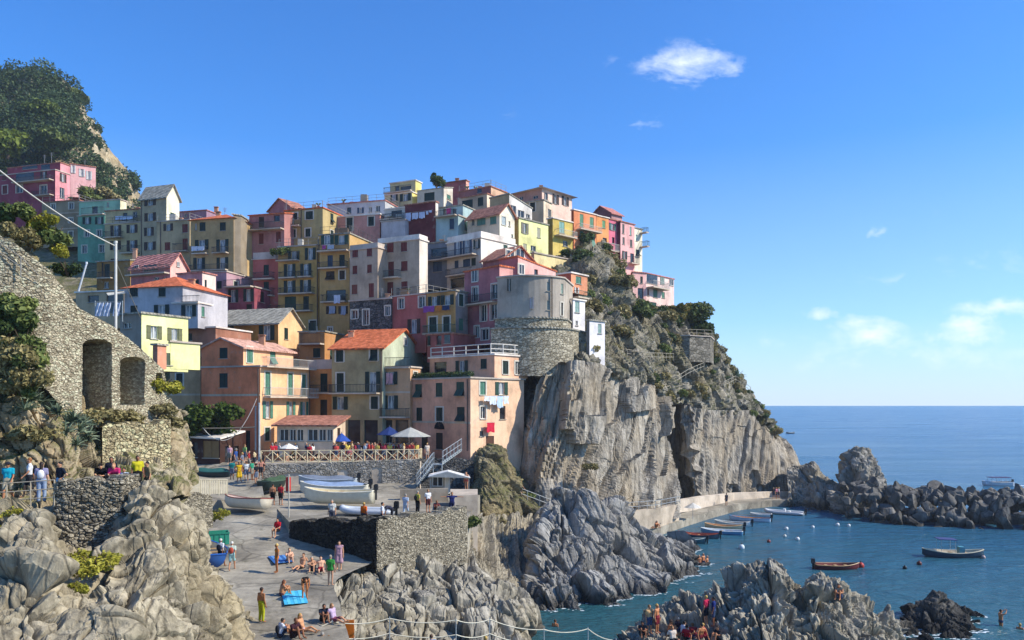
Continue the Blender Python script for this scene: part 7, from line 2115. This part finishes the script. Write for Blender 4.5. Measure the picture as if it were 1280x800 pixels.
def person_parts(kind):
    if kind in TPL: return TPL[kind]
    J = {k: Vector(v) for k, v in pose(kind).items()}
    X = Vector((1, 0, 0))

    def torso(m, g):
        for (p, w, r) in (('pel', .075, .115), ('wai', .055, .098), ('che', .085, .112)): cap(m, J[p] - X * w, J[p] + X * w, r + g, r + g)
        for a, b, w in (('pel', 'wai', .06), ('wai', 'che', .065)):
            for s in (-1, 1): cap(m, J[a] + X * s * w, J[b] + X * s * w, .10 + g, .10 + g)
        cap(m, J['shl'], J['shr'], .062 + g, .062 + g); cap(m, J['che'], J['nec'], .10 + g, .062 + g * .3)

    def limb(m, a, b, ra, rb, g=0, f=1.0):
        cap(m, J[a], J[a].lerp(J[b], f), ra + g, ra + (rb - ra) * f + g)
    b = MB(); torso(b, 0)
    cap(b, J['nec'], J['hea'] - Vector((0, 0, .03)), .058, .055)
    hd = J['hea']; b.ball(hd, (.078, .098, .115), 14); b.ball(hd + Vector((0, -.02, -.07)), (.056, .068, .055), 10)
    b.ball(hd + Vector((0, -.105, -.015)), (.018, .026, .024), 8)
    for s in (-1, 1): b.ball(hd + Vector((s * .083, .01, -.005)), (.016, .024, .036), 8)
    for n in 'lr':
        limb(b, 'sh' + n, 'el' + n, .050, .040); limb(b, 'el' + n, 'wr' + n, .040, .029); cap(b, J['wr' + n], J['ha' + n], .030, .036)
        limb(b, 'hi' + n, 'kn' + n, .086, .058); limb(b, 'kn' + n, 'an' + n, .060, .040); cap(b, J['an' + n], J['to' + n], .042, .034)
    body = remesh(b, SKIN, 'body')
    # fingers: five short bent chains rooted in each palm
    bm = bmesh.new(); bm.from_mesh(body)
    fm = MB()
    for n, s in (('l', -1), ('r', 1)):
        h, w = J['ha' + n], J['wr' + n]; d = (h - w).normalized(); side = d.cross(Vector((0, 0, 1)))
        if side.length < .2: side = Vector((0, 1, 0))
        side.normalize(); pn = side.cross(d)
        for k in range(4):
            o = h + side * (-.027 + .018 * k); L = (.062, .075, .070, .054)[k]
            fm.tube([o, o + d * L * .6 + pn * .008, o + d * L + pn * .026], [.010, .009, .007], 6)
        o = w.lerp(h, .45) + side * -.030; fm.tube([o, o - side * .03 + d * .03, o - side * .036 + d * .058 + pn * .01], [.012, .010, .008], 6)
    fme = fm.mesh('fingers', SKIN); bm.from_mesh(fme); bm.to_mesh(body); bm.free(); bpy.data.meshes.remove(fme)
    body.polygons.foreach_set('use_smooth', [True] * len(body.polygons))
    T = {'body': body}
    m = MB(); torso(m, .016)
    for n in 'lr': limb(m, 'sh' + n, 'el' + n, .052, .046, .014, .62)
    T['shirt'] = remesh(m, CLOTH, 'shirt')
    def pants(f):
        m = MB()
        cap(m, J['pel'] - X * .075, J['pel'] + X * .075, .132, .132); cap(m, J['pel'] + (J['wai'] - J['pel']) * .45 - X * .06, J['pel'] + (J['wai'] - J['pel']) * .45 + X * .06, .12, .12)
        for n in 'lr':
            limb(m, 'hi' + n, 'kn' + n, .098, .080, .004, min(f, 1))
            if f > 1: limb(m, 'kn' + n, 'an' + n, .076, .062, .004, f - 1)
        return m
    T['shorts'] = remesh(pants(.75), CLOTH, 'shorts'); T['trousers'] = remesh(pants(1.9), CLOTH, 'trousers')
    m = MB(); cap(m, J['pel'] - X * .075, J['pel'] + X * .075, .124, .124)
    for n in 'lr': limb(m, 'hi' + n, 'kn' + n, .095, .09, .002, .06)
    T['swimsuit'] = remesh(m, CLOTH, 'swimsuit')
    m = MB(); cap(m, J['che'] - X * .09, J['che'] + X * .09, .122, .122)
    T['bikini_top'] = remesh(m, CLOTH, 'bikini_top')
    m = MB(); torso(m, .018)
    for n in 'lr':
        q = J['kn' + n]; cap(m, J['hi' + n], q, .11, .15)
    cap(m, J['knl'], J['knr'], .14, .14)
    T['dress'] = remesh(m, CLOTH, 'dress')
    m = MB(); m.ball(hd + Vector((0, .022, .035)), (.090, .098, .102), 14); T['hair'] = remesh(m, HAIR, 'hair', .02)
    m = MB(); m.ball(hd + Vector((0, .022, .035)), (.090, .098, .102), 14); cap(m, hd + Vector((0, .06, 0)), hd + Vector((0, .10, -.2)), .078, .06); T['long_hair'] = remesh(m, HAIR, 'long_hair', .02)
    m = MB(); m.ball(hd + Vector((0, .005, .05)), (.096, .112, .088), 14); m.tube([hd + Vector((0, -.005, .045)), hd + Vector((0, -.005, .06))], .165, 14); T['sun_hat'] = remesh(m, CLOTH, 'sun_hat', .02)
    m = MB(); c = J['che'] + Vector((0, .19, -.1)); m.ball(c, (.15, .10, .21), 12); T['backpack'] = remesh(m, CLOTH, 'backpack', .03)
    TPL[kind] = T
    return T


SK = ['#c4906c', '#b57f5c', '#a8714e', '#d0a080', '#8a5a3e']
HR = ['#2a1d14', '#4a3220', '#1a1512', '#7a5a34', '#8f8a80', '#b8964f']


def person(label, kind, p, face, wear, skin=None, hair=None, group=None, sc=1.0, headw='hair'):
    T = person_parts(kind)
    root = empty('person', p, label, 'person', group, R_(face)); root.scale = (sc,) * 3
    link('body', T['body'], root, color=srgb(skin or random.choice(SK)))
    for w, c in wear: link(w, T[w], root, color=srgb(c))
    if headw: link(headw, T[headw], root, color=srgb(hair or random.choice(HR)))
    return root


def at(px, Y, z): return ((px - CX) / F * Y, Y, z)


PZ = 10.9
person('walker in bright teal shirt and dark hat at the left fence', 'walk', at(10, 33.9, PZ), 10, [('shirt', '#1c9ab0'), ('shorts', '#b0a488')], headw='sun_hat', hair='#2a2a30')
person('walker in white shirt with dark backpack on the path', 'walk', at(37, 34.2, PZ + .15), -60, [('shirt', '#d5d5d5'), ('shorts', '#2a2a30'), ('backpack', '#23252c')], hair='#8a5a30')
person('person in lavender top with white bag by the path fence', 'stand', at(52, 33.8, PZ), 200, [('shirt', '#8a86a0'), ('trousers', '#8fa0b8'), ('backpack', '#d8d8d8')], headw='long_hair', hair='#2a1a12')
person('person in black top with hand on hip above the rough wall', 'hips', at(75, 34.0, PZ), -30, [('shirt', '#1d2430'), ('shorts', '#7fb0d0')], hair='#1a1512')
person('person in black leaning behind the rough stone wall', 'lean', at(127, 35.0, PZ), 20, [('shirt', '#17171a'), ('trousers', '#17171a')], headw='sun_hat', hair='#2a241c')
person('person in navy behind the one in magenta on the path', 'stand', at(139, 35.6, PZ + .1), 20, [('shirt', '#20222c'), ('shorts', '#30323a')], hair='#3a2a1c')
person('person in magenta shirt looking over the rough wall', 'lean', at(145, 35.0, PZ), 10, [('shirt', '#b82c62'), ('shorts', '#4a4a50')], hair='#a87a50')
person('small person in pale blue next to the one in magenta', 'stand', at(155, 35.4, PZ - .1), 0, [('shirt', '#b8c8d8'), ('shorts', '#6a7080')], hair='#1d1612', sc=.85)
person('person in black and yellow top on top of the near rock path', 'stand', at(172, 36.5, PZ + .1), 30, [('shirt', '#c0b428'), ('trousers', '#1c1c1c'), ('backpack', '#1c1c1c')], hair='#1a1310')
person('dark haired person in khaki behind the near rock', 'stand', at(184, 37, PZ - .2), -40, [('shirt', '#8a7c5c'), ('shorts', '#4a4436')], hair='#15110e')
# on the slip
person('person in white shirt and black shorts with backpack walking down the slip', 'walk', FP(276, 709), 160, [('shirt', '#cfcfd0'), ('shorts', '#17171a'), ('backpack', '#1d1f28')], hair='#c8c4ba')
person('white haired person in pale clothes with red bag on the slip', 'walk', FP(290, 713), 185, [('shirt', '#b9c4b4'), ('shorts', '#9fc4c0'), ('backpack', '#a84a38')], hair='#d5d2c8')
person('bather in orange bikini standing at the edge of the shade', 'stand', FP(346, 716), -60, [('swimsuit', '#c87820'), ('bikini_top', '#c87820')], '#9a6038', '#c9a860')
person('bather in dark bikini bending over the turquoise towel', 'bend', FP(381, 748), 20, [('swimsuit', '#1c1a18'), ('bikini_top', '#1c1a18')], '#a8683c', '#4a2a18')
person('bather sitting with bare back beside the turquoise towel', 'knees', FP(352, 745), 130, [('swimsuit', '#5a3a3a')], '#b07850', '#6a3a20', headw='long_hair')
person('shirtless person in lime yellow trousers on the slip', 'stand', FP(327, 778), 150, [('trousers', '#a8a820')], '#a06a44', '#2a1a12')
person('person in green shirt with bare legs by the dark wall', 'stand', FP(413, 732), 170, [('shirt', '#3c8a3c'), ('swimsuit', '#3a3a34')], '#c09070', '#8a8478')
person('person in long pale pink dress in the shade of the beach wall', 'stand', FP(424, 712), 0, [('dress', '#b08a94')], hair='#2a1a14', headw='long_hair')
person('person in red shirt sitting at the corner of the beach wall', 'chair', at(347, 54.5, floor_z(54.5) + .15), -20, [('shirt', '#c01c28'), ('shorts', '#201c20')], hair='#1c1410')
for k, (px, py, kd, fc, wr, lab) in enumerate([(361, 702, 'knees', 30, [('swimsuit', '#4a5a7a')], 'bather crouched in shade near the blue striped towel'), (378, 710, 'ground', -20, [('swimsuit', '#3a3a4a')], 'bather with outstretched legs in the wall shade, leftmost'),
                                             (390, 713, 'knees', 10, [('shorts', '#303848')], 'bather hugging knees in the wall shade, middle'), (401, 714, 'ground', 15, [('shorts', '#8a2c34')], 'bather in red shorts sitting in the wall shade')]):
    person(lab, kd, FP(px, py), fc, wr)
person('person in dark clothes seated on the sunny slab, left of its partner', 'knees', FP(404, 776), 30, [('shirt', '#1c2434'), ('shorts', '#1c2028'), ('backpack', '#15171c')], hair='#1a1410')
person('person in lilac top seated on the sunny slab, right of its partner', 'ground', FP(417, 777), 60, [('shirt', '#b8a0b8'), ('shorts', '#6a3a4a')], headw='long_hair', hair='#8a6a44')
person('person in white tee with dark bag sitting at the bottom edge', 'knees', FP(350, 796), 130, [('shirt', '#c5c8d0'), ('shorts', '#2a3040'), ('backpack', '#20242c')], hair='#2a2018')
person('stout person in maroon brown shirt sitting at the bottom edge', 'knees', FP(367, 797), 60, [('shirt', '#3a2228'), ('shorts', '#2a2024')], hair='#5a3a24', sc=1.1)
person('bather with blond hair leaning back beside the maroon shirt', 'ground', FP(378, 790), 75, [('swimsuit', '#b0a0b0')], '#c08a60', '#b08848', headw='long_hair')
for k, (px, py, c, lab) in enumerate([(403, 812, '#20345c', 'person in navy striped shirt at the bottom edge'), (411, 816, '#2a2420', 'dark haired person right of the navy striped shirt'), (425, 818, '#8a4a3a', 'bather with brown shoulders below the orange towel'), (443, 820, '#30343a', 'person in grey below the orange towel'), (500, 822, '#7a3a34', 'person in brick top peeping over the bottom edge'), (539, 815, '#5a78a0', 'person in blue shirt below the rope fence'), (556, 821, '#b08a70', 'bather at the bottom edge beside the blue shirt'), (588, 822, '#c0a088', 'bather peeping above the bottom edge near the right rope post'), (607, 817, '#b89a80', 'bare shouldered bather near the right rope post')]):
    Y = 38; z = CZ + (HY - py) * Y / F
    person(lab, 'stand', at(px, Y, z - .9), 170 + 20 * (k % 3), [('shirt', c), ('shorts', '#3a3a40')])
# by the boats
person('shirtless person in black shorts standing beside the rowing boat', 'stand', at(341, 64, floor_z(64)), 175, [('shorts', '#17171a')], '#b57a54', '#2a1a12')
person('person in red shirt standing between rowing boat and pennant', 'stand', at(351, 64, floor_z(64)), 165, [('shirt', '#a82c34'), ('shorts', '#2a2a2a')], hair='#1a1410')
for k, (px, Y, kd, fc, wr, lab) in enumerate([(415, 53.4, 'stand', 0, [('shirt', '#c9c6bd'), ('shorts', '#50505a')], 'head and shoulders of a person in white behind the dark wall'), (455, 52.0, 'stand', 150, [('shirt', '#e0661c'), ('shorts', '#2c2c34')], 'person in orange shirt behind the dark wall'), (478, 52.0, 'stand', 100, [('shirt', '#d0d0d0'), ('shorts', '#404048')], 'dark haired person in white by the sunny wall'),
                                            (490, 54.5, 'bend', -80, [('shirt', '#3a3a48'), ('shorts', '#303038')], 'person bending in striped dark shirt beside the inflatable'), (507, 57, 'walk', 160, [('shirt', '#a8b4c4'), ('trousers', '#a0b0c0')], 'person in pale blue stripes walking behind the sunny wall'), (522, 59, 'stand', 140, [('shirt', '#b8a848'), ('trousers', '#1c1c1c'), ('backpack', '#1c1c1c')], 'person in yellow with black bag behind the sunny wall'),
                                            (535, 60, 'stand', 30, [('shirt', '#d8d8d8'), ('shorts', '#502c2c')], 'person in white vest behind the sunny wall'), (545, 60.5, 'knees', 30, [('shirt', '#5a2c2c'), ('shorts', '#38282c')], 'person in dark red crouching beside the white vest'), (565, 58.2, 'wide', 10, [('shirt', '#2a3060'), ('shorts', '#23284a')], 'person in navy with arms spread on the wall end')]):
    person(lab, kd, at(px, Y, 7.02 if px < 486 or px > 560 else 7.02), fc, wr)
# lane crowd
LC = [('#c8a020', 'dress', 'yellow'), ('#1f7a78', 'shirt', 'teal'), ('#d0d0cc', 'shirt', 'white'), ('#1a1a1e', 'shirt', 'black'), ('#2f8a6a', 'shirt', 'sea green'), ('#b07a68', 'shirt', 'terracotta'), ('#7a7c88', 'shirt', 'grey'), ('#a83838', 'shirt', 'red'), ('#c9b48a', 'shirt', 'sand'), ('#34508a', 'shirt', 'blue'), ('#d8a8b0', 'shirt', 'pale pink'), ('#604a3a', 'shirt', 'brown'), ('#8fae6a', 'shirt', 'light green')]
r = np.random.RandomState(3)
spots = [(299, 69, 0), (290, 69.5, 0), (308, 69.2, 0), (320, 68.6, 0), (315, 69.4, 0), (326, 69.8, 0), (303, 71.5, 0), (311, 72, 0), (318, 72.3, 0), (295, 72.5, 0), (287, 73.5, 0), (330, 71.5, 0), (306, 74, 0)]
for (c, wt_, nm), (px, Y, _) in zip(LC, spots):
    z = float(np.interp(Y, [66, 73.6, 77], [7.6, tz, tz])); 
    person('person in %s standing in the lane crowd by the timber hut' % nm, ['stand', 'walk', 'hips'][int(r.randint(3))], at(px, Y, z), r.uniform(0, 360), [(wt_, c)] + ([('shorts', ['#2a2a30', '#5a6478', '#8a8478'][int(r.randint(3))])] if wt_ == 'shirt' else []), headw=['hair', 'long_hair', 'sun_hat'][int(r.randint(3))])
# terrace: guests along the fence
cols = ['#b02838', '#d8d4cc', '#c8727c', '#2a3048', '#d0b890', '#8a3040', '#e0dcd4', '#6a86a8', '#c85048', '#34343a', '#b8c4cc', '#d8c060']
for i in range(66):
    px = 336 + 190 * (i + r.uniform(0, .8)) / 66; Y = 75.6 + (px - 336) * .008 + r.uniform(0, 2.6) + (2.0 if i % 3 == 0 else 0)
    kd = 'stand' if i % 3 else 'hips'
    if i % 5 == 0: kd = 'chair'
    person('guest among the crowd on the restaurant terrace behind the crossed fence', kd, at(px, Y, tz), r.uniform(0, 360), [('shirt', cols[int(r.randint(12))]), ('shorts', ['#2a2a30', '#4a5468', '#8a8478', '#c0b8a8'][int(r.randint(4))])], group='guests on the restaurant terrace', headw=['hair', 'long_hair', 'hair'][i % 3], sc=r.uniform(.94, 1.04))
person('person in pale top standing at the head of the metal stairs', 'stand', at(534, 77, tz), 30, [('shirt', '#c8b8a8'), ('shorts', '#b0a090')])
person('bather in pink at the kiosk awning', 'stand', at(583, 70.6, 7.5), -30, [('swimsuit', '#b05a5a')], '#c08a68')
for k, (px, Y, z, c, lab) in enumerate([(635, 79.4, 6.0, '#c8a030', 'person in yellow on the cliff walkway'), (646, 79.8, 5.9, '#b03038', 'person in red on the cliff walkway'), (651, 80.4, 5.8, '#2a2a34', 'person in black on the cliff walkway'), (641, 80, 6.0, '#c8c0b8', 'person in white on the cliff walkway')]):
    person(lab, 'walk', at(px, Y, z), 90 - 20 * k, [('shirt', c), ('shorts', '#38343a')])
for k, (px, Y, kd, lab) in enumerate([(806, 91.5, 'knees', 'sunbather on the quay edge, leftmost of three'), (813, 92.2, 'ground', 'sunbather stretched on the quay edge, middle of three'), (820, 92.4, 'knees', 'sunbather on the quay edge, rightmost of three')]):
    person(lab, kd, at(px, Y, .95), 20 * k, [('swimsuit', ['#7a2c34', '#2c4a7a', '#c87a30'][k])], '#b8784e')
for k, (px, Y, c, lab) in enumerate([(967, 121, '#2a2a34', 'person in black on the far end of the quay'), (970.5, 121.3, '#c8808a', 'person in pink on the far end of the quay'), (973.5, 121.6, '#d0d0d0', 'person in white on the far end of the quay'), (1041, 122, '#d8d0c8', 'pale figure near the sea stack, left of two'), (1045, 122, '#c8b8b0', 'pale figure near the sea stack, right of two'), (908, 113.2, '#3a3a40', 'person in dark clothes walking on the quay')]):
    person(lab, 'stand', at(px, Y, .95), 40 * k, [('shirt', c), ('shorts', '#3a3a44')])
root = empty('parasol', at(866, 99.5, .95), 'small white beach parasol on the quay ledge', 'parasol')
m = MB(root.location); q = at(866, 99.5, 2.6); m.add([(q[0], q[1], 3.0)] + [(q[0] + 1.1 * math.cos(k), q[1] + 1.1 * math.sin(k), 2.4) for k in np.linspace(0, 5.5, 8)], [(0, 1 + k, 1 + (k + 1) % 8) for k in range(8)]); m.build('canopy', plain('#c5c0b4', .8), root)
m = MB(root.location); m.tube([at(866, 99.5, .95), at(866, 99.5, 3.0)], .03, 5); m.build('pole', STEEL, root)
for k, (px, py, kd, dz, lab) in enumerate([(874, 703, 'stand', -1.0, 'swimmer in red trunks at the tip of the harbour rock'), (879, 702, 'stand', -.9, 'swimmer standing behind the one in red trunks'), (884, 703, 'hips', -1.05, 'bare chested swimmer furthest right at the harbour rock'), (1251, 782, 'reach', -.62, 'bather standing waist deep with raised hands at right'), (1275, 786, 'stand', -1.35, 'swimmer with head above the water at right edge'), (694, 783, 'stand', -1.25, 'swimmer in the cove below the harbour rock')]):
    person(lab, kd, sea_at(px, py, dz), 30 * k, [('swimsuit', '#a8303a' if k == 0 else '#30405a')], '#b8784e')


RC = [(802, 790, 'knees', '#2a2a30', 'person in dark top on the crag rocks, furthest left'), (811, 789, 'stand', '#c8a070', 'bather in tan standing left on the crag rocks'), (821, 788, 'stand', None, 'tall bare chested bather in dark trunks on the crag rocks'), (838, 792, 'knees', None, 'bather crouching with bare back on the crag rocks'), (846, 786, 'knees', '#2c2430', 'person in black hood on the crag rocks'), (853, 792, 'knees', '#d0d0d0', 'person in white sitting on the crag rocks'), (858, 796, 'ground', '#a82838', 'person in red shirt sitting low on the crag rocks'), (866, 794, 'knees', '#b03a3a', 'person in brick red beside the low red shirt'), (874, 797, 'ground', None, 'bather stretched on the crag rocks'), (881, 779, 'stand', '#b02848', 'person in crimson and yellow standing on the crag rocks'),
      (890, 782, 'stand', '#22306a', 'person in blue standing right of the crimson one'), (883, 795, 'knees', '#c03040', 'person in scarlet below the standing pair'), (897, 799, 'knees', '#2a2a2e', 'person in black at the bottom of the crag rocks'), (1047, 746, 'knees', None, 'bather climbing high on the right crag'), (866, 782, 'knees', '#1d1a20', 'person in dark clothes behind the white shirt'), (843, 799, 'ground', '#c8b8a8', 'pale bather at the bottom left of the crag rocks')]
for k, (px, py, kd, c, lab) in enumerate(RC):
    p = on_rock('crag', px, py)
    person(lab, kd, (p[0], p[1] - .05, p[2] - .08), 25 * k, ([('shirt', c)] if c else []) + [('shorts', ['#23262e', '#3a4a6a', '#7a2c34'][k % 3])], '#b8784e' if not c else None)

# ------------------------------------------------------------------ air
m = MB(); m.box(-420, -60, -3.0, 420, 700, 190)
hz = NT('sea_air'); hz.n.remove(hz.b)
pv = hz.new('ShaderNodeVolumePrincipled'); pv.inputs['Color'].default_value = (.80, .90, 1.0, 1); pv.inputs['Density'].default_value = .00022; pv.inputs['Anisotropy'].default_value = .2
hz.lk(pv.outputs[0], hz.n['Material Output'].inputs['Volume'])
tag(m.build('haze', hz.m), kind='stuff')
SC.cycles.volume_bounces = 0
